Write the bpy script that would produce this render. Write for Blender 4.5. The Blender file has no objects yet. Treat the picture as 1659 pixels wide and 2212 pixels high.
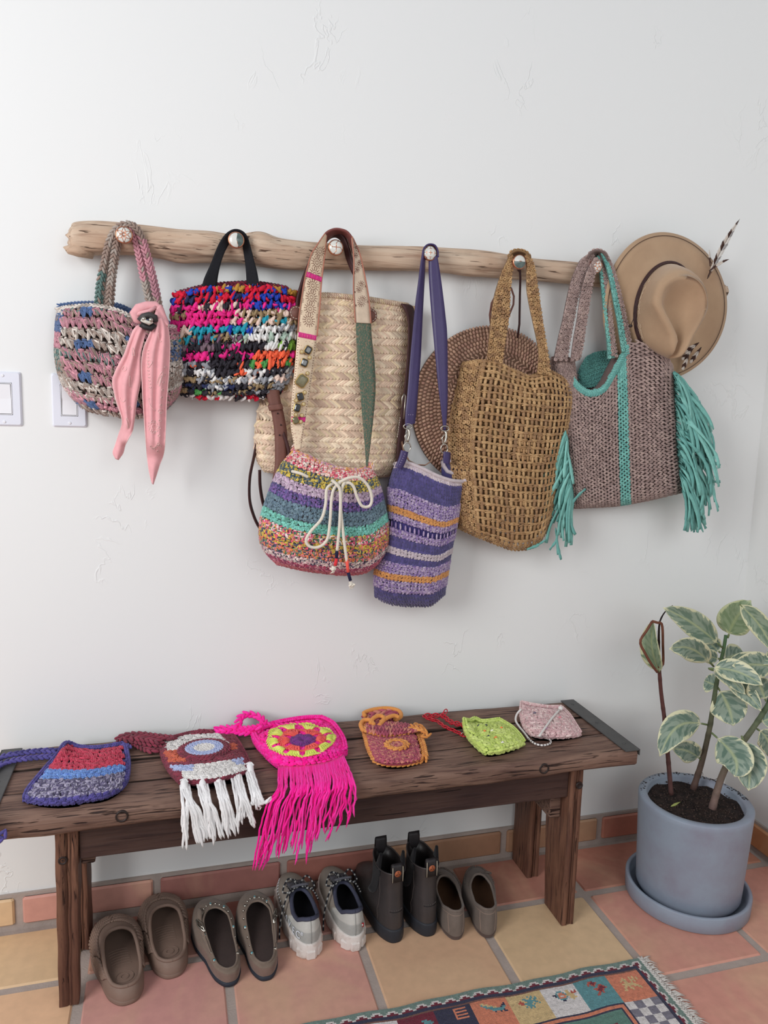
import bpy, math, random
import numpy as np
from mathutils import Matrix, Vector
random.seed(7)
RNG = np.random.default_rng(11)
SC = bpy.context.scene
COL = SC.collection
# ------------------------------------------------------------------ camera
W, H, F = 1659.0, 2212.0, 1623.8
CAM = np.array([-0.2171, -1.7723, 1.2423])
YAW, PITCH, ROLL = 0.2797, -0.1436, 0.0300
cy, sy, cp, sp = math.cos(YAW), math.sin(YAW), math.cos(PITCH), math.sin(PITCH)
_f = np.array([sy * cp, cy * cp, sp]); _r0 = np.array([cy, -sy, 0.0]); _u0 = np.cross(_r0, _f)
cr, sr = math.cos(ROLL), math.sin(ROLL)
_r = cr * _r0 + sr * _u0; _u = -sr * _r0 + cr * _u0
cd = bpy.data.cameras.new('camera'); cam = bpy.data.objects.new('camera', cd); COL.objects.link(cam)
cd.sensor_fit = 'HORIZONTAL'; cd.sensor_width = 36.0; cd.lens = 36.0 * F / W; cd.clip_start = 0.02
m = Matrix(((_r[0], _u[0], -_f[0], CAM[0]), (_r[1], _u[1], -_f[1], CAM[1]), (_r[2], _u[2], -_f[2], CAM[2]), (0, 0, 0, 1)))
cam.matrix_world = m
SC.camera = cam
# ------------------------------------------------------------------ light
world = bpy.data.worlds.new('world'); SC.world = world; world.use_nodes = True
bg = world.node_tree.nodes['Background']; bg.inputs[0].default_value = (0.81, 0.86, 0.96, 1); bg.inputs[1].default_value = 0.40
def area(name, loc, target, sx, sy_, power, color):
    ld = bpy.data.lights.new(name, 'AREA'); ld.shape = 'RECTANGLE'; ld.size = sx; ld.size_y = sy_; ld.energy = power; ld.color = color
    o = bpy.data.objects.new(name, ld); COL.objects.link(o); o.location = loc
    d = Vector(target) - Vector(loc); o.rotation_euler = d.to_track_quat('-Z', 'Y').to_euler()
    return o
area('window_daylight', (-2.3, -2.0, 2.0), (0.3, 0.0, 1.2), 1.3, 1.7, 66, (0.99, 0.99, 0.99))
area('rear_area_light', (0.6, -3.6, 2.2), (0.4, 0.0, 0.8), 1.9, 1.7, 27, (0.97, 1.0, 0.99))  # broad unseen area light behind the camera, aimed at the wall
SC.view_settings.view_transform = 'Standard'; SC.view_settings.look = 'None'
SC.view_settings.exposure = 0.0; SC.view_settings.gamma = 1.0; SC.view_settings.use_curve_mapping = False

# ------------------------------------------------------------------ helpers
def lin(c):
    c = np.asarray(c, float) / 255.0
    return np.where(c <= 0.04045, c / 12.92, ((c + 0.055) / 1.055) ** 2.4)
def L4(c):
    a = lin(c); return (float(a[0]), float(a[1]), float(a[2]), 1.0)
def _ray(px, py):
    px = np.asarray(px, float)[..., None]; py = np.asarray(py, float)[..., None]
    return (px - W / 2) / F * _r - (py - H / 2) / F * _u + _f
def at(px, py, Y):
    """point of the plane y=Y seen at photo coordinate px,py"""
    d = _ray(px, py); t = (np.asarray(Y, float) - CAM[1]) / d[..., 1]; return CAM + t[..., None] * d
def atz(px, py, Z):
    d = _ray(px, py); t = (np.asarray(Z, float) - CAM[2]) / d[..., 2]; return CAM + t[..., None] * d
def _w(t, n):
    t = np.clip(t, 0, 1) * (n - 1); i = np.clip(np.floor(t).astype(int), 0, n - 2); f = t - i
    idx = np.stack([np.clip(i - 1, 0, n - 1), i, i + 1, np.clip(i + 2, 0, n - 1)], -1)
    f2, f3 = f * f, f * f * f
    w = np.stack([-.5 * f + f2 - .5 * f3, 1 - 2.5 * f2 + 1.5 * f3, .5 * f + 2 * f2 - 1.5 * f3, -.5 * f2 + .5 * f3], -1)
    return idx, w
def cr1(P, t):
    P = np.asarray(P, float); t = np.asarray(t, float); i, w = _w(t, len(P)); return (P[i] * w[..., None]).sum(-2)
def cr2(G, u, v):
    G = np.asarray(G, float); u, v = np.broadcast_arrays(np.asarray(u, float), np.asarray(v, float))
    iv, wv = _w(v, G.shape[0]); iu, wu = _w(u, G.shape[1])
    Pt = G[iv[..., :, None], iu[..., None, :]]
    return (Pt * (wv[..., :, None] * wu[..., None, :])[..., None]).sum((-3, -2))
def smooth(P, n):
    """resample a polyline smoothly with n points evenly along its length"""
    P = np.asarray(P, float); Q = cr1(P, np.linspace(0, 1, max(60, n * 4)))
    s = np.r_[0, np.cumsum(np.linalg.norm(np.diff(Q, axis=0), axis=1))]
    t = np.linspace(0, s[-1], n)
    return np.stack([np.interp(t, s, Q[:, k]) for k in range(Q.shape[1])], 1)
def px3(L, Y=None):
    """photo-traced path -> 3D: entries (px,py) with Y, or (px,py,y)"""
    L = np.asarray(L, float)
    return at(L[:, 0], L[:, 1], L[:, 2] if Y is None else Y)
def pz3(L, Z=None):
    L = np.asarray(L, float)
    return atz(L[:, 0], L[:, 1], L[:, 2] if Z is None else Z)
def nrm(a):
    return a / (np.linalg.norm(a, axis=-1, keepdims=True) + 1e-12)

class MB:
    def __init__(s):
        s.v = []; s.q = []; s.t = []; s.c = []; s.uvs = []; s.n = 0; s.mi = []
    def add(s, v, q=None, t=None, col=None, uv=None, mi=0):
        v = np.asarray(v, float).reshape(-1, 3)
        if q is not None and len(q): s.q.append(np.asarray(q, int).reshape(-1, 4) + s.n)
        if t is not None and len(t): s.t.append(np.asarray(t, int).reshape(-1, 3) + s.n)
        c = np.ones((len(v), 3)) if col is None else np.broadcast_to(np.asarray(col, float), (len(v), 3))
        s.v.append(v); s.c.append(c); s.uvs.append(np.zeros((len(v), 2)) if uv is None else np.asarray(uv, float).reshape(-1, 2)); s.n += len(v)
        return s
    def grid(s, P, col=None, uv=None, closeu=False, flip=False):
        mm, nn = P.shape[:2]; I = np.arange(mm * nn).reshape(mm, nn)
        if closeu: I = np.c_[I, I[:, :1]]
        q = np.stack([I[:-1, :-1], I[1:, :-1], I[1:, 1:], I[:-1, 1:]], -1).reshape(-1, 4)
        if flip: q = q[:, ::-1]
        if col is not None and np.ndim(col) == 3: col = np.asarray(col).reshape(-1, 3)
        return s.add(P, q, None, col, uv)
    def slab2(s, P, Q, col=None, uv=None):
        """closed solid between two grids (P front)"""
        mm, nn = P.shape[:2]; I = np.arange(mm * nn).reshape(mm, nn); J = I + mm * nn
        f = lambda A: np.stack([A[:-1, :-1], A[1:, :-1], A[1:, 1:], A[:-1, 1:]], -1).reshape(-1, 4)
        qs = [f(I), f(J)[:, ::-1]]
        for a, b in ((I[0], J[0]), (J[-1], I[-1]), (J[:, 0], I[:, 0]), (I[:, -1], J[:, -1])):
            qs.append(np.stack([a[:-1], a[1:], b[1:], b[:-1]], -1))
        if col is not None and np.ndim(col) == 3: col = np.concatenate([np.asarray(col).reshape(-1, 3)] * 2)
        if uv is not None: uv = np.concatenate([np.asarray(uv).reshape(-1, 2)] * 2)
        return s.add(np.concatenate([P.reshape(-1, 3), Q.reshape(-1, 3)]), np.concatenate(qs), None, col, uv)
    def slab(s, P, th, col=None, uv=None, N=None):
        if N is None: N = gridn(P)
        return s.slab2(P + N * th * .5, P - N * th * .5, col, uv)
    def tube(s, path, ra, rb=None, seg=8, ref=(0, -1, 0), col=None, cap=True):
        path = np.asarray(path, float); k = len(path); rb = ra if rb is None else rb
        ra = np.broadcast_to(np.asarray(ra, float), (k,)); rb = np.broadcast_to(np.asarray(rb, float), (k,))
        T = nrm(np.gradient(path, axis=0)); R = np.broadcast_to(np.asarray(ref, float), (k, 3)).copy()
        bad = np.abs((T * nrm(R)).sum(1)) > .97; R[bad] += (0.31, 0.17, 0.23)
        A = nrm(R - (R * T).sum(1, keepdims=True) * T); B = np.cross(T, A)
        th = np.linspace(0, 2 * np.pi, seg, endpoint=False)
        P = path[:, None] + A[:, None] * (ra[:, None] * np.cos(th))[..., None] + B[:, None] * (rb[:, None] * np.sin(th))[..., None]
        if col is not None and np.ndim(col) == 2: col = np.repeat(np.asarray(col)[:, None], seg, 1)
        if col is not None and np.ndim(col) == 3 and cap: col = np.concatenate([col.reshape(-1, 3), col[0, :1], col[-1, :1]])
        I = np.arange(k * seg).reshape(k, seg); I2 = np.c_[I, I[:, :1]]
        q = np.stack([I2[:-1, :-1], I2[:-1, 1:], I2[1:, 1:], I2[1:, :-1]], -1).reshape(-1, 4)
        V = P.reshape(-1, 3); t = []
        if cap:
            V = np.concatenate([V, path[:1], path[-1:]]); a, b = k * seg, k * seg + 1
            for j in range(seg):
                j2 = (j + 1) % seg; t += [(a, j2, j), (b, (k - 1) * seg + j, (k - 1) * seg + j2)]
        elif col is not None and np.ndim(col) == 3: col = col.reshape(-1, 3)
        return s.add(V, q, t, col)
    def inst(s, tmpl, M, T, col=None):
        """M (k,3,3) columns = axes, T (k,3)"""
        V, Tr = tmpl; k = len(T)
        if k == 0: return s
        P = np.einsum('kij,nj->kni', M, V) + T[:, None]
        t = (Tr[None] + (np.arange(k) * len(V))[:, None, None]).reshape(-1, 3)
        c = None if col is None else np.repeat(np.broadcast_to(col, (k, 3)), len(V), 0)
        return s.add(P, None, t, c)
    def box(s, lo, hi, bev=0.0, col=None):
        lo = np.array(lo, float); hi = np.array(hi, float)
        if bev <= 0:
            c = np.array([[(lo, hi)[b][a] for a, b in enumerate(ix)] for ix in [(0,0,0),(1,0,0),(1,1,0),(0,1,0),(0,0,1),(1,0,1),(1,1,1),(0,1,1)]])
            return s.add(c, [(3,2,1,0),(4,5,6,7),(0,1,5,4),(1,2,6,5),(2,3,7,6),(3,0,4,7)], None, col)
        b = bev; xs = [lo[0], hi[0]]; ys = [lo[1], hi[1]]
        def ring(ins, z, r):
            x0, x1, y0, y1 = lo[0] + ins, hi[0] - ins, lo[1] + ins, hi[1] - ins; r = r
            return [(x0 + r, y0, z), (x1 - r, y0, z), (x1, y0 + r, z), (x1, y1 - r, z), (x1 - r, y1, z), (x0 + r, y1, z), (x0, y1 - r, z), (x0, y0 + r, z)]
        V = ring(b, lo[2], b) + ring(0, lo[2] + b, b) + ring(0, hi[2] - b, b) + ring(b, hi[2], b)
        q = []
        for k in range(3):
            for j in range(8): q.append((k*8+j, k*8+(j+1)%8, k*8+8+(j+1)%8, k*8+8+j))
        def capf(o, fl):
            a = [(o+0,o+1,o+2,o+7),(o+7,o+2,o+3,o+6),(o+6,o+3,o+4,o+5)]
            return [x[::-1] for x in a] if fl else a
        return s.add(V, q + capf(0, True) + capf(24, False), None, col)
    def lathe(s, prof, center, axis=(0, 0, 1), seg=32, col=None, sx=1.0):
        prof = np.asarray(prof, float); ax = nrm(np.asarray(axis, float)); a = np.array([1., 0, 0]) if abs(ax[0]) < .9 else np.array([0, 1., 0])
        A = nrm(a - ax * (a @ ax)); B = np.cross(ax, A); th = np.linspace(0, 2 * np.pi, seg, endpoint=False)
        P = np.asarray(center) + prof[:, None, 1:2] * ax + prof[:, None, 0:1] * (np.cos(th)[None, :, None] * A * sx + np.sin(th)[None, :, None] * B)
        return s.grid(P, col, closeu=True, flip=True)
    def xform(s, Mx, start=0):
        for i in range(start, len(s.v)):
            s.v[i] = s.v[i] @ np.asarray(Mx)[:3, :3].T + np.asarray(Mx)[:3, 3]
        return s
    def build(s, name, mat, parent=None, kind=None, smooth=True, label=None):
        me = bpy.data.meshes.new(name)
        V = np.concatenate(s.v); C = np.concatenate(s.c); U = np.concatenate(s.uvs)
        q = np.concatenate(s.q) if s.q else np.zeros((0, 4), int); t = np.concatenate(s.t) if s.t else np.zeros((0, 3), int)
        me.vertices.add(len(V)); me.vertices.foreach_set('co', V.astype(np.float32).ravel())
        li = np.concatenate([q.ravel(), t.ravel()]).astype(np.int32)
        me.loops.add(len(li)); me.loops.foreach_set('vertex_index', li)
        ls = np.concatenate([np.arange(len(q)) * 4, len(q) * 4 + np.arange(len(t)) * 3]).astype(np.int32)
        me.polygons.add(len(ls)); me.polygons.foreach_set('loop_start', ls)
        me.polygons.foreach_set('use_smooth', np.full(len(ls), smooth, bool))
        me.update(calc_edges=True)
        a = me.color_attributes.new('Col', 'FLOAT_COLOR', 'POINT')
        a.data.foreach_set('color', np.c_[C, np.ones(len(C))].astype(np.float32).ravel())
        if np.any(U):
            uvl = me.uv_layers.new(name='UVMap'); uvl.data.foreach_set('uv', U[li].astype(np.float32).ravel())
        me.materials.append(mat)
        o = bpy.data.objects.new(name, me); COL.objects.link(o)
        if parent is not None: o.parent = parent
        if kind: o['kind'] = kind
        if label: o['label'] = label
        return o
def gridn(P):
    a = np.gradient(P, axis=1); b = np.gradient(P, axis=0); return -nrm(np.cross(a, b))
def thing(name, label, cat, group=None):
    o = bpy.data.objects.new(name, None); COL.objects.link(o); o.empty_display_size = .02
    o['label'] = label; o['category'] = cat
    if group: o['group'] = group
    return o
def tag(o, label, cat, group=None):
    o['label'] = label; o['category'] = cat
    if group: o['group'] = group
    return o
def copyobj(o, parent=None, M=None):
    c = o.copy(); COL.objects.link(c); c.parent = parent
    if M is not None: c.matrix_local = M
    return c

# yarn lobe template: plump capsule along +x, unit length, unit diameter
def _lobe(seg=6, rings=((-.36, .36), (0, .5), (.36, .36))):
    V = [(-.5, 0, 0)]
    for x, r in rings:
        for j in range(seg):
            a = 2 * math.pi * j / seg; V.append((x, r * math.cos(a), r * math.sin(a)))
    V.append((.5, 0, 0)); n = len(rings); T = []
    for j in range(seg):
        T.append((0, 1 + (j + 1) % seg, 1 + j))
        for k in range(n - 1):
            a, b = 1 + k * seg + j, 1 + k * seg + (j + 1) % seg; T += [(a, b, b + seg), (a, b + seg, a + seg)]
        a, b = 1 + (n - 1) * seg + j, 1 + (n - 1) * seg + (j + 1) % seg; T.append((a, b, 1 + n * seg))
    return np.array(V, float), np.array(T, int)
LOBE = _lobe(); LOBE8 = _lobe(8, ((-.42, .26), (-.2, .45), (.15, .5), (.4, .3))); BEAD = _lobe(6, ((-.35, .4), (.0, .5), (.35, .4)))
STITCH = {  # (u, v, du, dv, width, depth, lift)
    'v': [(-.24, 0, .42, .95, .5, .55, .0), (.24, 0, -.42, .95, .5, .55, .0)],
    'sc': [(-.22, .12, .36, .62, .46, .5, .0), (.24, .1, -.34, .66, .46, .5, .05), (0, -.36, .95, .12, .42, .45, -.02)],
    'felt': [(0, 0, 1.25, .2, 1.9, .35, -.12), (.3, .3, .4, .8, .8, .32, -.02)],
    'chunk': [(-.25, .04, .22, .70, .60, .62, .0), (.25, .04, -.22, .70, .60, .62, .04), (0, -.40, .85, .14, .50, .5, .05), (0, .34, .5, -.1, .4, .4, .12)],
    'post': [(0, .06, .05, 1.0, .70, .42, 0), (0, -.46, 1.2, .05, .46, .42, .02), (0, -.30, 1.1, -.08, .36, .36, .1)],
    'bar': [(0, 0, 1.05, .12, .34, .36, 0), (0, .15, 1.0, -.12, .30, .36, 0)],
    'puff': [(-.2, .1, .7, .5, .62, .8, .05), (.25, -.1, -.5, .6, .6, .75, .15), (.05, .2, .3, -.7, .45, .6, .3)],
    'plait': [(-.22, 0, .5, .8, .55, .6, 0), (.22, .0, -.5, .8, .55, .6, .05)],
    'rib': [(0, 0, .1, 1.0, .8, .55, 0)],
    'knob': [(0, 0, .8, .15, .8, .7, 0), (.3, .3, .4, .5, .4, .45, .1)],
}
def stitches(mb, S, rows, cw, colf, kind='v', jit=.10, v0=0., v1=1., u0=0., u1=1., size=1., stag=True, tmpl=None, keep=None, flip=1., outj=.0, cjit=.08, ply=1, lift=0.):
    """lays yarn stitches row by row over the surface S(u,v)"""
    tmpl = LOBE if tmpl is None else tmpl; e = 2e-3; dv = (v1 - v0) / rows; k = 0
    for r in range(rows):
        v = v0 + (r + .5) * dv; uu = np.linspace(u0, u1, 64)
        P = S(uu, np.full(64, v)); s = np.r_[0, np.cumsum(np.linalg.norm(np.diff(P, axis=0), axis=1))]
        n = max(2, int(round(s[-1] / cw))); pos = (np.arange(n) + (.5 if (r % 2 == 0 or not stag) else .0)) / n * s[-1]
        u = np.interp(pos, s, uu)
        kk = np.ones(n, bool) if keep is None else keep(u, v, r)
        u = u[kk]; n = len(u)
        if n == 0: continue
        c = s[-1] / max(1, len(kk)); V = np.full(n, v)
        P = S(u, V); a = (S(np.minimum(u + e, 1), V) - S(np.maximum(u - e, 0), V)) / (np.minimum(u + e, 1) - np.maximum(u - e, 0))[:, None]
        lo, hi = np.maximum(V - e, 0), np.minimum(V + e, 1); b = (S(u, hi) - S(u, lo)) / (hi - lo)[:, None]
        U = nrm(a); h = np.linalg.norm(b, axis=1) * dv; N = -nrm(np.cross(a, b)) * flip; Vd = nrm(b)
        C = np.asarray(colf(u, v, r)); C = np.broadcast_to(C, (n, 3))
        for j, (cu, cv, du, dvv, wd, dp, lf) in enumerate(STITCH[kind]):
            J = RNG.normal(0, jit, (n, 4)); hh = h[:, None]
            ctr = P + U * (cu + J[:, :1] * .5) * c + Vd * (cv + J[:, 1:2] * .4) * hh + N * ((lf + abs(outj) * RNG.random((n, 1)) + .1) * c)
            d = U * (du + J[:, 2:3]) * c + Vd * (dvv + J[:, 3:4]) * hh; ln = np.linalg.norm(d, axis=1, keepdims=True); d = d / ln
            side = nrm(np.cross(N, d)); sc = size * (1 + RNG.normal(0, jit * .6, (n, 1)))
            ctr = ctr + N * lift
            if ply == 1:
                M = np.stack([d * ln * 1.18 * sc, side * wd * c * sc, N * dp * c * sc], -1)
                mb.inst(tmpl, M, ctr, C * (1 + RNG.normal(0, cjit, (n, 1))).clip(.6, 1.5))
            else:
                for sg in (-1, 1):
                    d2 = nrm(d + side * .22); Cp = np.broadcast_to(np.asarray(colf(u, v, r)), (n, 3))
                    M = np.stack([d2 * ln * 1.15 * sc, side * wd * .62 * c * sc, N * dp * .9 * c * sc], -1)
                    mb.inst(tmpl, M, ctr + side * (sg * .22 * wd * c), Cp * (1 + RNG.normal(0, cjit * 1.4, (n, 1))).clip(.6, 1.5))
def pal(*cs):
    return np.array([lin(c) * .93 + .03 for c in cs])
def mix_rows(table):
    """table: list of (v_end, palette(k,3), weights or None) -> colour function"""
    def f(u, v, r):
        for ve, p_, w in table:
            if v <= ve: break
        w = None if w is None else np.asarray(w, float) / np.sum(w)
        return p_[RNG.choice(len(p_), len(u), p=w)]
    return f
def bulge(u, v, t, pu=2.4, pv=4.0, top=0.6):
    """depth profile of a stuffed bag, 0 at sides, t in the middle; 'top' = share left at the open top"""
    a = (1 - np.abs(2 * u - 1) ** pu).clip(0) ** .5
    b = np.where(v > .5, (1 - np.abs(2 * v - 1) ** pv).clip(0) ** .5, top + (1 - top) * np.sin(np.clip(v * 2, 0, 1) * math.pi / 2))
    return t * a * b
class Surf:
    """bag front: photo-plane control grid + depth yb - bulge"""
    def __init__(s, G, yb, t, pu=2.4, pv=4.0, top=.6, extra=None):
        s.G = np.asarray(G, float); s.a = (t, pu, pv, top); s.yb = yb; s.extra = extra
    def __call__(s, u, v):
        u, v = np.broadcast_arrays(np.asarray(u, float), np.asarray(v, float))
        p = cr2(s.G, u, v); y = s.yb - bulge(u, v, *s.a)
        if s.extra is not None: y = y - s.extra(u, v)
        return at(p[..., 0], p[..., 1], y)
    def grid(s, nu, nv, u0=0, u1=1, v0=0, v1=1):
        v, u = np.meshgrid(np.linspace(v0, v1, nv), np.linspace(u0, u1, nu), indexing='ij'); return s(u, v)
class Strip(Surf):
    """strip given by two traced edges [(x,y,Y)...] each; u across, v along"""
    def __init__(s, A, B, bow=0.0):
        s.A = np.asarray(A, float); s.B = np.asarray(B, float); s.bow = bow
    def __call__(s, u, v):
        u, v = np.broadcast_arrays(np.asarray(u, float), np.asarray(v, float))
        a = cr1(s.A, v); b = cr1(s.B, v); p = a * (1 - u)[..., None] + b * u[..., None]
        return at(p[..., 0], p[..., 1], p[..., 2] - s.bow * (1 - (2 * u - 1) ** 2))
class Flat(Surf):
    """pouch lying on the bench: traced grid + height"""
    def __init__(s, G, zb, t, pu=3., pv=3., extra=None):
        s.G = np.asarray(G, float); s.a = (t, pu, pv); s.zb = zb; s.extra = extra
    def __call__(s, u, v):
        u, v = np.broadcast_arrays(np.asarray(u, float), np.asarray(v, float))
        t, pu, pv = s.a; p = cr2(s.G, u, v)
        z = s.zb + t * ((1 - np.abs(2 * u - 1) ** pu).clip(0) ** .5) * ((1 - np.abs(2 * v - 1) ** pv).clip(0) ** .5)
        if s.extra is not None: z = z + s.extra(u, v)
        return atz(p[..., 0], p[..., 1], z)
def liner(S, mat, parent, yback, col, nu=28, nv=24, inset=.004, name='lining'):
    P = S.grid(nu, nv); N = gridn(P); P = P - N * inset; Q = P.copy(); c = P.reshape(-1, 3).mean(0)
    Q[..., 1] = np.maximum(yback, P[..., 1] + .002); mb = MB(); mb.slab2(P, Q, col); return mb.build(name, mat, parent)

# ------------------------------------------------------------------ materials
MATS = {}
def mat(name, col=None, rough=.8, metal=0., attr=False, noise=0., nscale=40., bump=0., bscale=200., spec=.3, sheen=0., col2=None, stretch=None, trans=0., objcol=False, thr=None):
    if name in MATS: return MATS[name]
    mt = bpy.data.materials.new(name); mt.use_nodes = True; nt = mt.node_tree; N = nt.nodes; Lk = nt.links
    b = N['Principled BSDF']; b.inputs['Roughness'].default_value = rough; b.inputs['Metallic'].default_value = metal
    b.inputs['Specular IOR Level'].default_value = spec
    if sheen: b.inputs['Sheen Weight'].default_value = sheen; b.inputs['Sheen Roughness'].default_value = .5
    if col is None: col = (200, 200, 200)
    tc = N.new('ShaderNodeTexCoord'); vec = tc.outputs['Object']
    if stretch:
        mp = N.new('ShaderNodeMapping'); mp.inputs['Scale'].default_value = stretch; Lk.new(vec, mp.inputs[0]); vec = mp.outputs[0]
    src = None
    if attr:
        a = N.new('ShaderNodeAttribute'); a.attribute_name = 'Col'; src = a.outputs['Color']
    elif objcol:
        a = N.new('ShaderNodeObjectInfo'); src = a.outputs['Color']
    if noise or col2 is not None:
        n = N.new('ShaderNodeTexNoise'); n.inputs['Scale'].default_value = nscale; n.inputs['Detail'].default_value = 6; n.inputs['Roughness'].default_value = .6; Lk.new(vec, n.inputs['Vector'])
        if col2 is not None:
            r = N.new('ShaderNodeValToRGB'); lo, hi = thr or (.35, .65)
            r.color_ramp.elements[0].position = lo; r.color_ramp.elements[1].position = hi; Lk.new(n.outputs['Fac'], r.inputs[0])
            if src is None:
                r.color_ramp.elements[0].color = L4(col); r.color_ramp.elements[1].color = L4(col2); src = r.outputs[0]
            else:
                mx = N.new('ShaderNodeMix'); mx.data_type = 'RGBA'; Lk.new(r.outputs[0], mx.inputs[0]); Lk.new(src, mx.inputs[6]); mx.inputs[7].default_value = L4(col2)
                r.color_ramp.elements[0].color = (0, 0, 0, 1); r.color_ramp.elements[1].color = (1, 1, 1, 1); src = mx.outputs[2]
        if noise:
            mr = N.new('ShaderNodeMapRange'); mr.inputs[1].default_value = .25; mr.inputs[2].default_value = .75; mr.inputs[3].default_value = 1 - noise; mr.inputs[4].default_value = 1 + noise; Lk.new(n.outputs['Fac'], mr.inputs[0])
            vm = N.new('ShaderNodeVectorMath'); vm.operation = 'SCALE'; Lk.new(mr.outputs[0], vm.inputs['Scale'])
            if src is not None: Lk.new(src, vm.inputs[0])
            else: vm.inputs[0].default_value = L4(col)[:3]
            src = vm.outputs[0]
    if src is not None: Lk.new(src, b.inputs['Base Color'])
    else: b.inputs['Base Color'].default_value = L4(col)
    if bump:
        n2 = N.new('ShaderNodeTexNoise'); n2.inputs['Scale'].default_value = bscale; n2.inputs['Detail'].default_value = 3; Lk.new(vec, n2.inputs['Vector'])
        bp = N.new('ShaderNodeBump'); bp.inputs['Strength'].default_value = bump; bp.inputs['Distance'].default_value = .002; Lk.new(n2.outputs['Fac'], bp.inputs['Height']); Lk.new(bp.outputs[0], b.inputs['Normal'])
    MATS[name] = mt; return mt
YARN = mat('yarn', attr=True, rough=.92, noise=.16, nscale=420, bump=.5, bscale=900, spec=.15, sheen=.12)
COTTON = mat('cotton_cord', attr=True, rough=.85, noise=.08, nscale=500, bump=.3, bscale=1200, spec=.2)
RAFFIA = mat('raffia', attr=True, rough=.6, noise=.14, nscale=160, bump=.25, bscale=600, spec=.35)
VCOL = mat('painted_detail', attr=True, rough=.6, spec=.35)
LEATHER = mat('leather', attr=True, rough=.55, noise=.12, nscale=60, bump=.25, bscale=500, spec=.4)
FELT = mat('felt', attr=True, rough=.95, noise=.14, nscale=90, bump=.6, bscale=700, spec=.1, sheen=.3)
METAL = mat('nickel', (190, 185, 175), rough=.28, metal=1.)
COPPER = mat('copper', (205, 140, 110), rough=.32, metal=.9)
SHELL = mat('mother_of_pearl', (215, 215, 208), rough=.18, noise=.10, nscale=60, spec=.6)
BRASS = mat('brass', (190, 160, 105), rough=.35, metal=.9)
# ------------------------------------------------------------------ setting
def plaster(name, tint):
    mt = bpy.data.materials.new(name); mt.use_nodes = True; nt = mt.node_tree; N = nt.nodes; Lk = nt.links
    b = N['Principled BSDF']; b.inputs['Base Color'].default_value = L4(tint); b.inputs['Roughness'].default_value = .62; b.inputs['Specular IOR Level'].default_value = .25
    tc = N.new('ShaderNodeTexCoord'); mp = N.new('ShaderNodeMapping'); mp.inputs['Scale'].default_value = (1.25, 1, .8); Lk.new(tc.outputs['Object'], mp.inputs[0])
    n1 = N.new('ShaderNodeTexNoise'); n1.inputs['Scale'].default_value = 9; n1.inputs['Detail'].default_value = 4; n1.inputs['Roughness'].default_value = .55; n1.inputs['Distortion'].default_value = .6; Lk.new(mp.outputs[0], n1.inputs['Vector'])
    n2 = N.new('ShaderNodeTexNoise'); n2.inputs['Scale'].default_value = 4.3; n2.inputs['Detail'].default_value = 2; Lk.new(tc.outputs['Object'], n2.inputs['Vector'])
    n3 = N.new('ShaderNodeTexNoise'); n3.inputs['Scale'].default_value = 55; n3.inputs['Detail'].default_value = 3; Lk.new(tc.outputs['Object'], n3.inputs['Vector'])
    def math_(op, a, b_=None, clamp=False):
        n = N.new('ShaderNodeMath'); n.operation = op; n.use_clamp = clamp
        for i, x in enumerate((a, b_)):
            if x is None: continue
            if isinstance(x, (int, float)): n.inputs[i].default_value = x
            else: Lk.new(x, n.inputs[i])
        return n.outputs[0]
    d = math_('ABSOLUTE', math_('SUBTRACT', n1.outputs['Fac'], .5))
    ridge = math_('SUBTRACT', 1.0, math_('MULTIPLY', d, 75.0), True)
    mask = math_('MULTIPLY', math_('SUBTRACT', n2.outputs['Fac'], .59), 14.0, True)
    hgt = math_('ADD', math_('MULTIPLY', ridge, mask), math_('MULTIPLY', n3.outputs['Fac'], .22))
    bp = N.new('ShaderNodeBump'); bp.inputs['Strength'].default_value = .42; bp.inputs['Distance'].default_value = .0022; Lk.new(hgt, bp.inputs['Height']); Lk.new(bp.outputs[0], b.inputs['Normal'])
    return mt
PLASTER = plaster('white_plaster', (231, 232, 231)); PLASTER2 = plaster('white_plaster_return', (228, 229, 227))
XC = 1.3961; HB = .0854; TB = .012
def struct(o): o['kind'] = 'structure'; return o
mb = MB(); mb.box((-2.6, 0, 0), (XC + .12, .12, 2.75)); struct(mb.build('wall_back', PLASTER, smooth=False))
mb = MB(); mb.box((XC, -2.6, 0), (XC + .12, 0, 2.75)); struct(mb.build('wall_right', PLASTER2, smooth=False))
GROUT = mat('grout', (172, 158, 150), rough=.9, noise=.10, nscale=30, bump=.4, bscale=250)
mb = MB(); mb.box((-2.6, -4.2, -.08), (XC, 0, -.0035)); fl = struct(mb.build('floor', GROUT, smooth=False))
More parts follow.
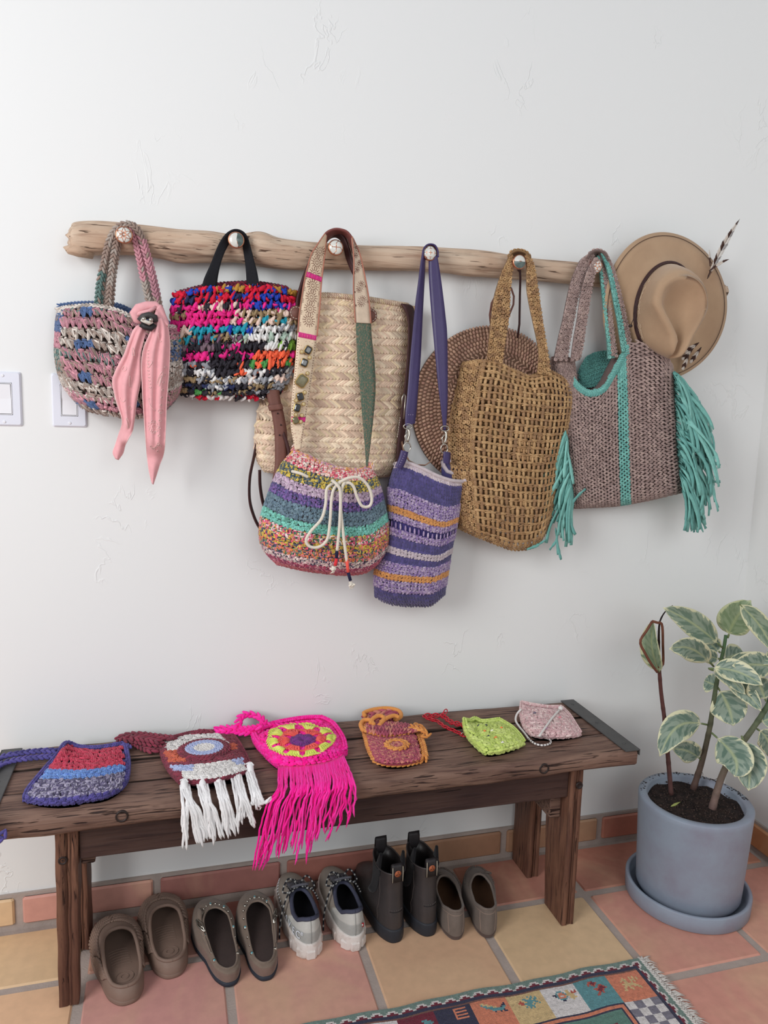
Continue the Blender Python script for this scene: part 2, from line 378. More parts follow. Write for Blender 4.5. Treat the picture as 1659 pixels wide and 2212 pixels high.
# terracotta tile material: object colour + pale flame patches
def tile_mat():
    mt = bpy.data.materials.new('terracotta'); mt.use_nodes = True; nt = mt.node_tree; N = nt.nodes; Lk = nt.links
    b = N['Principled BSDF']; b.inputs['Roughness'].default_value = .48; b.inputs['Specular IOR Level'].default_value = .35
    oi = N.new('ShaderNodeObjectInfo'); tc = N.new('ShaderNodeTexCoord')
    ad = N.new('ShaderNodeVectorMath'); ad.operation = 'ADD'; Lk.new(tc.outputs['Object'], ad.inputs[0]); 
    cm = N.new('ShaderNodeCombineXYZ'); ml = N.new('ShaderNodeMath'); ml.operation = 'MULTIPLY'; ml.inputs[1].default_value = 37.; Lk.new(oi.outputs['Random'], ml.inputs[0]); Lk.new(ml.outputs[0], cm.inputs[2]); Lk.new(cm.outputs[0], ad.inputs[1])
    n = N.new('ShaderNodeTexNoise'); n.inputs['Scale'].default_value = 5.5; n.inputs['Detail'].default_value = 3; n.inputs['Distortion'].default_value = .8; Lk.new(ad.outputs[0], n.inputs['Vector'])
    r = N.new('ShaderNodeValToRGB'); r.color_ramp.elements[0].position = .48; r.color_ramp.elements[1].position = .78; Lk.new(n.outputs['Fac'], r.inputs[0])
    mx = N.new('ShaderNodeMix'); mx.data_type = 'RGBA'; Lk.new(r.outputs[0], mx.inputs[0]); Lk.new(oi.outputs['Color'], mx.inputs[6])
    hs = N.new('ShaderNodeMix'); hs.data_type = 'RGBA'; hs.inputs[0].default_value = .55; Lk.new(oi.outputs['Color'], hs.inputs[6]); hs.inputs[7].default_value = L4((218, 184, 148)); Lk.new(hs.outputs[2], mx.inputs[7])
    n2 = N.new('ShaderNodeTexNoise'); n2.inputs['Scale'].default_value = 45; n2.inputs['Detail'].default_value = 5; Lk.new(ad.outputs[0], n2.inputs['Vector'])
    mr = N.new('ShaderNodeMapRange'); mr.inputs[1].default_value = .3; mr.inputs[2].default_value = .7; mr.inputs[3].default_value = .94; mr.inputs[4].default_value = 1.05; Lk.new(n2.outputs['Fac'], mr.inputs[0])
    vm = N.new('ShaderNodeVectorMath'); vm.operation = 'SCALE'; Lk.new(mx.outputs[2], vm.inputs[0]); Lk.new(mr.outputs[0], vm.inputs['Scale']); Lk.new(vm.outputs[0], b.inputs['Base Color'])
    bp = N.new('ShaderNodeBump'); bp.inputs['Strength'].default_value = .15; bp.inputs['Distance'].default_value = .002; Lk.new(n.outputs['Fac'], bp.inputs['Height']); Lk.new(bp.outputs[0], b.inputs['Normal'])
    return mt
TILE = tile_mat()
pink, salmon, tan, yellow, brown, peach = (206, 150, 142), (206, 146, 130), (212, 172, 140), (220, 186, 146), (166, 116, 104), (212, 162, 140)
S_, X0, Y1, G_ = .3036, .1965, -.2025, .010
tcols = {(0, -4): yellow, (0, -3): yellow, (0, -2): brown, (0, -1): brown, (0, 0): brown, (0, 1): (180, 124, 108), (0, 2): (186, 126, 108), (0, 3): (188, 126, 106),
         (1, -4): yellow, (1, -3): (222, 180, 144), (1, -2): pink, (1, -1): (208, 154, 140), (1, 0): tan, (1, 1): (216, 184, 146), (1, 2): salmon, (1, 3): salmon,
         (2, 1): peach, (2, 2): salmon, (2, 3): (204, 142, 128)}
for r in range(0, 9):
    y1 = Y1 - (r - 1) * S_ if r else -TB; y0 = Y1 - r * S_
    for c in range(-6, 4):
        x0 = X0 + c * S_; x1 = min(x0 + S_, XC - TB)
        if x1 - x0 < .05: continue
        j = lambda: random.uniform(-.0015, .0015)
        hx, hy = (x1 - x0) / 2 - G_, (y1 - y0) / 2 - G_
        mb = MB(); mb.box((-hx + j(), -hy + j(), -.012), (hx + j(), hy + j(), 0), .0035)
        o = mb.build('tile', TILE, fl, smooth=False); o.location = ((x0 + x1) / 2, (y0 + y1) / 2, 0); o.rotation_euler = (random.uniform(-.001, .001), random.uniform(-.001, .001), random.uniform(-.004, .004))
        q = tcols.get((r, c), random.choice([pink, salmon, tan, peach, salmon])); o.color = L4(q)
# tiled skirting
mb = MB(); mb.box((-2.6, -.007, -.004), (XC - .0085, 0.001, HB + .002)); bb = struct(mb.build('baseboard_back', GROUT, smooth=False))
js = [-1.5, -1.19, -.88, -.567, -.259, .051, .315, .663, .964, 1.27, XC - .022]
bc = [pink, peach, yellow, (210, 154, 140), (168, 114, 106), (168, 110, 98), (164, 124, 98), (174, 134, 106), (184, 120, 102), (188, 142, 112)]
for k in range(len(js) - 1):
    g0, g1 = .009, (.009 if k not in (5,) else .002)
    if k == 6: g0 = .002
    w = (js[k + 1] - js[k] - g0 - g1) / 2
    mb = MB(); mb.box((-w, -.007, -.033), (w, .007, .033), .004); o = mb.build('tile', TILE, bb, smooth=False)
    o.location = (js[k] + g0 + w, -.0075, .0465); o.color = L4(bc[k])
mb = MB(); mb.box((XC - .007, -2.6, -.004), (XC + .001, -.0085, HB + .002)); bb2 = struct(mb.build('baseboard_right', GROUT, smooth=False))
for k in range(6):
    y1 = -.022 - k * .305; mb = MB(); mb.box((-.007, -.1435, -.033), (.007, .1435, .033), .004); o = mb.build('tile', TILE, bb2, smooth=False)
    o.location = (XC - .0075, y1 - .148, .0465); o.color = L4([(188, 132, 92), peach, tan][k % 3])
# ------------------------------------------------------------------ light switches
PLAST = mat('switch_plastic', (226, 228, 238), rough=.3, spec=.5); PLAST2 = mat('switch_rocker', (236, 236, 240), rough=.25, spec=.5); GAP = mat('dark_gap', (90, 86, 88), rough=.9)
def switch(x, z, label):
    t = thing('light_switch', label, 'light switch', 'rocker light switches'); t.location = (x, 0, z)
    w, h = .0349, .0571
    mb = MB()
    def rr(hx, hz, y, n=4, r=.004):
        P = []
        for cx, cz, a0 in ((hx - r, hz - r, 0), (-hx + r, hz - r, 90), (-hx + r, -hz + r, 180), (hx - r, -hz + r, 270)):
            for i in range(n + 1):
                a = math.radians(a0 + 90 * i / n); P.append((cx + r * math.cos(a), y, cz + r * math.sin(a)))
        return P
    P = np.array([rr(w, h, -.0), rr(w, h, -.002), rr(w - .003, h - .003, -.006), rr(.0175, .034, -.0062, r=.001), rr(.0172, .0337, -.001, r=.001)])
    mb.grid(P, closeu=True, flip=True); mb.build('face_plate', PLAST, t, smooth=False)
    mb = MB(); mb.box((-.0173, -.0015, -.0338), (.0173, -.001, .0338)); mb.build('gap', GAP, t, smooth=False)
    mb = MB(); P = np.array([rr(.0168, .0333, -.001, r=.002), rr(.0168, .0333, -.0068, r=.002), rr(.0155, .032, -.0068, r=.0015), rr(.0155, .032, -.005, r=.0015)]); mb.grid(P, closeu=True, flip=True); mb.build('bezel', PLAST2, t, smooth=False)
    mb = MB(); a, b = .0145, .031
    V = [(-a, -.006, -b), (a, -.006, -b), (a, -.0048, 0), (-a, -.0048, 0), (-a, -.0085, b), (a, -.0085, b), (-a, -.001, -b), (a, -.001, -b), (a, -.001, b), (-a, -.001, b)]
    mb.add(V, [(0, 1, 2, 3), (3, 2, 5, 4), (0, 6, 7, 1), (4, 5, 8, 9)], [(0, 3, 6), (3, 9, 6), (3, 4, 9), (1, 7, 2), (2, 7, 8), (2, 8, 5)]); mb.build('rocker', PLAST2, t, smooth=False)
    for s in (-1, 1):
        mb = MB(); mb.lathe([(0, 0.0), (.0025, .0), (.0031, -.0006), (.0031, -.0016)][::-1], (0, -.0075, s * .0484), (0, -1, 0), 12); mb.box((-.0026, -.0079, s * .0484 - .0003), (.0026, -.0074, s * .0484 + .0003), col=(.2, .2, .2)); mb.build('screw', PLAST2, t, smooth=False)
switch(-.5197 - .0349, 1.1708 + .0571, 'white rocker light switch, fully uncovered, at the far left end of the wall')
switch(-.4604 + .0349, 1.1708 + .0571, 'white rocker light switch partly covered by the round crochet handbag')

# ------------------------------------------------------------------ driftwood rail with knobs
def wood_mat(name, c1, c2, c3, ax, sc=1., rough=.75, streak=.5):
    """weathered timber: broad tone, dark streaks, fine cracks, all stretched along the grain"""
    mt = bpy.data.materials.new(name); mt.use_nodes = True; nt = mt.node_tree; N = nt.nodes; Lk = nt.links; b = N['Principled BSDF']; b.inputs['Roughness'].default_value = rough; b.inputs['Specular IOR Level'].default_value = .25
    tc = N.new('ShaderNodeTexCoord')
    def nz(s1, s2, scale, det, dist=0.):
        mp = N.new('ShaderNodeMapping'); v = [s2 * sc] * 3; v[ax] = s1 * sc; mp.inputs['Scale'].default_value = v; Lk.new(tc.outputs['Object'], mp.inputs[0])
        n = N.new('ShaderNodeTexNoise'); n.inputs['Scale'].default_value = scale; n.inputs['Detail'].default_value = det; n.inputs['Distortion'].default_value = dist; Lk.new(mp.outputs[0], n.inputs['Vector']); return n.outputs['Fac']
    def ramp(s_, lo, hi):
        m_ = N.new('ShaderNodeMapRange'); m_.inputs[1].default_value = lo; m_.inputs[2].default_value = hi; m_.clamp = True; Lk.new(s_, m_.inputs[0]); return m_.outputs[0]
    def mix(f, a, c):
        m_ = N.new('ShaderNodeMix'); m_.data_type = 'RGBA'; Lk.new(f, m_.inputs[0])
        if isinstance(a, tuple): m_.inputs[6].default_value = a
        else: Lk.new(a, m_.inputs[6])
        m_.inputs[7].default_value = c; return m_.outputs[2]
    broad, streaks, crack = nz(1, 4, 3.2, 4, .5), nz(1, 14, 7, 5, .4), nz(1, 22, 5.5, 3, .8)
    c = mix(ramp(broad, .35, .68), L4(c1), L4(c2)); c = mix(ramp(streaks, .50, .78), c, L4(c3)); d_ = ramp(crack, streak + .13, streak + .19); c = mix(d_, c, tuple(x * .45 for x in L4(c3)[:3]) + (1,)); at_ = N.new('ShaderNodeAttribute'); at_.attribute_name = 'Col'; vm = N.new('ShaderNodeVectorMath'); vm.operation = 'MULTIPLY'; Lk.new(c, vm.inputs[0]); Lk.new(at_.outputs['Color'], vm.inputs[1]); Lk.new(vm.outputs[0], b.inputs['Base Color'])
    m1 = N.new('ShaderNodeMath'); m1.operation = 'MULTIPLY'; m1.inputs[1].default_value = -1.5; Lk.new(d_, m1.inputs[0]); m2 = N.new('ShaderNodeMath'); m2.operation = 'ADD'; Lk.new(m1.outputs[0], m2.inputs[0]); Lk.new(streaks, m2.inputs[1])
    bp = N.new('ShaderNodeBump'); bp.inputs['Strength'].default_value = .8; bp.inputs['Distance'].default_value = .0025; Lk.new(m2.outputs[0], bp.inputs['Height']); Lk.new(bp.outputs[0], b.inputs['Normal']); return mt
WOOD = wood_mat('driftwood', (204, 182, 160), (186, 156, 132), (150, 118, 98), 0, 1.3, streak=.5)
rail = thing('coat_rail', 'long driftwood branch rail with round inlaid knobs mounted across the white wall', 'coat rail')
top = [(155, 497), (167, 483), (245, 482), (319, 489), (370, 497), (437, 500), (500, 506), (549, 502), (588, 513), (628, 520), (700, 525), (791, 530), (902, 532), (1000, 539), (1068, 544), (1150, 555), (1247, 566), (1330, 577), (1450, 595), (1560, 616), (1572, 626)]
bot = [(152, 545), (160, 549), (235, 549), (336, 554), (404, 560), (470, 562), (520, 563), (572, 571), (610, 577), (650, 580), (710, 579), (791, 582), (902, 585), (1016, 591), (1080, 595), (1150, 602), (1234, 611), (1330, 622), (1450, 638), (1560, 649), (1572, 642)]
tp = at([a[0] for a in top], [a[1] for a in top], -.043); bt = at([a[0] for a in bot], [a[1] for a in bot], -.043)
n = 260; tt = cr1(tp, np.linspace(0, 1, n)); bb_ = cr1(bt, np.linspace(0, 1, n)); ctr = (tt + bb_) / 2; rad = np.linalg.norm(tt - bb_, axis=1) / 2
ctr[:, 1] = -np.maximum(rad, .02) - .006
seg = 40; th = np.linspace(0, 2 * np.pi, seg, endpoint=False); X = ctr[:, 0]
bump_ = (1 + .05 * np.sin(3 * th[None] + X[:, None] * 9) + .035 * np.sin(5 * th[None] - X[:, None] * 17) + .03 * np.sin(9 * th[None] + 3 * np.sin(X[:, None] * 6)) + .02 * np.sin(14 * th[None] + 2.4 * np.sin(X[:, None] * 11)))
for kx, ka, kr, km in ((.545, -1.57, .07, .30), (-.35, -1.2, .05, .2), (.27, -2.2, .05, .2), (-.03, .9, .05, .25), (.47, -1.7, .028, .3), (-.19, -1.3, .022, .25), (1.0, -1.4, .03, .25)):
    da = np.angle(np.exp(1j * (th[None] - ka))); d2 = ((X[:, None] - kx) / kr) ** 2 + (da / .55) ** 2
    bump_ += km * .35 * np.exp(-d2) - km * .25 * np.exp(-d2 * 9)
R = rad[:, None] * bump_
P = ctr[:, None] + np.stack([np.zeros_like(R), R * np.cos(th), R * np.sin(th)], -1)
P[..., 0] += .004 * np.sin(th * 2)[None] * (np.arange(n) < 6)[:, None]
mb = MB(); mb.grid(P, closeu=True)
for i, sg in ((0, -1), (n - 1, 1)):
    k1 = ctr[i] + (P[i] - ctr[i]) * .72; k1[:, 0] += sg * .006 + .003 * np.sin(th * 5); k2 = ctr[i] + (P[i] - ctr[i]) * .3; k2[:, 0] += sg * .002
    E_ = np.array([P[i], k1, k2, ctr[i][None] + (P[i] - ctr[i]) * .01]); mb.grid(E_, closeu=True, flip=(sg > 0))
pole = mb.build('driftwood_pole', WOOD, rail)
# split stub at the left end
mb = MB(); mb.tube(px3([(150, 530, -.05), (152, 535, -.05), (170, 540, -.05), (200, 545, -.04)]), [.006, .013, .016, .01], .014, 10); mb.build('split_end', WOOD, rail)
mb = MB(); mb.tube(px3([(1555, 627, -.045), (1563, 631, -.06), (1570, 634, -.062)]), [.018, .017, .009], seg=12); mb.build('branch_stub', WOOD, rail)
def knob(px, py, style):
    c = at(px, py, -.092); R = .0165
    mb = MB(); mb.lathe([(.006, .05), (.007, .02), (.014, .012), (R, .004), (R + .0008, -.001), (R, -.004), (R - .0015, -.0045)][::-1], c, (0, 1, 0), 28)
    kb = mb.build('knob', COPPER, rail)
    mb = MB(); mb.lathe([(R - .0015, -.0035), (R * .75, -.0062), (R * .4, -.0076), (.0003, -.008)], c, (0, 1, 0), 28)
    mb.build('shell_inlay', SHELL, kb)
    mb = MB(); y = c[1] - .0078
    def ln(pts, r=.00095): mb.tube(np.array([(c[0] + a * R, y + .0038 * min(1, (a * a + b * b)), c[2] + b * R) for a, b in pts]), r, seg=6)
    if style == 'flower':
        for k in range(6):
            a = k * math.pi / 3; f = lambda r_, o: (r_ * math.sin(a + o), r_ * math.cos(a + o)); ln([f(.12, 0), f(.5, .38), f(.9, 0)]); ln([f(.12, 0), f(.5, -.38), f(.9, 0)])
    elif style == 'swirl':
        for k in range(4):
            a = k * math.pi / 2; ln([(0, 0), (.5 * math.sin(a), .5 * math.cos(a)), (.93 * math.sin(a + .35), .93 * math.cos(a + .35))])
    elif style == 'check':
        for q in (-.5, 0, .5): ln([(q, -.8), (q * 1.1, 0), (q, .8)]); ln([(-.8, q), (0, q * 1.1), (.8, q)])
    elif style == 'half': ln([(-.95, .05), (0, .05), (.95, .05)]); ln([(0, 0), (0, -.5), (0, -.95)])
    elif style == 'dots':
        for a in np.arange(5) * 1.2566: ln([(.5 * math.sin(a) + .28 * math.sin(b), .5 * math.cos(a) + .28 * math.cos(b)) for b in np.linspace(0, 6.28, 8)])
    elif style == 'leaf': ln([(.1, .95), (.3, .3), (.1, -.3), (.3, -.9)], .0009)
    mb.build('wire_pattern', COPPER, kb)
    if style in ('half', 'leaf'):
        mb = MB(); th = np.linspace(math.pi, 2 * math.pi, 14) if style == 'half' else np.linspace(-1.3, 1.3, 14) + .1
        P = np.array([[(c[0] + R * .9 * s * math.cos(a), y + .0036 * s * s - .0014, c[2] + R * .9 * s * math.sin(a)) for a in th] for s in (.05, .5, 1.)]); mb.grid(P, flip=True); mb.build('dark_inlay', mat('abalone', (84, 100, 96), rough=.2, noise=.5, nscale=120, spec=.7), kb)
for a in ((268, 508, 'flower'), (510, 519, 'leaf'), (725, 535, 'swirl'), (928, 547, 'check'), (1121, 566, 'half'), (1287, 575, 'dots')): knob(*a)
# ------------------------------------------------------------------ hanging bags
def G(*rows): return np.array(rows, float)
def edge(L, Y): return np.array([(a[0], a[1], a[2] if len(a) > 2 else Y) for a in L], float)
def resE(E_, n): return smooth(E_, n)
def strap(parent, name, material, A, B, th=.003, n=60, nu=5, col=(.5, .5, .5), bow=0.0, uv=False):
    S = Strip(A, B, bow); P = S.grid(nu, n); mb = MB()
    mb.slab(P, th, col if not callable(col) else col(P)); return mb.build(name, material, parent), S

# ---- 1 pink and brown crochet handbag
t = thing('crochet_handbag', 'round crochet handbag in dusty pink, brown and cream open stitches, leftmost on the rail', 'handbag')
g1 = G([(125,668),(160,664),(205,662),(252,672),(297,692),(340,705),(378,708),(409,714)],
       [(121,715),(152,722),(205,724),(258,734),(300,748),(345,758),(382,758),(412,750)],
       [(121,775),(155,788),(208,796),(258,806),(300,814),(345,818),(380,812),(408,795)],
       [(137,832),(168,850),(214,862),(260,870),(302,874),(340,872),(372,856),(396,830)],
       [(175,878),(195,889),(225,897),(262,903),(300,905),(330,901),(353,888),(374,868)])
S1 = Surf(g1, -.022, .085, pu=2.6, pv=5, top=.75)
dark = lin((84, 68, 62))
liner(S1, YARN, t, -.006, dark, inset=.0065)
c_p, c_pm, c_tp, c_cr, c_bl, c_tl, c_gy = (204, 142, 154), (176, 122, 134), (154, 132, 120), (222, 212, 202), (84, 106, 146), (92, 122, 116), (172, 160, 150)
def colA(u, v, r):
    seq = [(c_tp, c_pm, c_tp, c_tl), (c_pm, c_p, c_tp), (c_pm, c_tp, c_p), (c_tp, c_gy, c_cr), (c_cr, c_gy, c_tp), (c_pm, c_tp, c_p), (c_pm, c_p, c_tl), (c_p, c_pm, c_tp), (c_p, c_tp, c_pm), (c_cr, c_gy, c_tp), (c_tp, c_cr, c_gy), (c_p, c_pm, c_tp), (c_p, c_pm, c_pm), (c_cr, c_gy, c_tp), (c_gy, c_bl, c_tp)]
    pa = pal(*seq[int(v * 15) % 15]); base = pa[RNG.integers(0, len(pa), len(u))]
    w = (np.sin(u * 7 + r * 2.1) > .95); base = np.where(w[:, None], lin(c_bl) * (1 + .2 * RNG.random((len(u), 1))), base)
    return base
mb = MB()
stitches(mb, S1, 11, .0125, colA, 'v', v0=.03, v1=.97, u0=.08, u1=.72, size=1.0, jit=.17, ply=2, cjit=.12)
stitches(mb, S1, 11, .0125, colA, 'knob', v0=.0, v1=.94, u0=.08, u1=.72, size=.85, jit=.2, ply=2, cjit=.12)
def colA2(u, v, r):
    seq = [(c_p, c_pm), (c_p, c_gy), (c_bl, c_gy), (c_bl, c_tp), (c_cr, c_gy), (c_cr, c_gy, c_tp), (c_tp, c_gy), (c_cr, c_gy), (c_tp, c_p), (c_p, c_tp), (c_pm, c_p), (c_pm, c_tl)]
    pa = pal(*seq[int(v * 12) % 12]); return pa[RNG.integers(0, len(pa), len(u))]
def colA3(u, v, r):
    seq = [(c_bl, c_cr), (c_bl, c_tp), (c_bl, c_bl), (c_p, c_pm), (c_p, c_pm), (c_tl, c_gy), (c_tl, c_tp), (c_tp, c_gy), (c_cr, c_gy), (c_p, c_cr), (c_p, c_gy), (c_bl, c_cr)]
    pa = pal(*seq[int(v * 12) % 12]); return pa[RNG.integers(0, len(pa), len(u))]
stitches(mb, S1, 20, .0095, colA2, 'chunk', u0=.72, u1=1., ply=2, jit=.14)
stitches(mb, S1, 20, .0095, colA3, 'chunk', u0=.0, u1=.08, ply=2, jit=.14)
mb.build('crochet_stitches', YARN, t, kind='stuff')
mb = MB(); uu = np.linspace(0, 1, 60)
rim = S1(uu, np.zeros(60)) + (0, 0, .002)
def chain(mb, path, w, col, n=None, ref=(0, -1, 0), lift=0., ang=.55, tmpl=LOBE, thick=.6):
    """chain stitch (plait of paired lobes) along a path"""
    path = np.asarray(path, float); L = np.linalg.norm(np.diff(path, axis=0), axis=1).sum(); n = n or max(3, int(L / (w * .85)))
    P = smooth(path, n + 1); T = nrm(np.gradient(P, axis=0)); R = nrm(np.broadcast_to(np.asarray(ref, float), T.shape)); N = nrm(R - (R * T).sum(1, keepdims=True) * T); B = np.cross(T, N); st = L / n
    for s in (-1, 1):
        J = RNG.normal(0, .06, (len(P), 1)); d = nrm(T * (1) - B * s * (ang + J)); side = nrm(np.cross(N, d))
        M = np.stack([d * st * 1.75, side * w * .55, N * w * thick], -1); C = col(len(P)) if callable(col) else np.broadcast_to(col, (len(P), 3)) * (1 + RNG.normal(0, .07, (len(P), 1)))
        mb.inst(tmpl, M, P + B * s * w * .25 + N * lift * w, C)
chain(mb, rim, .009, lambda n: pal(c_cr, c_gy, c_cr)[RNG.integers(0, 3, n)], ref=(0, -1, .8))
mb.build('cream_rim', YARN, t, label='cream chain stitch rim')
mb = MB(); back = px3([(128, 660), (170, 655), (215, 655), (255, 659), (290, 674), (330, 690), (380, 700), (408, 708)], -.022)
for dz in (0, .006, .012): chain(mb, back - (0, 0, dz), .008, lin(c_bl), ref=(0, -1, .4))
mb.build('back_rim', YARN, t, label='blue inner edge at the back')
A = edge([(207,658,-.06),(212,610,-.06),(222,568,-.062),(234,522,-.07),(247,498,-.076),(263,484,-.078),(285,483,-.078),(302,500,-.078),(318,540,-.076),(332,590,-.075),(343,640,-.08),(352,700,-.095)], 0)
B = edge([(243,660,-.06),(246,612,-.06),(250,572,-.062),(256,530,-.07),(261,508,-.07),(268,500,-.07),(282,500,-.07),(290,512,-.07),(297,548,-.072),(306,596,-.07),(318,646,-.078),(334,702,-.095)], 0)
SB = Strip(A, B); mb = MB()
hp = pal(c_tp, (140, 112, 96), c_gy, c_tp, c_pm)
def hcol(k):
    def f(n):
        s = np.linspace(0, 1, n); base = pal(*((c_tl, c_tp, c_gy, c_tp, c_p, c_pm, c_tp) if k == 0 else (c_tp, c_gy, c_tp, c_p, c_p, c_gy, c_tp)))
        i = np.clip((s * 7 + RNG.normal(0, .35, n)).astype(int), 0, 6); return base[i]
    return f
vv = np.linspace(0, 1, 90)
for k, u in enumerate((.16, .84)):
    for o_ in (-.0022, .0022): chain(mb, SB(np.full(90, u), vv) + (o_, o_, 0), .0105, hcol(k))
chain(mb, SB(np.full(90, .5), vv) + (0, .005, 0), .0105, hcol(1))
mb.build('rope_handle', YARN, t, kind='stuff')
# bandana tied on the handle
BAND = mat('bandana_cotton', (222, 142, 150), rough=.8, noise=.07, nscale=90, bump=.15, bscale=600, sheen=.15, attr=True)
bt_ = thing('bandana', 'pink printed bandana knotted round the handle of the leftmost crochet bag', 'scarf')
pk = lin((228, 166, 170))
def cloth(mb, A, B, folds, amp, n=70, nu=22, ph=0., th=.0012):
    a = smooth(A, n); b = smooth(B, n); u = np.linspace(0, 1, nu); v = np.linspace(0, 1, n)[:, None]
    p = a[:, None] * (1 - u)[None, :, None] + b[:, None] * u[None, :, None]
    y = p[..., 2] - amp * np.sin(u[None] * folds * math.pi + ph + v * 2.2) * np.sin(np.clip(v * 1.3, 0, 1) * math.pi) ** .4 - .008 * np.sin(u * math.pi)[None]
    P = at(p[..., 0], p[..., 1], y); mb.slab(P, th, pk); return P
def prints(mb, P, marks, c, cw=.0006):
    """printed bandana marks: rings / paisley outlines lying on the cloth"""
    N = gridn(P); mm, nn = P.shape[:2]
    F_ = lambda u, v: (cr2(P, u, v), cr2(N, u, v))
    for (u0, v0, ru, rv, a0, kind) in marks:
        th = np.linspace(0, 2 * np.pi, 18)
        if kind == 'ring': pu, pv = ru * np.cos(th), rv * np.sin(th)
        elif kind == 'drop': k = (1 - np.cos(th)) / 2; pu, pv = ru * np.sin(th) * k, rv * (np.cos(th))
        elif kind == 'arc': th = np.linspace(0, 3.6, 12); pu, pv = ru * np.cos(th), rv * np.sin(th)
        ca, sa = math.cos(a0), math.sin(a0); q = (pu * ca * 1.0 - pv / 3.2 * sa * 1.0, pu * 3.2 * sa * .3 + pv * ca)
        p, nn_ = F_(np.clip(u0 + q[0], .02, .98), np.clip(v0 + q[1], .02, .98)); mb.tube(p + nn_ * .0012, .0011 * c, .0004, 4, ref=(0, -1, 0), cap=False, col=lin((243, 214, 210)))
A1 = edge([(300,702),(289,712),(278,738),(269,764),(258,785),(249,803),(243,826),(252,868),(264,909),(256,940),(249,962),(244,978),(250,991)], -.122)
B1 = edge([(315,712),(312,728),(307,748),(303,770),(304,814),(300,842),(295,868),(287,926),(276,950),(270,962),(266,978),(260,987),(256,993)], -.122)
A1[-4:, 2] = B1[-4:, 2] = -.09
mb = MB(); PL = cloth(mb, A1, B1, 4.3, .0042, ph=.5); mb.build('left_tail', BAND, bt_)
A2 = edge([(334,690),(324,720),(312,748),(307,770),(306,800),(309,865),(312,910),(315,950),(318,985),(321,1010),(325,1030),(329,1045)], -.13)
B2 = edge([(352,686),(361,702),(365,722),(367,750),(365,800),(360,865),(358,920),(356,960),(352,985),(345,1003),(338,1025),(331,1046)], -.13)
A2[-4:, 2] = B2[-4:, 2] = -.1
mb = MB(); PR = cloth(mb, A2, B2, 5.2, .0045, ph=1.4); mb.build('right_tail', BAND, bt_)
mb = MB(); mk = [(.5, .20, .13, .022, .3, 'drop'), (.3, .33, .1, .018, 0, 'ring'), (.62, .42, .12, .03, .5, 'drop'), (.35, .55, .1, .02, 0, 'arc'), (.7, .6, .1, .015, 0, 'ring'), (.5, .72, .1, .02, .3, 'ring')]
prints(mb, PL, mk, .8)
mk2 = [(.55, .12, .12, .02, .2, 'arc'), (.3, .28, .11, .02, 0, 'drop'), (.68, .38, .14, .035, -.4, 'drop'), (.68, .38, .08, .02, -.4, 'drop'), (.4, .52, .14, .03, .2, 'arc'), (.75, .56, .1, .012, 0, 'ring')]
for k in range(10): a = k * .628; mk2.append((.42 + .2 * math.cos(a), .655 + .033 * math.sin(a), .045, .0085, 0, 'ring'))
mk2 += [(.42, .655, .09, .014, 0, 'ring')]
for k in range(12): mk2.append((.85 - .02 * k, .30 + .045 * k, .04, .006, 0, 'ring')); mk2.append((.2 + .01 * k, .2 + .02 * k, .03, .004, 0, 'ring'))
for k in range(7): mk2.append((.25 + .09 * k, .77 + .012 * math.sin(k), .035, .006, 0, 'ring'))
prints(mb, PR, mk2, .8); mb.build('printed_pattern', VCOL, bt_, kind='stuff', label='pale printed paisley and flower outlines')
for P_h in (PL, PR):
    mb = MB(); mb.tube(np.concatenate([P_h[:, 0], P_h[::-1, -1]]), .0011, seg=6, col=lin((236, 190, 190))); mb.build('hem', BAND, bt_)
mb = MB()
cloth(mb, edge([(340,662),(347,658),(352,664),(358,680),(365,697)], -.12), edge([(334,680),(336,690),(340,697),(350,703),(362,706)], -.128), 3, .003, 30, 12)
mb.tube(px3([(310, 700), (296, 690), (292, 678), (300, 668), (318, 662), (336, 660), (345, 668), (340, 684)], -.115), [.004, .009, .0115, .0115, .0105, .009, .009, .005], seg=14, col=pk)
mb.tube(px3([(292, 682, -.118), (305, 676, -.127), (322, 672, -.13), (337, 664, -.122)]), .004, seg=10, col=pk * .97)
mb.build('knot', BAND, bt_)
cl = thing('scarf_clip', 'small black and white scarf clip pinned on the knot of the pink bandana', 'clip')
mb = MB(); mb.tube(px3([(302, 694), (310, 684), (322, 681), (334, 686), (336, 696)], -.136), [.006, .011, .013, .011, .006], .007, 12, col=lin((60, 58, 58)))
mb.tube(px3([(304, 700), (313, 706), (325, 710), (334, 700)], -.137), [.005, .009, .009, .004], .006, 10, col=lin((38, 36, 38))); mb.build('clip_body', LEATHER, cl)
mb = MB()
mb.tube(px3([(305, 690), (313, 694), (322, 698), (329, 694)], -.146), [.005, .009, .009, .004], .004, 10, col=lin((222, 216, 206))); mb.build('fur_patch', YARN, cl, label='cream furry patch')
for q in ((311, 689), (326, 691)):
    mb = MB(); mb.lathe([(.0045, 0), (.0045, -.001), (.003, -.003), (.0002, -.0038)], at(q[0], q[1], -.151), (0, 1, 0), 14); mb.build('stud', METAL, cl)

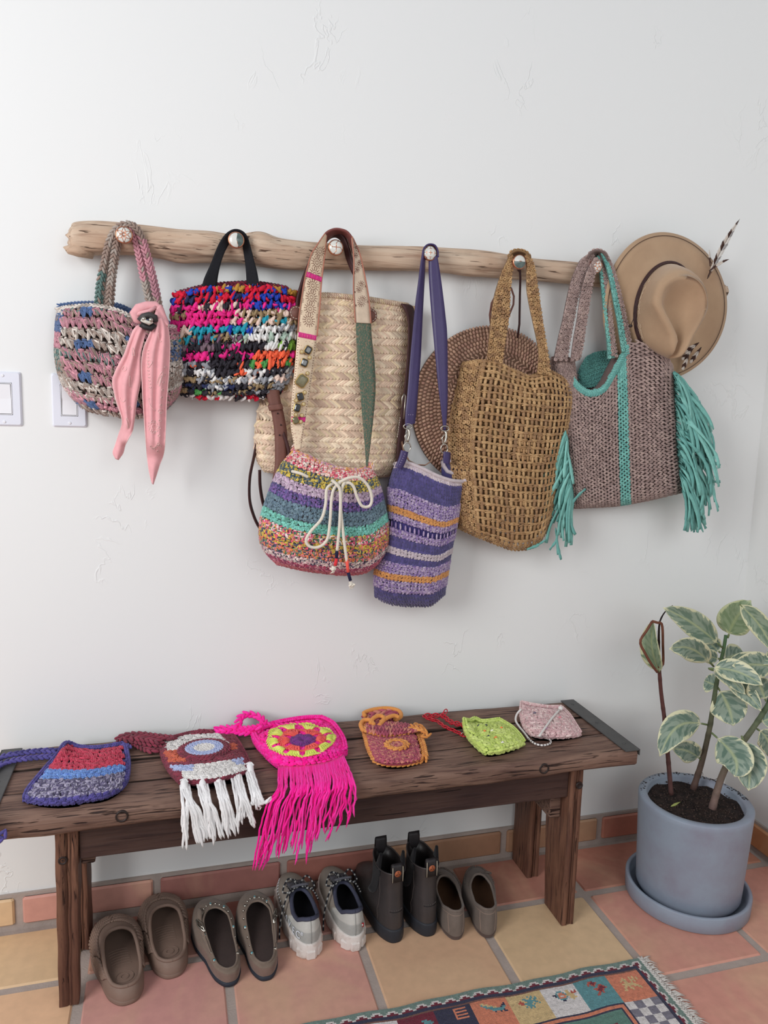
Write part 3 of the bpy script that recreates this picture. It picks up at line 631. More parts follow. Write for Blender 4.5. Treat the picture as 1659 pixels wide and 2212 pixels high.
# ---- 2 rag tote
t = thing('rag_tote', 'square knotted rag tote in hot pink, black and mixed fabric scraps with black webbing handle', 'tote bag')
g2 = G([(384,634),(435,624),(490,619),(545,619),(592,620),(634,630)], [(378,675),(435,672),(490,669),(545,668),(595,668),(641,672)],
       [(380,725),(437,722),(490,720),(545,720),(595,718),(641,715)], [(388,780),(440,780),(490,778),(545,778),(592,776),(634,772)],
       [(392,825),(442,829),(490,829),(545,829),(588,826),(624,816)], [(399,850),(446,856),(492,856),(545,855),(582,850),(610,840)])
S2 = Surf(g2, -.04, .05, pu=3.5, pv=7, top=.8)
liner(S2, YARN, t, -.02, lin((74, 62, 70)), inset=.005)
HP, BK, WH, RD, BL, MU, TE, KH, CRM, GR, OR_, GY, NV, LM = (226, 44, 134), (48, 45, 52), (226, 224, 222), (206, 32, 60), (36, 66, 170), (178, 132, 58), (40, 150, 172), (150, 128, 96), (226, 200, 186), (80, 150, 80), (240, 104, 70), (150, 152, 158), (44, 50, 84), (130, 180, 70)
rows2 = [((RD, BL, MU, CRM, RD), (RD, BL, MU)), ((RD, BL, NV, RD), (RD, BL, RD, BL)), ((CRM, BK, HP, HP), (HP, HP, BL, HP)), ((KH, HP, HP, HP), (CRM, KH, CRM, KH)), ((HP, HP, HP, HP), (CRM, TE, KH, KH)), ((TE, TE, HP, CRM), (WH, BL, WH, GY)), ((TE, (110, 80, 100), KH, KH), ((170, 190, 175), WH, (170, 190, 175), WH)),
         ((HP, BK, (120, 100, 110), BK), (BK, WH, LM, BK)), ((BK, GY, HP, HP), (BK, WH, HP, HP, LM)), ((BK, HP, HP, HP), (HP, BK, OR_, OR_)), ((GY, BK, BK, OR_), (OR_, OR_, BK, GR)), ((BK, GY, WH, BK), (GY, BK, WH, OR_)), ((GY, WH, BK, KH), (WH, GY, GY, CRM)), ((BK, GY, NV, WH), (GY, WH, BK, KH)), ((BK, KH, GR, BK), (BK, GY, KH, BK)), ((BK, RD, WH), (RD, BK, WH))]
def colR(u, v, r):
    a, b = rows2[min(15, int(v * 16))]; out = np.zeros((len(u), 3))
    wl = np.clip(np.round((u * 5 + r * 1.3)).astype(int), 0, 99)
    for i, (uu_, w_) in enumerate(zip(u, wl)):
        p_ = a if uu_ + RNG.normal(0, .05) < .48 else b
        out[i] = lin(p_[RNG.integers(0, len(p_))] if RNG.random() < .45 else p_[w_ % len(p_)])
    return out
mb = MB()
stitches(mb, S2, 15, .0135, colR, 'puff', jit=.22, size=1.08, outj=.35, v0=.005, v1=.99, tmpl=LOBE8)
stitches(mb, S2, 15, .0135, colR, 'puff', jit=.30, size=.8, outj=.5, v0=.01, v1=.99, tmpl=LOBE)
stitches(mb, S2, 15, .009, colR, 'sc', jit=.3, size=.8, outj=.55, v0=.01, v1=.99)
mb.build('rag_stitches', mat('rag_cotton', attr=True, rough=.8, noise=.1, nscale=250, bump=.4, bscale=500, spec=.2), t, kind='stuff')
# fringe of loose threads and scrap tips
mb = MB()
for k in range(150):
    side = RNG.integers(0, 4); s = RNG.random()
    u, v = ((s, 0.01), (s, .99), (.01, s), (.99, s))[side]; p = S2(np.array(u), np.array(v)); c_ = colR(np.array([u]), v, 3)[0]
    out = np.array({0: (0, -.2, 1), 1: (0, -.2, -1), 2: (-1, -.3, 0), 3: (1, -.3, 0)}[int(side)], float) + RNG.normal(0, .5, 3); out[1] = -abs(out[1]); L_ = .003 + .007 * RNG.random()
    q = p + nrm(out) * L_; mb.tube([p, (p + q) / 2 + RNG.normal(0, .0015, 3), q], [.0022, .0015, .0003] if k % 3 else [.0005, .0004, .0002], .0008, 5, col=c_)
mb.build('scrap_ends', YARN, t, kind='stuff')
WEB = mat('black_webbing', (26, 27, 32), rough=.85, noise=.2, nscale=300, bump=.6, bscale=700)
mb = MB(); bk_ = px3([(395, 632, -.055), (450, 619, -.055), (510, 614, -.05), (560, 614, -.05), (620, 624, -.05)])
chain(mb, bk_, .010, lin((120, 40, 60))); chain(mb, bk_ + (0, .004, .002), .009, lin((50, 46, 50))); mb.build('back_rim', YARN, t, kind='stuff')
A = edge([(433,632,-.078),(441,602,-.078),(455,570,-.076),(467,540,-.078),(477,520,-.08),(490,504,-.082),(506,496,-.084),(522,499,-.084),(533,510,-.084),(540,530,-.082),(548,560,-.08),(556,590,-.078),(562,628,-.078)], 0)
B = edge([(468,632,-.07),(470,602,-.072),(476,572,-.074),(484,548,-.074),(491,533,-.072),(500,518,-.066),(509,508,-.064),(517,510,-.064),(524,520,-.068),(526,540,-.07),(530,570,-.072),(532,598,-.072),(533,628,-.072)], 0)
strap(t, 'webbing_handle', WEB, A, B, .003, 90, 6)

# ---- 3 palm basket backpack
t = thing('palm_basket_bag', 'large herringbone woven palm basket bag with brown leather straps', 'basket bag')
g3 = G([(628,650),(665,642),(705,640),(745,643),(790,648),(835,655),(879,662)], [(612,700),(650,698),(700,697),(745,700),(790,702),(840,704),(884,706)],
       [(592,780),(640,778),(695,778),(745,780),(790,782),(835,784),(880,784)], [(566,850),(620,852),(680,854),(735,856),(785,858),(830,858),(873,858)],
       [(551,930),(608,934),(670,936),(728,938),(778,940),(824,940),(866,938)], [(552,985),(610,992),(668,994),(725,996),(775,998),(820,998),(860,994)], [(570,1018),(618,1024),(670,1026),(722,1028),(770,1030),(815,1030),(853,1026)])
S3 = Surf(g3, -.012, .062, pu=3.2, pv=8, top=.85)
liner(S3, RAFFIA, t, -.003, lin((176, 144, 118)), inset=.002)
palm = pal((240, 218, 188), (230, 204, 176), (220, 190, 164), (232, 208, 170), (212, 180, 156))
STRIP = _lobe(4, ((-.46, .46), (.46, .46)))
mb = MB(); rows = 31; e = 2e-3
for r in range(rows):
    v = (r + .5) / rows; uu = np.linspace(0, 1, 80); P = S3(uu, np.full(80, v)); s = np.r_[0, np.cumsum(np.linalg.norm(np.diff(P, axis=0), axis=1))]
    n = int(s[-1] / .0076); u = np.interp((np.arange(n) + .5) / n * s[-1], s, uu); u = np.clip(u, .003, .997); V = np.full(n, v)
    P = S3(u, V); a = (S3(u + e, V) - S3(u - e, V)) / (2 * e); b = (S3(u, V + e) - S3(u, V - e)) / (2 * e); h = np.linalg.norm(b, axis=1)[:, None] / rows
    U = nrm(a); Vd = nrm(b); N = -nrm(np.cross(a, b)); sg = 1 if r % 2 == 0 else -1
    d = nrm(U * .80 + Vd * .60 * sg + N * .09 * sg); side = nrm(np.cross(N, d)); tone = .5 + .5 * np.sin(r * 1.7) + RNG.normal(0, .5, n)
    C = palm[np.clip((tone * 2.2 + 1).astype(int), 0, 4)] * (1 + RNG.normal(0, .10, (n, 1))) * (.93 if sg > 0 else 1.04)
    M = np.stack([d * h * 1.72, side * .0078, N * .0024], -1); mb.inst(STRIP, M, P + N * .0008 + RNG.normal(0, .0002, (n, 3)), C)
wv = mb.build('woven_strips', RAFFIA, t, kind='stuff', smooth=False)
mb = MB(); rim = S3(np.linspace(.02, 1, 70), np.zeros(70)) + (0, 0.0, .002)
mb.tube(rim, .005, .004, 8, col=lin((190, 160, 130)))
def wrap(mb, path, r, n, col, tmpl=LOBE):
    P = smooth(path, n); T = nrm(np.gradient(P, axis=0)); R0 = np.array([0, -1., 0]); N = nrm(R0 - (T @ R0)[:, None] * T); B = np.cross(T, N)
    for a0 in (-1.1, -.2, .7):
        off = N * math.cos(a0) * r + B * math.sin(a0) * r; tang = -N * math.sin(a0) + B * math.cos(a0); d = nrm(tang + T * .8); side = nrm(np.cross(off, d))
        M = np.stack([d * r * 1.6, side * r * .9, nrm(off) * r * .5], -1); mb.inst(tmpl, M, P + off, palm[RNG.integers(0, 5, n)] * .86)
wrap(mb, rim, .0055, 60, None); mb.build('braided_rim', RAFFIA, t, kind='stuff')
mb = MB()
P = np.array([at([870, 885, 900, 913], [q, q + 2, q + 4, q + 6], y) for q, y in ((658, -.03), (680, -.028), (705, -.026), (745, -.024))]); P[:, -1, 0] -= np.array([0, .002, .01, .03])
mb.slab(P, .008, lin((196, 166, 130))); mb.build('back_corner', RAFFIA, t)
br, dbr = lin((112, 72, 62)), lin((66, 36, 36))
# leather handle over the knob
A = edge([(640,668,-.08),(641,645,-.08),(647,622,-.078),(655,596,-.076),(668,565,-.072),(686,535,-.07),(700,512,-.07),(712,502,-.07),(726,500,-.07),(742,510,-.072),(752,530,-.072),(762,562,-.074),(774,590,-.076),(786,612,-.078),(795,640,-.08),(800,672,-.08)], 0)
B = edge([(650,670,-.07),(651,648,-.07),(657,626,-.07),(665,602,-.068),(678,572,-.062),(694,545,-.06),(704,524,-.058),(714,514,-.056),(726,512,-.056),(737,520,-.058),(744,538,-.06),(752,568,-.062),(764,596,-.068),(776,618,-.07),(786,646,-.07),(790,674,-.07)], 0)
strap(t, 'leather_handle', LEATHER, A, B, .005, 80, 4, dbr)
for q, w in (((640, 676), 1), ((800, 682), 1)):
    mb = MB(); c = at(q[0], q[1], -.086); mb.lathe([(.0, .002), (.012, .002), (.016, 0), (.0155, -.0015), (.0002, -.003)], c, (0, 1, 0), 24, br); o = mb.build('leather_patch', LEATHER, t)
    mb = MB()
    for k in range(12): a = k * math.pi / 6; p = c + np.array([.0125 * math.cos(a), -.0026, .0125 * math.sin(a)]); dd = np.array([-math.sin(a), 0, math.cos(a)]) * .0022; mb.tube([p - dd, p, p + dd], .0006, seg=5, col=lin((225, 215, 200)))
    mb.build('patch_stitching', VCOL, o)
# lower left shoulder strap
strap(t, 'left_shoulder_strap', LEATHER, edge([(575,842),(579,866),(588,900),(593,940),(594,985),(592,1016),(583,1060),(574,1096)], -.088), edge([(602,842),(606,866),(614,900),(620,940),(620,985),(616,1016),(604,1050),(590,1090)], -.088), .004, 60, 4, br, .002)
mb = MB(); mb.slab(Strip(edge([(578, 876), (582, 888)], -.094), edge([(609, 872), (612, 884)], -.094)).grid(4, 4), .005, br * 1.1); mb.build('strap_keeper', LEATHER, t)
for q in ((604, 893), (611, 918), (608, 940)):
    mb = MB(); mb.lathe([(.0018, 0), (.0018, -.0012), (.0002, -.0012)], at(q[0] - 4, q[1], -.0935), (0, 1, 0), 10, lin((30, 18, 18))); mb.build('strap_hole', VCOL, t)
strap(t, 'strap_tail', LEATHER, edge([(610,940),(618,965),(622,990),(616,1018)], -.094), edge([(614,932),(624,960),(630,990),(626,1012)], -.094), .003, 30, 3, dbr)
mb = MB(); mb.tube(smooth(px3([(556, 950, -.03), (548, 990, -.035), (540, 1030, -.04), (539, 1075, -.04), (546, 1108, -.04), (560, 1138, -.045), (580, 1150, -.05)]), 30), .002, .0065, 6, ref=(1, -.6, 0), col=dbr); mb.build('strap_loop', LEATHER, t)
mb = MB(); mb.tube(smooth(px3([(561, 1015, -.05), (562, 1050, -.05), (568, 1085, -.05), (578, 1110, -.055)]), 20), .002, .006, 6, ref=(1, -.8, 0), col=dbr); mb.build('strap_loop', LEATHER, t)
strap(t, 'right_shoulder_strap', LEATHER, edge([(866,657,-.06),(872,664,-.066),(881,690,-.066),(882,740,-.066),(876,820,-.066),(868,880,-.066),(861,940,-.064),(856,1000,-.06),(852,1045,-.05)], 0),
      edge([(885,659,-.05),(893,668,-.05),(895,700,-.05),(893,750,-.05),(886,830,-.05),(879,900,-.05),(873,945,-.05),(867,1000,-.05),(862,1040,-.05)], 0), .004, 70, 4, dbr)
mb = MB(); mb.tube(px3([(867,880),(869,858),(873,850),(876,856),(874,880),(872,905)], -.078), .0016, seg=8); mb.build('buckle', METAL, t)
mb = MB()
for k in range(9): p = at(864 - k * .7, 905 + k * 5, -.073); mb.tube([p, p + (0, 0, .0022), p + (0, 0, .0044)], .0006, seg=5, col=lin((225, 215, 200)))
mb.build('strap_stitching', VCOL, t)
mb = MB(); mb.tube(px3([(868, 955, -.07), (873, 978, -.09), (884, 996, -.105), (900, 1004, -.11), (918, 1005, -.108), (931, 997, -.104), (935, 984, -.102)]), .0045, .0014, 8, ref=(0, -1, .3), col=lin((150, 116, 96))); mb.build('curled_strap_end', LEATHER, t)

# ---- 4 bucket bag with patterned strap
t = thing('bucket_bag', 'multicoloured striped crochet bucket bag with jewelled cream strap and rope drawstring', 'shoulder bag')
g4 = G([(634,974),(660,984),(690,998),(720,1008),(750,1014),(778,1015),(800,1009)], [(606,1008),(640,1026),(675,1038),(713,1047),(752,1053),(788,1051),(816,1040)],
       [(582,1063),(620,1084),(662,1096),(706,1104),(750,1109),(794,1104),(828,1080)], [(564,1122),(608,1145),(655,1157),(704,1163),(752,1167),(800,1161),(838,1134)],
       [(566,1178),(610,1196),(656,1206),(704,1213),(752,1217),(800,1210),(836,1180)], [(600,1218),(632,1226),(668,1233),(708,1238),(750,1241),(788,1236),(818,1216)])
S4 = Surf(g4, -.085, .095, pu=2.3, pv=4, top=.45)
liner(S4, YARN, t, -.078, lin((138, 116, 124)), inset=.004)
def P_(*c): return pal(*c)
lil, pur, slate, turq = (186, 160, 182), (122, 96, 160), (112, 136, 152), (124, 202, 188)
tab4 = [(.045, P_((226, 150, 140), (230, 170, 90), (210, 140, 180), (228, 200, 190)), None), (.15, P_((222, 120, 128), (236, 214, 204), (226, 160, 140), (220, 80, 110), (240, 220, 210)), None), (.235, P_((214, 186, 70), (96, 104, 110), (70, 90, 100), (222, 196, 90)), None),
        (.33, P_((198, 172, 194), (206, 184, 200), (188, 160, 184)), None), (.40, P_(pur, (72, 72, 120), (126, 90, 160)), None), (.50, P_(slate, (112, 138, 150), (84, 108, 124)), None), (.56, P_(turq, (130, 204, 190), (110, 180, 160)), None),
        (.64, P_((226, 80, 120), (240, 220, 214), (70, 120, 90), (220, 180, 90), (226, 130, 140)), None), (.72, P_((214, 180, 60), (70, 76, 96), (226, 90, 110), (220, 190, 90)), None), (.79, P_((222, 120, 100), (226, 130, 60), (120, 150, 110), (70, 70, 96), (236, 140, 150)), None),
        (.87, P_((76, 62, 90), (232, 214, 204), (204, 156, 164), (226, 208, 200)), None), (.94, P_((150, 54, 90), (180, 60, 96), (214, 150, 160)), None), (1.1, P_((206, 120, 120), (196, 90, 110)), None)]
mb = MB(); stitches(mb, S4, 28, .0105, mix_rows(tab4), 'chunk', jit=.13, cjit=.13, ply=2, size=1.02); mb.build('crochet_stitches', YARN, t, kind='stuff')
for a, b in (((634, 986), (642, 962)), ((797, 1016), (800, 1004))):
    mb = MB(); p = px3([(a[0] - 6, a[1] + 6), a, ((a[0] + b[0]) / 2, (a[1] + b[1]) / 2), b], -.105)
    for k in (-1, 0, 1): chain(mb, p + (k * .005, 0, 0), .009, lambda n: tab4[0][1][RNG.integers(0, 4, n)])
    mb.build('strap_tab', YARN, t)
mb = MB(); ribb = S4(np.linspace(0, 1, 60), np.zeros(60)); chain(mb, ribb, .0085, lambda n: tab4[0][1][RNG.integers(0, 4, n)], ref=(0, -1, .7)); mb.build('rim', YARN, t)
# patterned strap
cream, brn = lin((206, 186, 164)), lin((118, 74, 62))
Ai = edge([(702,504,-.098),(692,518,-.1),(683,532,-.1),(672,550,-.1),(662,585,-.1),(656,612,-.1),(651,645,-.1),(646,680,-.1),(641,742,-.1),(636,800,-.102),(631,853,-.104),(628,918,-.108),(632,945,-.11),(637,972,-.112)], 0)
Bi = edge([(705,510,-.09),(703,535,-.085),(700,560,-.085),(697,585,-.088),(694,612,-.09),(692,645,-.09),(689,680,-.092),(683,742,-.094),(676,800,-.097),(668,853,-.1),(658,918,-.106),(653,945,-.11),(649,970,-.112)], 0)
Bi = smooth(Bi, len(Ai))
Ai = smooth(Ai, 30); Bi = smooth(Bi, 30)
lft, SL = strap(t, 'strap_left_side', LEATHER, Ai, Bi, .0035, 90, 6, lin((226, 204, 176)), .001)
# raised edge piping
mb = MB()
for u in (.0, 1.): mb.tube(SL(np.full(60, u), np.linspace(0, .47, 60)) + (0, -.0022, 0), .0014, seg=6, col=lin((176, 112, 92)))
mb.build('copper_piping', LEATHER, lft, label='copper coloured edge piping')
def rosettes(mb, S, vs, c, r=.0125):
    for v in vs:
        for (uo, k0, rr) in ((.5, 14, r),):
            ctr = S(np.array(uo), np.array(v)); e = 1e-3
            U = nrm(S(np.array(uo + .05), np.array(v)) - ctr); Vd = nrm(S(np.array(uo), np.array(min(1, v + .02))) - ctr); N = nrm(np.cross(U, Vd)); N = N if N[1] < 0 else -N
            for rad, k, ln, wd in ((rr * .72, 14, rr * .42, rr * .13), (rr * .3, 8, rr * .25, rr * .11), (rr * 1.06, 14, rr * .16, rr * .16)):
                a = np.arange(k) * 2 * math.pi / k; d = U * np.cos(a)[:, None] + Vd * np.sin(a)[:, None]; sd = np.cross(N[None], d)
                M = np.stack([d * ln, sd * wd, np.broadcast_to(N * .0009, d.shape)], -1); mb.inst(LOBE, M, ctr + d * rad + N * .0022, c)
        for uo in (.1, .9):
            for dv_ in (.018, .025, .032):
                ctr = S(np.array(uo), np.array(v + dv_)); mb.inst(LOBE, np.eye(3)[None] * (.0028, .0012, .0014), (ctr + (0, -.0022, 0))[None], c)
mb = MB(); rosettes(mb, SL, np.arange(.085, .45, .0535), brn); mb.build('punched_rosettes', VCOL, lft, kind='stuff')
hpc = lin((232, 60, 150))
for v in (.205, .478, .86):
    mb = MB()
    for u in np.linspace(.06, .94, 14): p = SL(np.array([u, u]), np.array([v - .011, v + .011])) + (0, -.0024, 0); mb.tube([p[0], (p[0] + p[1]) / 2 + RNG.normal(0, .0004, 3), p[1]], .0013, seg=5, col=hpc)
    mb.build('pink_thread_band', YARN, lft, kind='stuff')
mb = MB()
for v in np.arange(.5, .98, .012):
    for u in (.06, .94): mb.inst(LOBE, np.eye(3)[None] * (.0026, .001, .002), (SL(np.array([u]), np.array([v])) + (0, -.0018, 0)), brn)
for k in range(90): u, v = .12 + .76 * RNG.random(), .5 + .48 * RNG.random(); mb.inst(LOBE, np.eye(3)[None] * (.0012, .0008, .0016), SL(np.array([u]), np.array([v])) + (0, -.0022, 0), lin((176, 120, 110)))
mb.build('edge_pattern', VCOL, lft, kind='stuff')
GEM = mat('smoky_glass', (52, 52, 52), rough=.06, spec=.9, noise=.3, nscale=90); GEM2 = mat('olive_glass', (112, 106, 76), rough=.06, spec=.9, noise=.3, nscale=80); GOLDG = mat('champagne_glass', (196, 176, 128), rough=.12, spec=.8)
def gem(cx, cy, w, h, ang, m_):
    px, py = 520 + cx / 3.6875, 460 + cy / 3.6875; c = at(px, py, -.1075 - (py - 750) * .00006); ca, sa = math.cos(ang), math.sin(ang)
    oc = lambda a, b, k=.32: [(a, b - b * k), (a - a * k, b), (-a + a * k, b), (-a, b - b * k), (-a, -b + b * k), (-a + a * k, -b), (a - a * k, -b), (a, -b + b * k)]
    R2 = lambda L, y: np.array([(c[0] + x * ca - z * sa, c[1] + y, c[2] + x * sa + z * ca) for x, z in L])
    mb = MB(); mb.grid(np.array([R2(oc(w * 1.2, h * 1.15), .003), R2(oc(w * 1.2, h * 1.15), -.0012), R2(oc(w, h), -.0018), R2(oc(w, h), .001)]), closeu=True); f = mb.build('gem_setting', BRASS, lft, smooth=False)
    mb = MB(); P = np.array([R2(oc(w, h), -.0012), R2(oc(w * .85, h * .85), -.003), R2(oc(w * .55, h * .62), -.0042)]); mb.grid(P, closeu=True); n0 = mb.n; mb.add(P[-1], None, [(0, i + 1, i) for i in range(1, 7)])
    mb.build('gem', m_, f, smooth=False)
def dotg(cx, cy):
    px, py = 520 + cx / 3.6875, 460 + cy / 3.6875; c = at(px, py, -.107 - (py - 750) * .00006)
    mb = MB(); mb.lathe([(.0045, .003), (.0045, -.001), (.0036, -.0018), (.0034, -.001)], c, (0, 1, 0), 16); f = mb.build('gem_setting', BRASS, lft)
    mb = MB(); mb.lathe([(.0035, -.001), (.0028, -.0025), (.0002, -.003)], c, (0, 1, 0), 12); mb.build('gem', GOLDG, f, smooth=False)
K = 1 / 3.6875 * .0010
for a in ((537, 1093, .0072, .0082, -.5, GEM), (507, 1194, .0072, .008, -.35, GEM), (487, 1338, .0105, .0125, -.6, GEM2), (474, 1464, .0072, .008, .3, GEM), (450, 1552, .0066, .0085, -.25, GEM), (437, 1652, .006, .0072, .4, GEM2)): gem(*a)
for a in ((487, 1107), (550, 1152), (532, 1278), (510, 1430), (441, 1495), (501, 1523), (439, 1608), (488, 1613), (479, 1663)): dotg(*a)
# top arch and right side
A = edge([(701,506,-.098),(709,499,-.1),(723,494,-.102),(737,495,-.102),(750,500,-.102),(760,512,-.1),(765,524,-.098)], 0)
B = edge([(702,522,-.066),(710,516,-.062),(722,508,-.06),(736,508,-.06),(747,516,-.06),(756,530,-.062),(762,548,-.07)], 0)
strap(t, 'strap_arch', LEATHER, A, B, .0035, 50, 5, lin((124, 70, 66)))
A = edge([(760,510,-.1),(762,535,-.1),(764,568,-.1),(763,623,-.1),(765,660,-.1),(767,697,-.1)], 0)
B = edge([(762,514,-.09),(770,532,-.09),(778,553,-.09),(790,607,-.092),(797,650,-.094),(801,699,-.095)], 0)
rgt, SR = strap(t, 'strap_right_side', LEATHER, A, B, .0035, 60, 5, cream)
mb = MB()
for u in (.0, 1.): mb.tube(SR(np.full(40, u), np.linspace(.02, 1, 40)) + (0, -.0022, 0), .0014, seg=6, col=lin((176, 112, 92)))
mb.build('copper_piping', LEATHER, rgt)
mb = MB(); rosettes(mb, SR, (.3, .46, .62, .78), brn, .0105); rosettes(mb, SR, (.18,), brn, .006); mb.build('punched_rosettes', VCOL, rgt, kind='stuff')
GRN = mat('green_woven_webbing', (92, 116, 100), rough=.8, col2=(150, 116, 96), thr=(.50, .64), nscale=240, noise=.35, bump=.8, bscale=900, stretch=(1.6, 1, 1.0))
A = edge([(769,697,-.098),(770,731,-.098),(773,785,-.1),(778,840,-.1),(783,900,-.103),(787,945,-.106),(791,1008,-.108)], 0)
B = edge([(801,697,-.092),(803,731,-.09),(809,785,-.09),(811,840,-.092),(807,895,-.096),(801,950,-.102),(794,1010,-.108)], 0)
strap(t, 'green_strap_end', GRN, A, B, .002, 60, 5)
# rope drawstring
rope = lin((228, 220, 206)); CR = .0032
def cord(mb, L, Y=-.19, r=CR, col=rope, n=None):
    P = smooth(px3(L, Y) if len(L[0]) == 2 else px3(L), n or max(12, len(L) * 7)); mb.tube(P, r, seg=9, col=col)
    # twisted relief
    T = nrm(np.gradient(P, axis=0)); Ln = np.linalg.norm(np.diff(P, axis=0), axis=1).sum(); k = int(Ln / .0022); Q = smooth(P, k); T = nrm(np.gradient(Q, axis=0)); R0 = np.array([0, -1., 0]); N = nrm(R0 - (T @ R0)[:, None] * T); B = np.cross(T, N)
    d = nrm(T + B * .9); M = np.stack([d * r * 1.6, nrm(np.cross(N, d)) * r * .5, N * r * .5], -1); mb.inst(LOBE, M, Q + N * r * .85, col)
    for s in (-1, 1):
        off = nrm(N * .5 + B * s); M = np.stack([nrm(T + np.cross(off, T) * -.9) * r * 1.5, nrm(np.cross(off, T)) * r * .5, off * r * .5], -1); mb.inst(LOBE, M, Q + off * r * .85, col)
dr = thing('drawstring', 'cream rope drawstring tied in a bow on the striped bucket bag', 'drawstring')
mb = MB()
cord(mb, [(720,1045,-.178),(706,1056,-.188),(703,1090,-.194),(694,1121,-.196),(671,1148,-.196),(661,1168,-.194),(670,1181,-.194),(690,1181,-.194),(707,1164,-.195),(713,1124,-.196),(716,1078,-.196),(722,1055,-.194),(736,1042,-.19)], r=CR)
mb.build('bow_loop', COTTON, dr, label='left bow loop')
mb = MB(); cord(mb, [(726,1046,-.184),(740,1038,-.194),(755,1032,-.196),(776,1032,-.195),(795,1050,-.192),(803,1076,-.19),(798,1093,-.189),(782,1093,-.191),(771,1073,-.193),(764,1052,-.194),(754,1043,-.193),(742,1046,-.19)]); mb.build('bow_loop', COTTON, dr, label='right bow loop')
mb = MB(); cord(mb, [(718,1038,-.18),(727,1046,-.2),(735,1064,-.203),(734,1124,-.203),(730,1170,-.2),(728,1188,-.198)]); mb.build('cord_tail', COTTON, dr)
mb = MB(); cord(mb, [(752,1040,-.182),(742,1046,-.196),(737,1066,-.198),(736,1100,-.199),(741,1150,-.2),(746,1190,-.199),(749,1212,-.197)]); mb.build('cord_tail', COTTON, dr)
mb = MB(); cord(mb, [(632,1018,-.145),(640,1020,-.158),(652,1024,-.163),(664,1030,-.162)]); mb.build('eyelet_cord', COTTON, dr)
nvy, rdd = lin((36, 36, 66)), lin((222, 60, 66))
for L, c_ in (([(728,1186),(727,1206)], nvy), ([(727,1206),(724,1222)], rdd), ([(749,1208),(752,1236)], lin((240, 96, 84))), ([(752,1236),(757,1254)], nvy)):
    mb = MB(); p = px3(L, -.197); mb.tube(np.array([p[0], (p[0] + p[1]) / 2, p[1]]), CR * 1.12, seg=10, col=c_); mb.build('thread_wrap', COTTON, dr)
for q in ((721, 1228), (759, 1262)):
    mb = MB(); c = at(q[0], q[1], -.196)
    for k in range(9): d = nrm(RNG.normal(0, 1, 3)); mb.inst(LOBE8, np.stack([d * .011, nrm(np.cross(d, (0, 1, .3))) * .006, nrm(np.cross(d, np.cross(d, (0, 1, .3)))) * .006], -1)[None], (c + RNG.normal(0, .0022, 3))[None], rope)
    for k in range(5): mb.tube([c, c + (RNG.normal(0, .003), 0, -.006), c + (RNG.normal(0, .006), 0, -.011)], [.0014, .001, .0004], seg=5, col=rope)
    mb.build('end_knot', COTTON, dr)
# ---- 5 purple felted bag
t = thing('felted_bag', 'tall purple felted bag with lilac, orange and white stripes on purple leather strap', 'shoulder bag')
g5 = G([(853,1002),(880,1000),(912,1012),(945,1028),(976,1038),(1003,1040)], [(838,1056),(866,1062),(900,1076),(935,1090),(965,1098),(994,1090)],
       [(838,1118),(864,1126),(898,1138),(932,1148),(958,1150),(986,1138)], [(830,1184),(858,1194),(890,1201),(922,1206),(948,1206),(976,1190)],
       [(810,1232),(840,1242),(872,1246),(905,1249),(936,1248),(968,1234)], [(809,1288),(836,1303),(868,1309),(900,1310),(932,1308),(961,1284)])
S5 = Surf(g5, -.075, .062, pu=2.6, pv=6, top=.7, extra=lambda u, v: .004 * np.sin(u * 9) * np.clip(v * 3 - 2, 0, 1))
liner(S5, FELT, t, -.068, lin((66, 58, 118)), inset=.003)
puf, lilc, orc, whc = P_((66, 58, 118), (74, 64, 126), (60, 52, 108)), P_((150, 126, 172), (196, 178, 202), (126, 98, 160), (176, 152, 190)), P_((220, 156, 84), (212, 144, 76)), P_((206, 192, 196), (196, 180, 190))
tab5 = [(.045, whc, None), (.19, puf, None), (.30, lilc, None), (.36, orc, None), (.405, lilc, None), (.46, lilc, None), (.50, lilc, None), (.575, puf, None), (.625, whc, None), (.695, puf, None), (.785, lilc, None), (.83, orc, None), (.915, lilc, None), (1.1, puf, None)]
mb = MB()
def eye(u, v, r): return ~((v > .41) & (v < .46)) & np.ones(len(u), bool)
def isfelt(v): return (v < .19) | (.50 < v < .575) | (.625 < v < .695) | (v > .915)
R5 = 42
for r in range(R5):
    a, b = r / R5, (r + 1) / R5; m_ = (a + b) / 2
    if .405 < m_ < .46: continue
    stitches(mb, S5, 1, .0085 if not isfelt(m_) else .007, mix_rows([(2, [x for x in tab5 if m_ <= x[0]][0][1], None)]), 'felt' if isfelt(m_) else 'chunk', v0=a, v1=b, jit=.14, size=1.0, ply=1 if isfelt(m_) else 2, cjit=.06)
mb.build('wool_stitches', FELT, t, kind='stuff')
mb = MB(); stitches(mb, S5, 1, .0115, lambda u, v, r: lilc[RNG.integers(0, 4, len(u))], 'rib', v0=.40, v1=.465, size=.55, jit=.05)
mb.build('openwork_row', FELT, t, kind='stuff')
mb = MB(); rm = S5(np.linspace(0, 1, 50), np.zeros(50)); mb.tube(rm, .0055, .0045, 10, col=whc[0]); 
mb.tube(px3([(1003,1040,-.1),(1006,1028,-.085),(1000,1012,-.078),(985,1002,-.076),(970,994,-.076),(958,992,-.078)]), .0055, seg=10, col=whc[0])
mb.tube(px3([(992,1036,-.086),(990,1026,-.082),(978,1022,-.08),(966,1018,-.08),(958,1006,-.08),(956,996,-.08)]), .005, seg=10, col=whc[0] * .95)
mb.build('white_rim', FELT, t, label='off white felted rim')
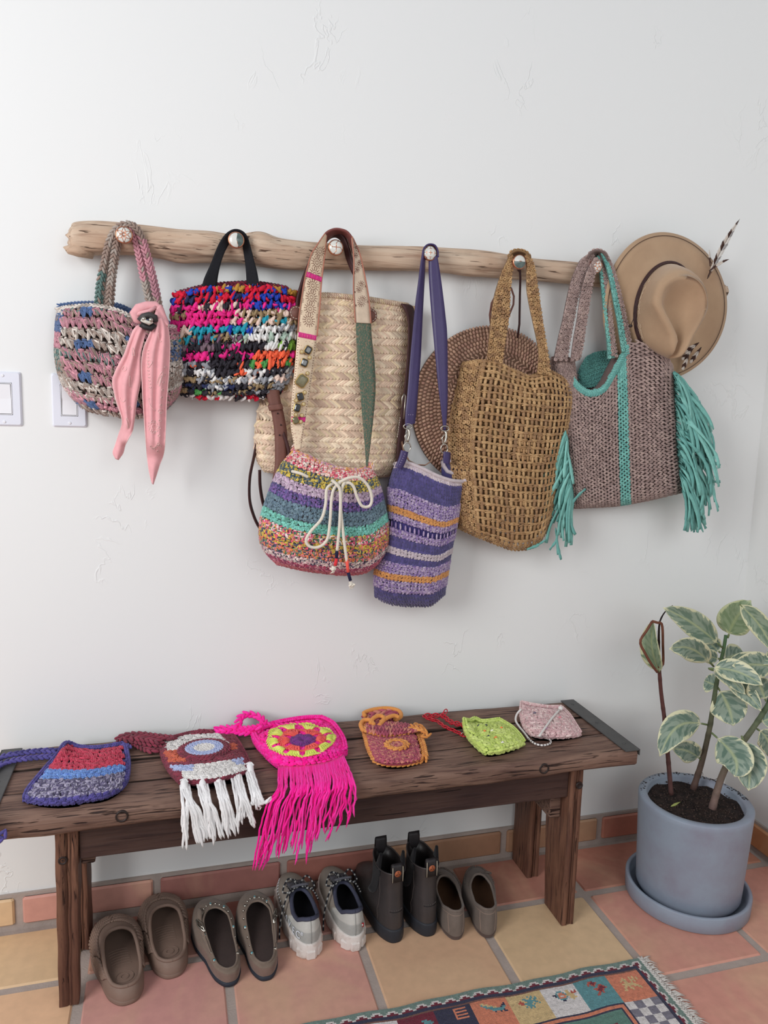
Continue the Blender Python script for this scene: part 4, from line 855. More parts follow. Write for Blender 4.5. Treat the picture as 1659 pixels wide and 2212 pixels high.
P = np.array([at([954, 962, 975, 990, 1001], [a_, a_ + 3, a_ + 8, a_ + 16, a_ + 30], y) for a_, y in ((994, -.072), (1008, -.076), (1030, -.08))]); mb = MB(); mb.slab(P, .004, puf[0]); mb.build('inner_back', FELT, t)
pl = lin((58, 46, 92)); PLE = mat('purple_leather', attr=True, rough=.42, noise=.08, nscale=60, bump=.12, bscale=500, spec=.45)
A = edge([(914,540,-.1),(909,570,-.1),(904,610,-.1),(897,663,-.1),(886,777,-.105),(880,850,-.11),(876,890,-.112),(875,920,-.112)], 0)
B = edge([(918,556,-.085),(917,590,-.085),(915,630,-.088),(912,690,-.092),(908,777,-.1),(902,850,-.108),(899,890,-.11),(896,915,-.11)], 0)
strap(t, 'leather_strap', PLE, A, B, .003, 60, 4, pl)
A = edge([(926,552,-.09),(926,590,-.09),(928,630,-.092),(933,690,-.098),(938,744,-.102),(946,830,-.106),(953,885,-.108),(958,930,-.108)], 0)
B = edge([(945,553,-.098),(950,585,-.098),(955,620,-.1),(962,680,-.104),(966,728,-.106),(967,825,-.108),(966,880,-.108),(963,928,-.108)], 0)
strap(t, 'leather_strap', PLE, A, B, .003, 60, 4, pl)
strap(t, 'strap_bight', PLE, edge([(912,560,-.1),(914,540,-.1),(921,530,-.1),(930,527,-.1),(940,530,-.1),(946,541,-.1),(947,556,-.1)], 0), edge([(919,560,-.075),(920,544,-.072),(925,536,-.07),(931,534,-.07),(937,537,-.07),(941,546,-.072),(942,556,-.078)], 0), .003, 30, 4, pl)
for (x, y), sgn in (((880, 944), 1), ((960, 948), -1)):
    c = at(x, y, -.112); mb = MB()
    mb.tube(c + np.array([(0, 0, .02), (.003, 0, .014), (.004, 0, .004), (.002, 0, -.006), (0, 0, -.014)]), [.002, .0042, .0045, .0038, .002], .003, 10)
    a = np.linspace(0, 2 * np.pi, 24); mb.tube(c + np.stack([.010 * np.cos(a), 0 * a, .024 + .006 * np.sin(a)], 1), .0014, seg=7)
    mb.tube(c + np.array([(-.001, 0, .01), (-.006, 0, .002), (-.004, 0, -.010), (0, 0, -.014)]), .0016, seg=7)
    mb.build('swivel_clasp', METAL, t)
    mb = MB(); mb.tube(c + np.stack([.0085 * np.cos(a), 0 * a - .001, -.023 + .0105 * np.sin(a)], 1), .0015, seg=7); mb.build('ring', METAL, t)
strap(t, 'leather_tab', PLE, edge([(866,972),(861,990),(853,1008)], -.128), edge([(881,976),(877,993),(868,1014)], -.128), .004, 20, 4, pl * 1.1, .002)
strap(t, 'leather_tab', PLE, edge([(958,975),(957,988),(958,1000)], -.112), edge([(972,977),(972,990),(970,1003)], -.112), .004, 20, 4, pl, .002)
mb = MB()
for k in range(6): p = at(875 - k * 2.2, 980 + k * 4.6, -.134); mb.tube([p, p + (-.0008, 0, -.0016)], .0005, seg=5, col=lin((210, 200, 220)))
for x in (882, 886, 891): p = at(x, 896, -.1145); mb.tube([p, p + (.002, 0, 0)], .0004, seg=5, col=lin((210, 200, 220)))
mb.build('tab_stitching', VCOL, t)

# ---- 6 round rattan bag
t = thing('round_rattan_bag', 'flat round rattan bag hanging by brown thong behind the openwork raffia tote', 'round bag')
RC = np.array([.553, 1.237]); RR = .2005
rat = pal((182, 142, 118), (168, 128, 106), (196, 156, 130), (176, 132, 112))
def SRt(u, v):   # u angle, v radius (0 rim -> 1 centre)
    a = u * 2 * np.pi; r = RR * (1 - v * .97); y = -.012 - .038 * (1 - (1 - v * .97) ** 4) ** .5
    return np.stack([RC[0] + r * np.cos(a), y, RC[1] + r * np.sin(a)], -1)
v, u = np.meshgrid(np.linspace(0, 1, 20), np.linspace(0, 1, 73)[:-1], indexing='ij')
mb = MB(); P = SRt(u, v); mb.grid(P, lin((110, 80, 62)), closeu=True); Q = P.copy(); Q[..., 1] = -.004; mb.grid(np.array([P[0], Q[0], Q[5], Q[-1]]), lin((110, 80, 62)), closeu=True, flip=True); mb.build('basket_shell', RAFFIA, t)
mb = MB()
for r in range(22):
    rad = 1 - r / 22.5; openr = r in (7, 8, 13)
    n = max(8, int(2 * np.pi * RR * rad / (.0088 if not openr else .012))); u = (np.arange(n) + (r % 2) * .5) / n; v = np.full(n, (1 - rad) / .97 + .012)
    P = SRt(u, v); a = u * 2 * np.pi; T = np.stack([-np.sin(a), 0 * a, np.cos(a)], 1); Rr = np.stack([np.cos(a), 0 * a, np.sin(a)], 1); N = np.broadcast_to((0, -1., 0), T.shape)
    d = nrm(Rr + T * (.25 if not openr else (.9 if r == 7 else -.9))); M = np.stack([d * .0105 * (1 if not openr else 1.25), nrm(np.cross(N, d)) * (.0076 if not openr else .0055), N * .0042], -1)
    mb.inst(LOBE, M, P + N * .001, rat[RNG.integers(0, 4, n)] * (1 + RNG.normal(0, .07, (n, 1))))
    th = np.linspace(0, 2 * np.pi, 73)
mb.build('coiled_weave', RAFFIA, t, kind='stuff')
mb = MB(); mb.tube(px3([(1123, 580, -.06), (1124, 600, -.055), (1123, 640, -.05), (1122, 700, -.045), (1118, 730, -.045)]), .0022, .0028, 7, col=dbr)
mb.tube(px3([(1104, 622, -.05), (1110, 640, -.05), (1109, 658, -.05), (1100, 680, -.045), (1090, 705, -.042)]), .0017, .0026, 7, col=br)
mb.tube(px3([(1060, 700, -.04), (1058, 680, -.042), (1062, 655, -.046), (1075, 630, -.05), (1092, 618, -.05), (1104, 622, -.05)]), .0017, .0026, 7, col=br)
mb.tube(px3([(1112, 575, -.07), (1121, 586, -.075), (1130, 575, -.07)]), .002, seg=7, col=dbr); mb.build('leather_thong', LEATHER, t)

# ---- 7 openwork raffia tote
t = thing('openwork_raffia_tote', 'tan openwork raffia crochet tote hanging in front of the round rattan bag', 'tote bag')
g7 = G([(1000,786),(1040,780),(1078,786),(1112,802),(1148,814),(1190,804),(1234,832)], [(987,845),(1028,846),(1070,850),(1112,858),(1152,864),(1196,868),(1236,870)],
       [(972,920),(1018,924),(1064,930),(1108,936),(1150,940),(1190,942),(1223,938)], [(972,1000),(1016,1006),(1062,1012),(1106,1018),(1146,1022),(1182,1022),(1205,1012)],
       [(984,1085),(1024,1092),(1066,1098),(1106,1104),(1142,1106),(1172,1104),(1194,1092)], [(992,1142),(1030,1160),(1066,1174),(1104,1188),(1134,1188),(1160,1178),(1178,1150)])
S7 = Surf(g7, -.062, .05, pu=2.6, pv=6, top=.6)
tanp = P_((174, 136, 88), (162, 122, 76), (184, 146, 98), (148, 110, 70))
tcol = lambda u, v, r: tanp[RNG.integers(0, 4, len(u))]
mb = MB(); R7 = 25
solid = lambda u, v: ((u > .40) & (u < .82) & (((v > .30) & (v < .345)) | ((v > .375) & (v < .42)))) | ((u > .45) & (u < .7) & (v > .44) & (v < .55))
for r in range(R7):
    a, b = r / R7 * .97, (r + 1) / R7 * .97
    S7r = S7
    stitches(mb, S7, 1, .0130, tcol, 'post', v0=a, v1=b, u0=.17, u1=1., jit=.10, size=1.0, stag=False)
    stitches(mb, S7, 1, .0135, tcol, 'rib', v0=a, v1=b, u0=.17, u1=1., jit=.08, size=.5, keep=lambda u, v, r: solid(u, np.full(len(u), v)) | (RNG.random(len(u)) < .10))
stitches(mb, S7, 40, .010, tcol, 'chunk', u0=0., u1=.17, size=1.0, v1=.97)
stitches(mb, S7, 2, .010, tcol, 'sc', v0=.955, v1=1.)
chain(mb, S7(np.linspace(0, 1, 60), np.zeros(60)), .008, lambda n: tanp[RNG.integers(0, 4, n)])
chain(mb, S7(np.full(60, .17), np.linspace(0, .95, 60)) + (0, -.002, 0), .007, lambda n: tanp[RNG.integers(0, 4, n)])
chain(mb, S7(np.full(60, 1.), np.linspace(0, .97, 60)), .009, lambda n: tanp[RNG.integers(0, 4, n)])
mb.build('front_stitches', RAFFIA, t, kind='stuff')
S7b = lambda u, v: S7(u, v) * np.array([1, 0, 1]) + np.array([0, -.058, 0])
mb = MB(); R7 = 24
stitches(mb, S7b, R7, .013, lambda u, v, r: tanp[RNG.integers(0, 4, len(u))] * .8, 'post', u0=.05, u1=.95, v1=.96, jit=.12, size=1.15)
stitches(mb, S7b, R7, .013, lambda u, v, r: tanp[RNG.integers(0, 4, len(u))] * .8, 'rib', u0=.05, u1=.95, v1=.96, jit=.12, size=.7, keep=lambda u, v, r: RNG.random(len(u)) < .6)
mb.build('back_stitches', RAFFIA, t, kind='stuff')
def crochet_strap(parent, name, A, B, rows, cw, colf, n=None, material=None, kind='sc', core=None, size=1.):
    S = Strip(A, B); mb = MB(); mb.slab(S.grid(5, 50), .003, core if core is not None else colf(np.zeros(1), 0, 0)[0] * .6)
    S2_ = lambda u, v: S(v, u)      # rows run along the strap
    stitches(mb, S2_, rows, cw, colf, 'chunk' if kind == 'sc' else kind, flip=-1., size=size, lift=.0022, jit=.12); return mb.build(name, material or YARN, parent, kind='stuff'), S
L7 = edge([(1100,551,-.09),(1093,568,-.09),(1085,585,-.09),(1076,610,-.09),(1068,637,-.09),(1063,665,-.09),(1059,700,-.09),(1055,740,-.09),(1051,780,-.09)], 0)
R7_ = edge([(1109,560,-.085),(1107,575,-.085),(1104,598,-.085),(1102,620,-.085),(1101,645,-.085),(1100,675,-.085),(1096,710,-.086),(1090,745,-.088),(1084,790,-.09)], 0)
crochet_strap(t, 'raffia_handle', L7, R7_, 4, .009, tcol, material=RAFFIA)
L8 = edge([(1133,552,-.09),(1137,575,-.088),(1137,605,-.088),(1138,630,-.09),(1144,665,-.092),(1152,702,-.094),(1160,740,-.096),(1163,765,-.096),(1160,808,-.096)], 0)
R8 = edge([(1143,549,-.09),(1152,572,-.085),(1158,600,-.085),(1162,625,-.087),(1167,660,-.09),(1173,702,-.092),(1180,745,-.094),(1185,775,-.095),(1190,812,-.095)], 0)
crochet_strap(t, 'raffia_handle', L8, R8, 3, .009, tcol, material=RAFFIA)
crochet_strap(t, 'raffia_handle_bight', edge([(1099,555,-.095),(1104,546,-.098),(1115,541,-.1),(1127,542,-.1),(1138,547,-.098),(1145,556,-.095)], 0), edge([(1107,562,-.075),(1110,554,-.07),(1117,549,-.068),(1126,549,-.068),(1133,554,-.07),(1138,562,-.075)], 0), 4, .008, tcol, material=RAFFIA)

# ---- 8 hat
FEL = mat('hat_felt', (184, 154, 124), rough=.85, col2=(160, 130, 104), thr=(.38, .7), nscale=5, noise=.05, bump=.15, bscale=400, sheen=.2)
t = thing('felt_hat', 'tan wide-brimmed felt hat with striped feather at the right end of the rail', 'hat')
hc = at(1428, 668, -.068)
bx = (at(1562, 668, -.068)[0] - at(1297, 680, -.068)[0]) / 2; bz = .2
HCX = (at(1562, 668, -.068)[0] + at(1297, 680, -.068)[0]) / 2; HCZ = at(1440, 664, -.068)[2]
bzz = (at(1435, 502, -.068)[2] - at(1490, 826, -.068)[2]) / 2
th = np.linspace(0, 2 * np.pi, 96, endpoint=False)
def brim(k, dy):   # k 1 = edge
    tw = .16; x = bx * k * np.cos(th); z = bzz * k * np.sin(th)
    x, z = x * math.cos(tw) + z * math.sin(tw) * .9, -x * math.sin(tw) * .9 + z * math.cos(tw)
    return np.stack([HCX + x, -.070 + dy - .010 * np.cos(2 * th) * k ** 2 + 0 * x, HCZ + z], -1)
cxy = at(1432, 668, -.085); crx, crz = .083, .111; tw = -.35
def oval(rx, rz, cx, cz, y, k=0., tw_=None):
    tw_ = -.16 + .26 * min(1, max(0, (-y - .094) / .098)) if tw_ is None else tw_
    x = rx * np.cos(th); z = rz * np.sin(th); x = x * (1 + k * np.sin(th)); x, z = x * math.cos(tw_) - z * math.sin(tw_), x * math.sin(tw_) + z * math.cos(tw_)
    return np.stack([cx + x, y + 0 * x, cz + z], -1)
cb = cxy[[0, 2]]; tp_ = at(1472, 680, -.190)[[0, 2]]
rings = [oval(crx + .006, crz + .006, cb[0], cb[1], -.083), oval(crx, crz, cb[0], cb[1], -.094)]
mb = MB(); B0 = [brim(1.0, .004), brim(1.008, .0), brim(1.0, -.004)] 
for f in (.85, .7): B0.append(brim(f, -.004))
B0 += rings
for f, s, k in ((.25, .995, 0.), (.5, .985, .04), (.75, .965, .10), (.9, .93, .17), (.97, .88, .22), (1.0, .80, .26)):
    c = cb + (tp_ - cb) * f; B0.append(oval(crx * s, crz * s, c[0], c[1], -.094 - .098 * f, k))
c = tp_
for s, dp, k in ((.74, -.001, .3), (.66, .005, .34), (.57, .015, .36), (.45, .027, .4), (.30, .037, .4), (.14, .041, .4), (.0005, .042, .4)):
    B0.append(oval(crx * s, crz * s, c[0] + .006, c[1] + .008, -.192 + dp, k))
# back of brim
Pb = np.array(B0); mb.grid(Pb, closeu=True)
bk2 = np.array([brim(1.0, .004), brim(.7, .004), brim(.45, .004)]); mb.grid(bk2, closeu=True, flip=True)
# pinch: push the lower end of the crown top inward
o = mb.build('felt_body', FEL, t)
V = np.empty(len(o.data.vertices) * 3, np.float32); o.data.vertices.foreach_get('co', V); V = V.reshape(-1, 3)
pin = np.array([tp_[0] + .012, tp_[1] - crz * .42]); hgt = np.clip((-V[:, 1] - .12) / .06, 0, 1)
dx = (V[:, 0] - pin[0] - (V[:, 2] - pin[1]) * .22); low = np.clip((tp_[1] + .02 - V[:, 2]) / .07, 0, 1)
V[:, 0] = np.where(hgt > 0, V[:, 0] - dx * .42 * hgt * low, V[:, 0]); V[:, 1] += hgt ** 2 * low * .030 * np.exp(-(dx / .014) ** 2) 
o.data.vertices.foreach_set('co', V.ravel())
mb = MB(); mb.tube(np.r_[brim(.955, -.0055), brim(.955, -.0055)[:1]], .0007, seg=5, col=lin((70, 44, 34)), cap=False); mb.build('brim_stitching', LEATHER, t, label='dark stitched line along the brim edge')
mb = MB()
for dy, rr, kk in ((-.094, .0026, .004), (-.099, .0022, .0035), (-.104, .0018, .003)):
    f = (-.094 - dy) / .088; c = cb + (tp_ - cb) * f; q = oval(crx + kk, crz + kk, c[0], c[1], dy); mb.tube(np.r_[q, q[:1]], rr, seg=8, col=lin((62, 38, 38)), cap=False)
mb.build('hat_band', LEATHER, t, label='dark brown cord band')
mb = MB(); mb.lathe([(.0002, .004), (.004, .003), (.005, 0), (.004, -.003), (.0002, -.004)], at(1362, 704, -.11), (0, 0, 1), 12, lin((50, 38, 36))); p = px3([(1362, 704, -.11), (1368, 690, -.112), (1372, 660, -.114)]); mb.tube(p, .0009, seg=6, col=lin((50, 38, 36))); mb.build('cord_bead', LEATHER, t)
# pale scuffs of the band area
mb = MB(); rg = np.linspace(2.2, 4.4, 220)
for k in range(40):
    i = int(RNG.integers(38, 66)); f = .10 + .22 * RNG.random(); c = cb + (tp_ - cb) * f; q = oval(crx * 1.0, crz * 1.0, c[0], c[1], -.094 - .088 * f)[[i % 96, (i + 1) % 96, (i + 2) % 96]]; q = q + np.array([(0, 0, 0), (0, -.0015 * RNG.normal(), .0), (0, -.003 * RNG.normal(), 0)]) + nrm(q - np.array([c[0], -.1, c[1]])) * .0006
    mb.tube(q, .0004, seg=4, col=lin((226, 204, 176)))
mb.build('worn_band_marks', VCOL, t, kind='stuff')
def feather(base, tip, w, bands, n=26, curve=0.):
    p0, p1 = np.array(base, float), np.array(tip, float); d = p1 - p0; sd = nrm(np.cross(d, (0, 1, 0))); mb = MB()
    ctr = [p0 + d * s + sd * curve * math.sin(s * math.pi) for s in np.linspace(0, 1, n)]
    mb.tube(ctr, np.linspace(.0012, .0004, n), seg=6, col=lin((60, 44, 40)))
    for i in range(2, n * 4 - 2):
        s = i / (n * 4); c = cr1(np.array(ctr), s); c_ = lin((224, 214, 204)) if int(s * bands) % 2 else lin((84, 58, 50)); ww = w * math.sin(min(1, s * 1.5 + .15) * math.pi * .5) * (1 - s ** 3) * (1 + RNG.normal(0, .12))
        for sg in (-1, 1):
            q = c + sd * sg * ww + nrm(d) * ww * 1.4; mb.tube([c, (c + q) / 2 + sd * sg * ww * .12, q], [.0012, .001, .0003], .0003, 4, col=c_)
    return mb.build('feather', VCOL, t)
feather(at(1528, 602, -.088), at(1598, 473, -.10), .0095, 9, curve=.004)
feather(at(1532, 585, -.09), at(1575, 560, -.10), .004, 3, curve=.003); feather(at(1534, 575, -.09), at(1532, 540, -.10), .003, 2)
for a, b in (((1510, 740), (1478, 762)), ((1498, 752), (1472, 778)), ((1488, 765), (1474, 800)), ((1515, 750), (1490, 785))): feather(at(*a, -.1), at(*b, -.094), .007, 4, n=14)

# ---- 9 mauve fringed tote
t = thing('fringed_tote', 'large mauve crochet tote with teal stripe and teal raffia fringe, rightmost bag', 'tote bag')
mau = P_((166, 142, 136), (156, 132, 126), (174, 150, 142), (148, 124, 118)); tea = P_((112, 180, 170), (100, 168, 160), (124, 190, 180)); teaD = P_((84, 150, 142), (76, 140, 134))
g9 = G([(1205,790),(1226,805),(1252,835),(1276,846),(1304,834),(1326,795),(1345,762),(1362,741),(1395,741),(1432,756),(1453,796)],
       [(1212,880),(1232,890),(1254,900),(1280,902),(1304,898),(1328,884),(1348,872),(1368,862),(1398,860),(1430,866),(1457,876)],
       [(1222,985),(1240,990),(1260,992),(1282,993),(1306,991),(1330,987),(1350,983),(1372,979),(1402,975),(1434,972),(1462,972)],
       [(1232,1096),(1248,1097),(1266,1096),(1288,1095),(1310,1094),(1334,1092),(1354,1089),(1376,1085),(1406,1079),(1440,1071),(1474,1063)])
S9 = Surf(g9, -.03, .062, pu=3, pv=9, top=.8, extra=lambda u, v: .058 * np.clip((u - .55) / .4, 0, 1) ** 2 * (3 - 2 * np.clip((u - .55) / .4, 0, 1)))
liner(S9, YARN, t, -.02, lin((118, 98, 94)), nu=40, inset=.0035)
def col9(u, v, r):
    v_ = np.asarray(v); x = cr2(S9.G, r * 0 + np.full(len(u), v), u)[..., 0] if False else None
    return None
# vertical stitch columns: rows of the routine run downwards
S9t = lambda u, v: S9(v, u)
def c9(u, v, r):
    teal = (.535 < v < .635) | (u < .045) & (v < .68)
    return np.where(np.asarray(teal)[..., None] if np.ndim(teal) else np.full((len(u), 1), bool(teal)), tea[RNG.integers(0, 3, len(u))], mau[RNG.integers(0, 4, len(u))])
mb = MB(); stitches(mb, S9t, 34, .0098, c9, 'v', flip=-1., jit=.09, size=1.08, cjit=.06); mb.build('crochet_stitches', YARN, t, kind='stuff')
mb = MB(); us = np.linspace(.1, .66, 60)
for k in range(5): chain(mb, S9(us, np.full(60, .002 + k * .017)) + (0, -.004, 0), .008, tea[k % 3])
mb.build('teal_rim', YARN, t, kind='stuff')
class Pt(Surf): pass
gb = G([(1250,800),(1266,772),(1290,760),(1318,757),(1346,752)], [(1252,820),(1268,805),(1290,795),(1316,790),(1340,778)], [(1255,836),(1270,838),(1292,832),(1314,815),(1330,800)])
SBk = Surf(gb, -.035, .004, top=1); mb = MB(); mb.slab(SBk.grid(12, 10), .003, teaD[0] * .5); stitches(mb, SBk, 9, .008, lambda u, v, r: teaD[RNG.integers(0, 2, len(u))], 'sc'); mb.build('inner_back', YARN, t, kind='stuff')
gs = G([(1192,772),(1208,768),(1224,770),(1240,779)], [(1192,800),(1210,800),(1228,812),(1246,832)], [(1200,860),(1214,860),(1230,868),(1248,880)], [(1212,950),(1222,950),(1232,952),(1244,955)])
SG = Surf(gs, -.05, .028, pu=3, top=1); mcol = lambda u, v, r: mau[RNG.integers(0, 4, len(u))]
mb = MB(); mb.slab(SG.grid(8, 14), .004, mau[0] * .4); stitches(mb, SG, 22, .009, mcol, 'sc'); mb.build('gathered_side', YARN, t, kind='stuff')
mcol2 = mcol; tcol2 = lambda u, v, r: tea[RNG.integers(0, 3, len(u))]
def two(u, v, r): return tea[RNG.integers(0, 3, len(u))] if v < .5 else mau[RNG.integers(0, 4, len(u))]
crochet_strap(t, 'crochet_handle', edge([(1275,547),(1255,560),(1244,580),(1233,608),(1225,640),(1215,690),(1206,728),(1195,780)], -.088), edge([(1286,566),(1272,578),(1262,595),(1254,620),(1246,652),(1237,700),(1230,740),(1224,782)], -.084), 5, .0095, mcol, material=YARN)
crochet_strap(t, 'crochet_handle', edge([(1284,556),(1270,580),(1260,608),(1253,640),(1246,690),(1238,735),(1232,782)], -.096), edge([(1292,566),(1285,590),(1279,615),(1274,645),(1265,700),(1259,745),(1252,778)], -.092), 4, .0095, mcol, material=YARN)
crochet_strap(t, 'crochet_handle', edge([(1288,552),(1293,575),(1297,610),(1301,650),(1306,700),(1311,745),(1312,776)], -.078), edge([(1299,552),(1308,580),(1314,617),(1319,660),(1324,705),(1329,745),(1334,772)], -.076), 3, .0095, two, material=YARN)
crochet_strap(t, 'crochet_handle', edge([(1296,545),(1308,575),(1317,610),(1324,650),(1332,690),(1338,730),(1343,762)], -.09), edge([(1308,549),(1324,580),(1335,615),(1344,650),(1353,690),(1360,725),(1364,750)], -.086), 4, .0095, two, material=YARN)
crochet_strap(t, 'crochet_handle_bight', edge([(1268,556,-.098),(1276,546,-.1),(1286,541,-.102),(1297,542,-.102),(1307,549,-.1),(1314,562,-.098)], 0), edge([(1280,570,-.07),(1283,560,-.066),(1289,553,-.064),(1296,553,-.064),(1301,560,-.066),(1304,572,-.07)], 0), 5, .009, mcol, material=YARN)
mb = MB()
def ribbon(mb, pts, w, c):
    P = smooth(px3(pts), 12); k = len(P); ww = w * np.r_[.35, .8, np.ones(k - 2)] * (1 + .25 * np.sin(np.linspace(0, 7, k) + RNG.random() * 6)); mb.tube(P, .0007, ww, 6, ref=np.c_[np.full(k, .2), np.full(k, -1.), RNG.normal(0, .5, k)], col=c)
for k in range(150):
    s = (k + RNG.random()) / 150; e_ = cr1(np.array([(1453, 798), (1457, 876), (1461, 972), (1474, 1062)]), s)
    L_ = 62 + 50 * RNG.random(); drop = (80 + 85 * RNG.random()) * (1.15 - .45 * s) + (22 * RNG.random() if s > .8 else 0); out = (22 + 52 * RNG.random() ** .8) * (1.2 - .5 * abs(s - .4) - .35 * (s > .75))
    y = -.095 - .045 * RNG.random(); d3 = RNG.normal(0, 8)
    pts = [(e_[0] - 3, e_[1], -.095), (e_[0] + out * .35, e_[1] + drop * .12, y), (e_[0] + out * .75, e_[1] + drop * .42, y), (e_[0] + out + d3 * .4, e_[1] + drop * .75, y), (e_[0] + out * 1.05 + d3, e_[1] + drop, y)]
    pts = [(min(a, 1556 - 12 * RNG.random()), min(b, 1152 - 14 * RNG.random()), c) for a, b, c in pts]
    ribbon(mb, pts, .0052, tea[RNG.integers(0, 3)] * (1 + RNG.normal(0, .07)))
for pts in ([(1462, 840), (1490, 845), (1508, 870), (1513, 868)], [(1470, 980), (1520, 990), (1556, 1006)], [(1480, 1020), (1520, 1030), (1540, 1040), (1556, 1040)]): ribbon(mb, [(a, b, -.12) for a, b in pts], .004, tea[1])
mb.build('raffia_fringe', RAFFIA, t, kind='stuff', label='teal raffia fringe on the right side')
mb = MB()
for k in range(85):
    s = (k + RNG.random()) / 85; e_ = np.array([1222 + 14 * s, 925 + 150 * s]); drop = 60 + 55 * RNG.random() + 10 * s; out = RNG.normal(-22, 14); y = -.062 - .035 * RNG.random()
    if e_[0] + out > 1246: out = 0
    ribbon(mb, [(e_[0], e_[1], y), (e_[0] + out * .4, e_[1] + drop * .3, y), (e_[0] + out * .8, e_[1] + drop * .65, y), (e_[0] + out + RNG.normal(0, 5), min(e_[1] + drop, 1195), y)], .0050, tea[RNG.integers(0, 3)] * (1 + RNG.normal(0, .07)))
for pts in ([(1215, 1140), (1228, 1100), (1245, 1075), (1265, 1056)], [(1225, 1080), (1230, 1110), (1236, 1140), (1243, 1155)], [(1205, 1150), (1200, 1170), (1187, 1188)], [(1200, 1140), (1205, 1180), (1212, 1209)], [(1210, 1130), (1203, 1165), (1206, 1198)], [(1180, 1165), (1160, 1178), (1138, 1187)]): ribbon(mb, [(a, b, -.09) for a, b in pts], .004, tea[1])
mb.build('raffia_fringe', RAFFIA, t, kind='stuff', label='teal raffia fringe on the left side')
# ------------------------------------------------------------------ bench
def oak(name, a, b):
    return mat(name, a, rough=.62, col2=b, thr=(.38, .66), noise=.22, nscale=9, bump=1., bscale=34, stretch=(.8, 9, 9), spec=.3)
OAK = wood_mat('dark_oak_long', (132, 104, 90), (104, 78, 68), (72, 50, 46), 0, 1.6, .6, .47); OAKV = wood_mat('dark_oak_upright', (124, 88, 70), (96, 64, 52), (62, 40, 36), 2, 1.6, .55, .5)
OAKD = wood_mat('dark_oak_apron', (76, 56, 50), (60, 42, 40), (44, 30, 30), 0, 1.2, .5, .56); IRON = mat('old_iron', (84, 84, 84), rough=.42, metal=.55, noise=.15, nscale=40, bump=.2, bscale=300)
bench = thing('bench', 'long dark reclaimed wood bench with plank seat and iron end straps against the wall', 'bench')
ZT = .452
def plank(x0, x1, y0, y1, z0, z1, seed, wavy=.0, round_front=0.):
    """long board with uneven edges; front edge y0"""
    n = 60; r = np.random.default_rng(seed); X = np.linspace(x0, x1, n)
    w = lambda a, f: a * (np.sin(X * f + r.random() * 6) + .6 * np.sin(X * f * 2.7 + r.random() * 6) + .4 * np.sin(X * f * 6.1 + r.random() * 6))
    e0, e1 = y0 + w(wavy, 9), y1 + w(.0008, 12); zb = z0 + w(wavy * 1.2, 7); zt = z1 + w(.0008, 14)
    q = max(.003, round_front); prof = []
    sec = [(e0 + q * 1.1, zt - 0 * X), (e0 + q * .35, zt - q * .25), (e0, zt - q * .9), (e0 + .0008, (zt + zb) / 2), (e0 + .001, zb + q * .6), (e0 + q * .7, zb), (e1 - .003, zb), (e1, zb + .003), (e1, zt - .003), (e1 - .003, zt)]
    k = 7; top_ = [((e0 + q * 1.1) * (1 - s) + (e1 - .003) * s, zt + 0.0006 * np.sin(s * 19 + X * 5) - .0008 * (np.abs(s - .5) < .1)) for s in np.linspace(1, 0, k)[1:-1]]
    sec = sec + top_
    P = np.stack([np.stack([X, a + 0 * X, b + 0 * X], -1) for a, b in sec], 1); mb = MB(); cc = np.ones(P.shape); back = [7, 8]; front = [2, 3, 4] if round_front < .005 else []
    for j in back + front: cc[:, j] = .16     # joint faces darkened so the seams between the boards show
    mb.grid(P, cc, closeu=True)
    for i, fl in ((0, False), (n - 1, True)):
        c = P[i].mean(0); mb.grid(np.array([P[i], np.repeat(c[None], len(sec), 0) + (P[i] - c) * .02]), closeu=True, flip=not fl)
    return mb.build('plank', OAK, bench)
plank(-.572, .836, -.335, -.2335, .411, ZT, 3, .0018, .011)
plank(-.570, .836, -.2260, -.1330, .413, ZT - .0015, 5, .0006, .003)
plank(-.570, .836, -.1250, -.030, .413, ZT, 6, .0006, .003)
for x0, x1 in ((.800, .838), (-.582, -.541)):
    mb = MB(); mb.box((x0, -.337, ZT), (x1, -.028, ZT + .0035), .0012); s = 1 if x0 > 0 else -1; xo = x1 if s > 0 else x0
    mb.box((min(xo, xo + s * .002), -.336, .440), (max(xo, xo + s * .002), -.028, ZT + .0034), .0008); mb.box((x0, -.3395, .409), (x1 + .001, -.3365, ZT + .003), .001) if s > 0 and False else None
    st = mb.build('iron_strap', IRON, bench, smooth=False, label='grey iron strap')
    for y in (-.30, -.18, -.06):
        mb = MB(); mb.lathe([(.0045, 0), (.004, .0012), (.0002, .002)][::-1], ((x0 + x1) / 2, y, ZT + .0035), (0, 0, 1), 12); mb.build('nail_head', IRON, st)
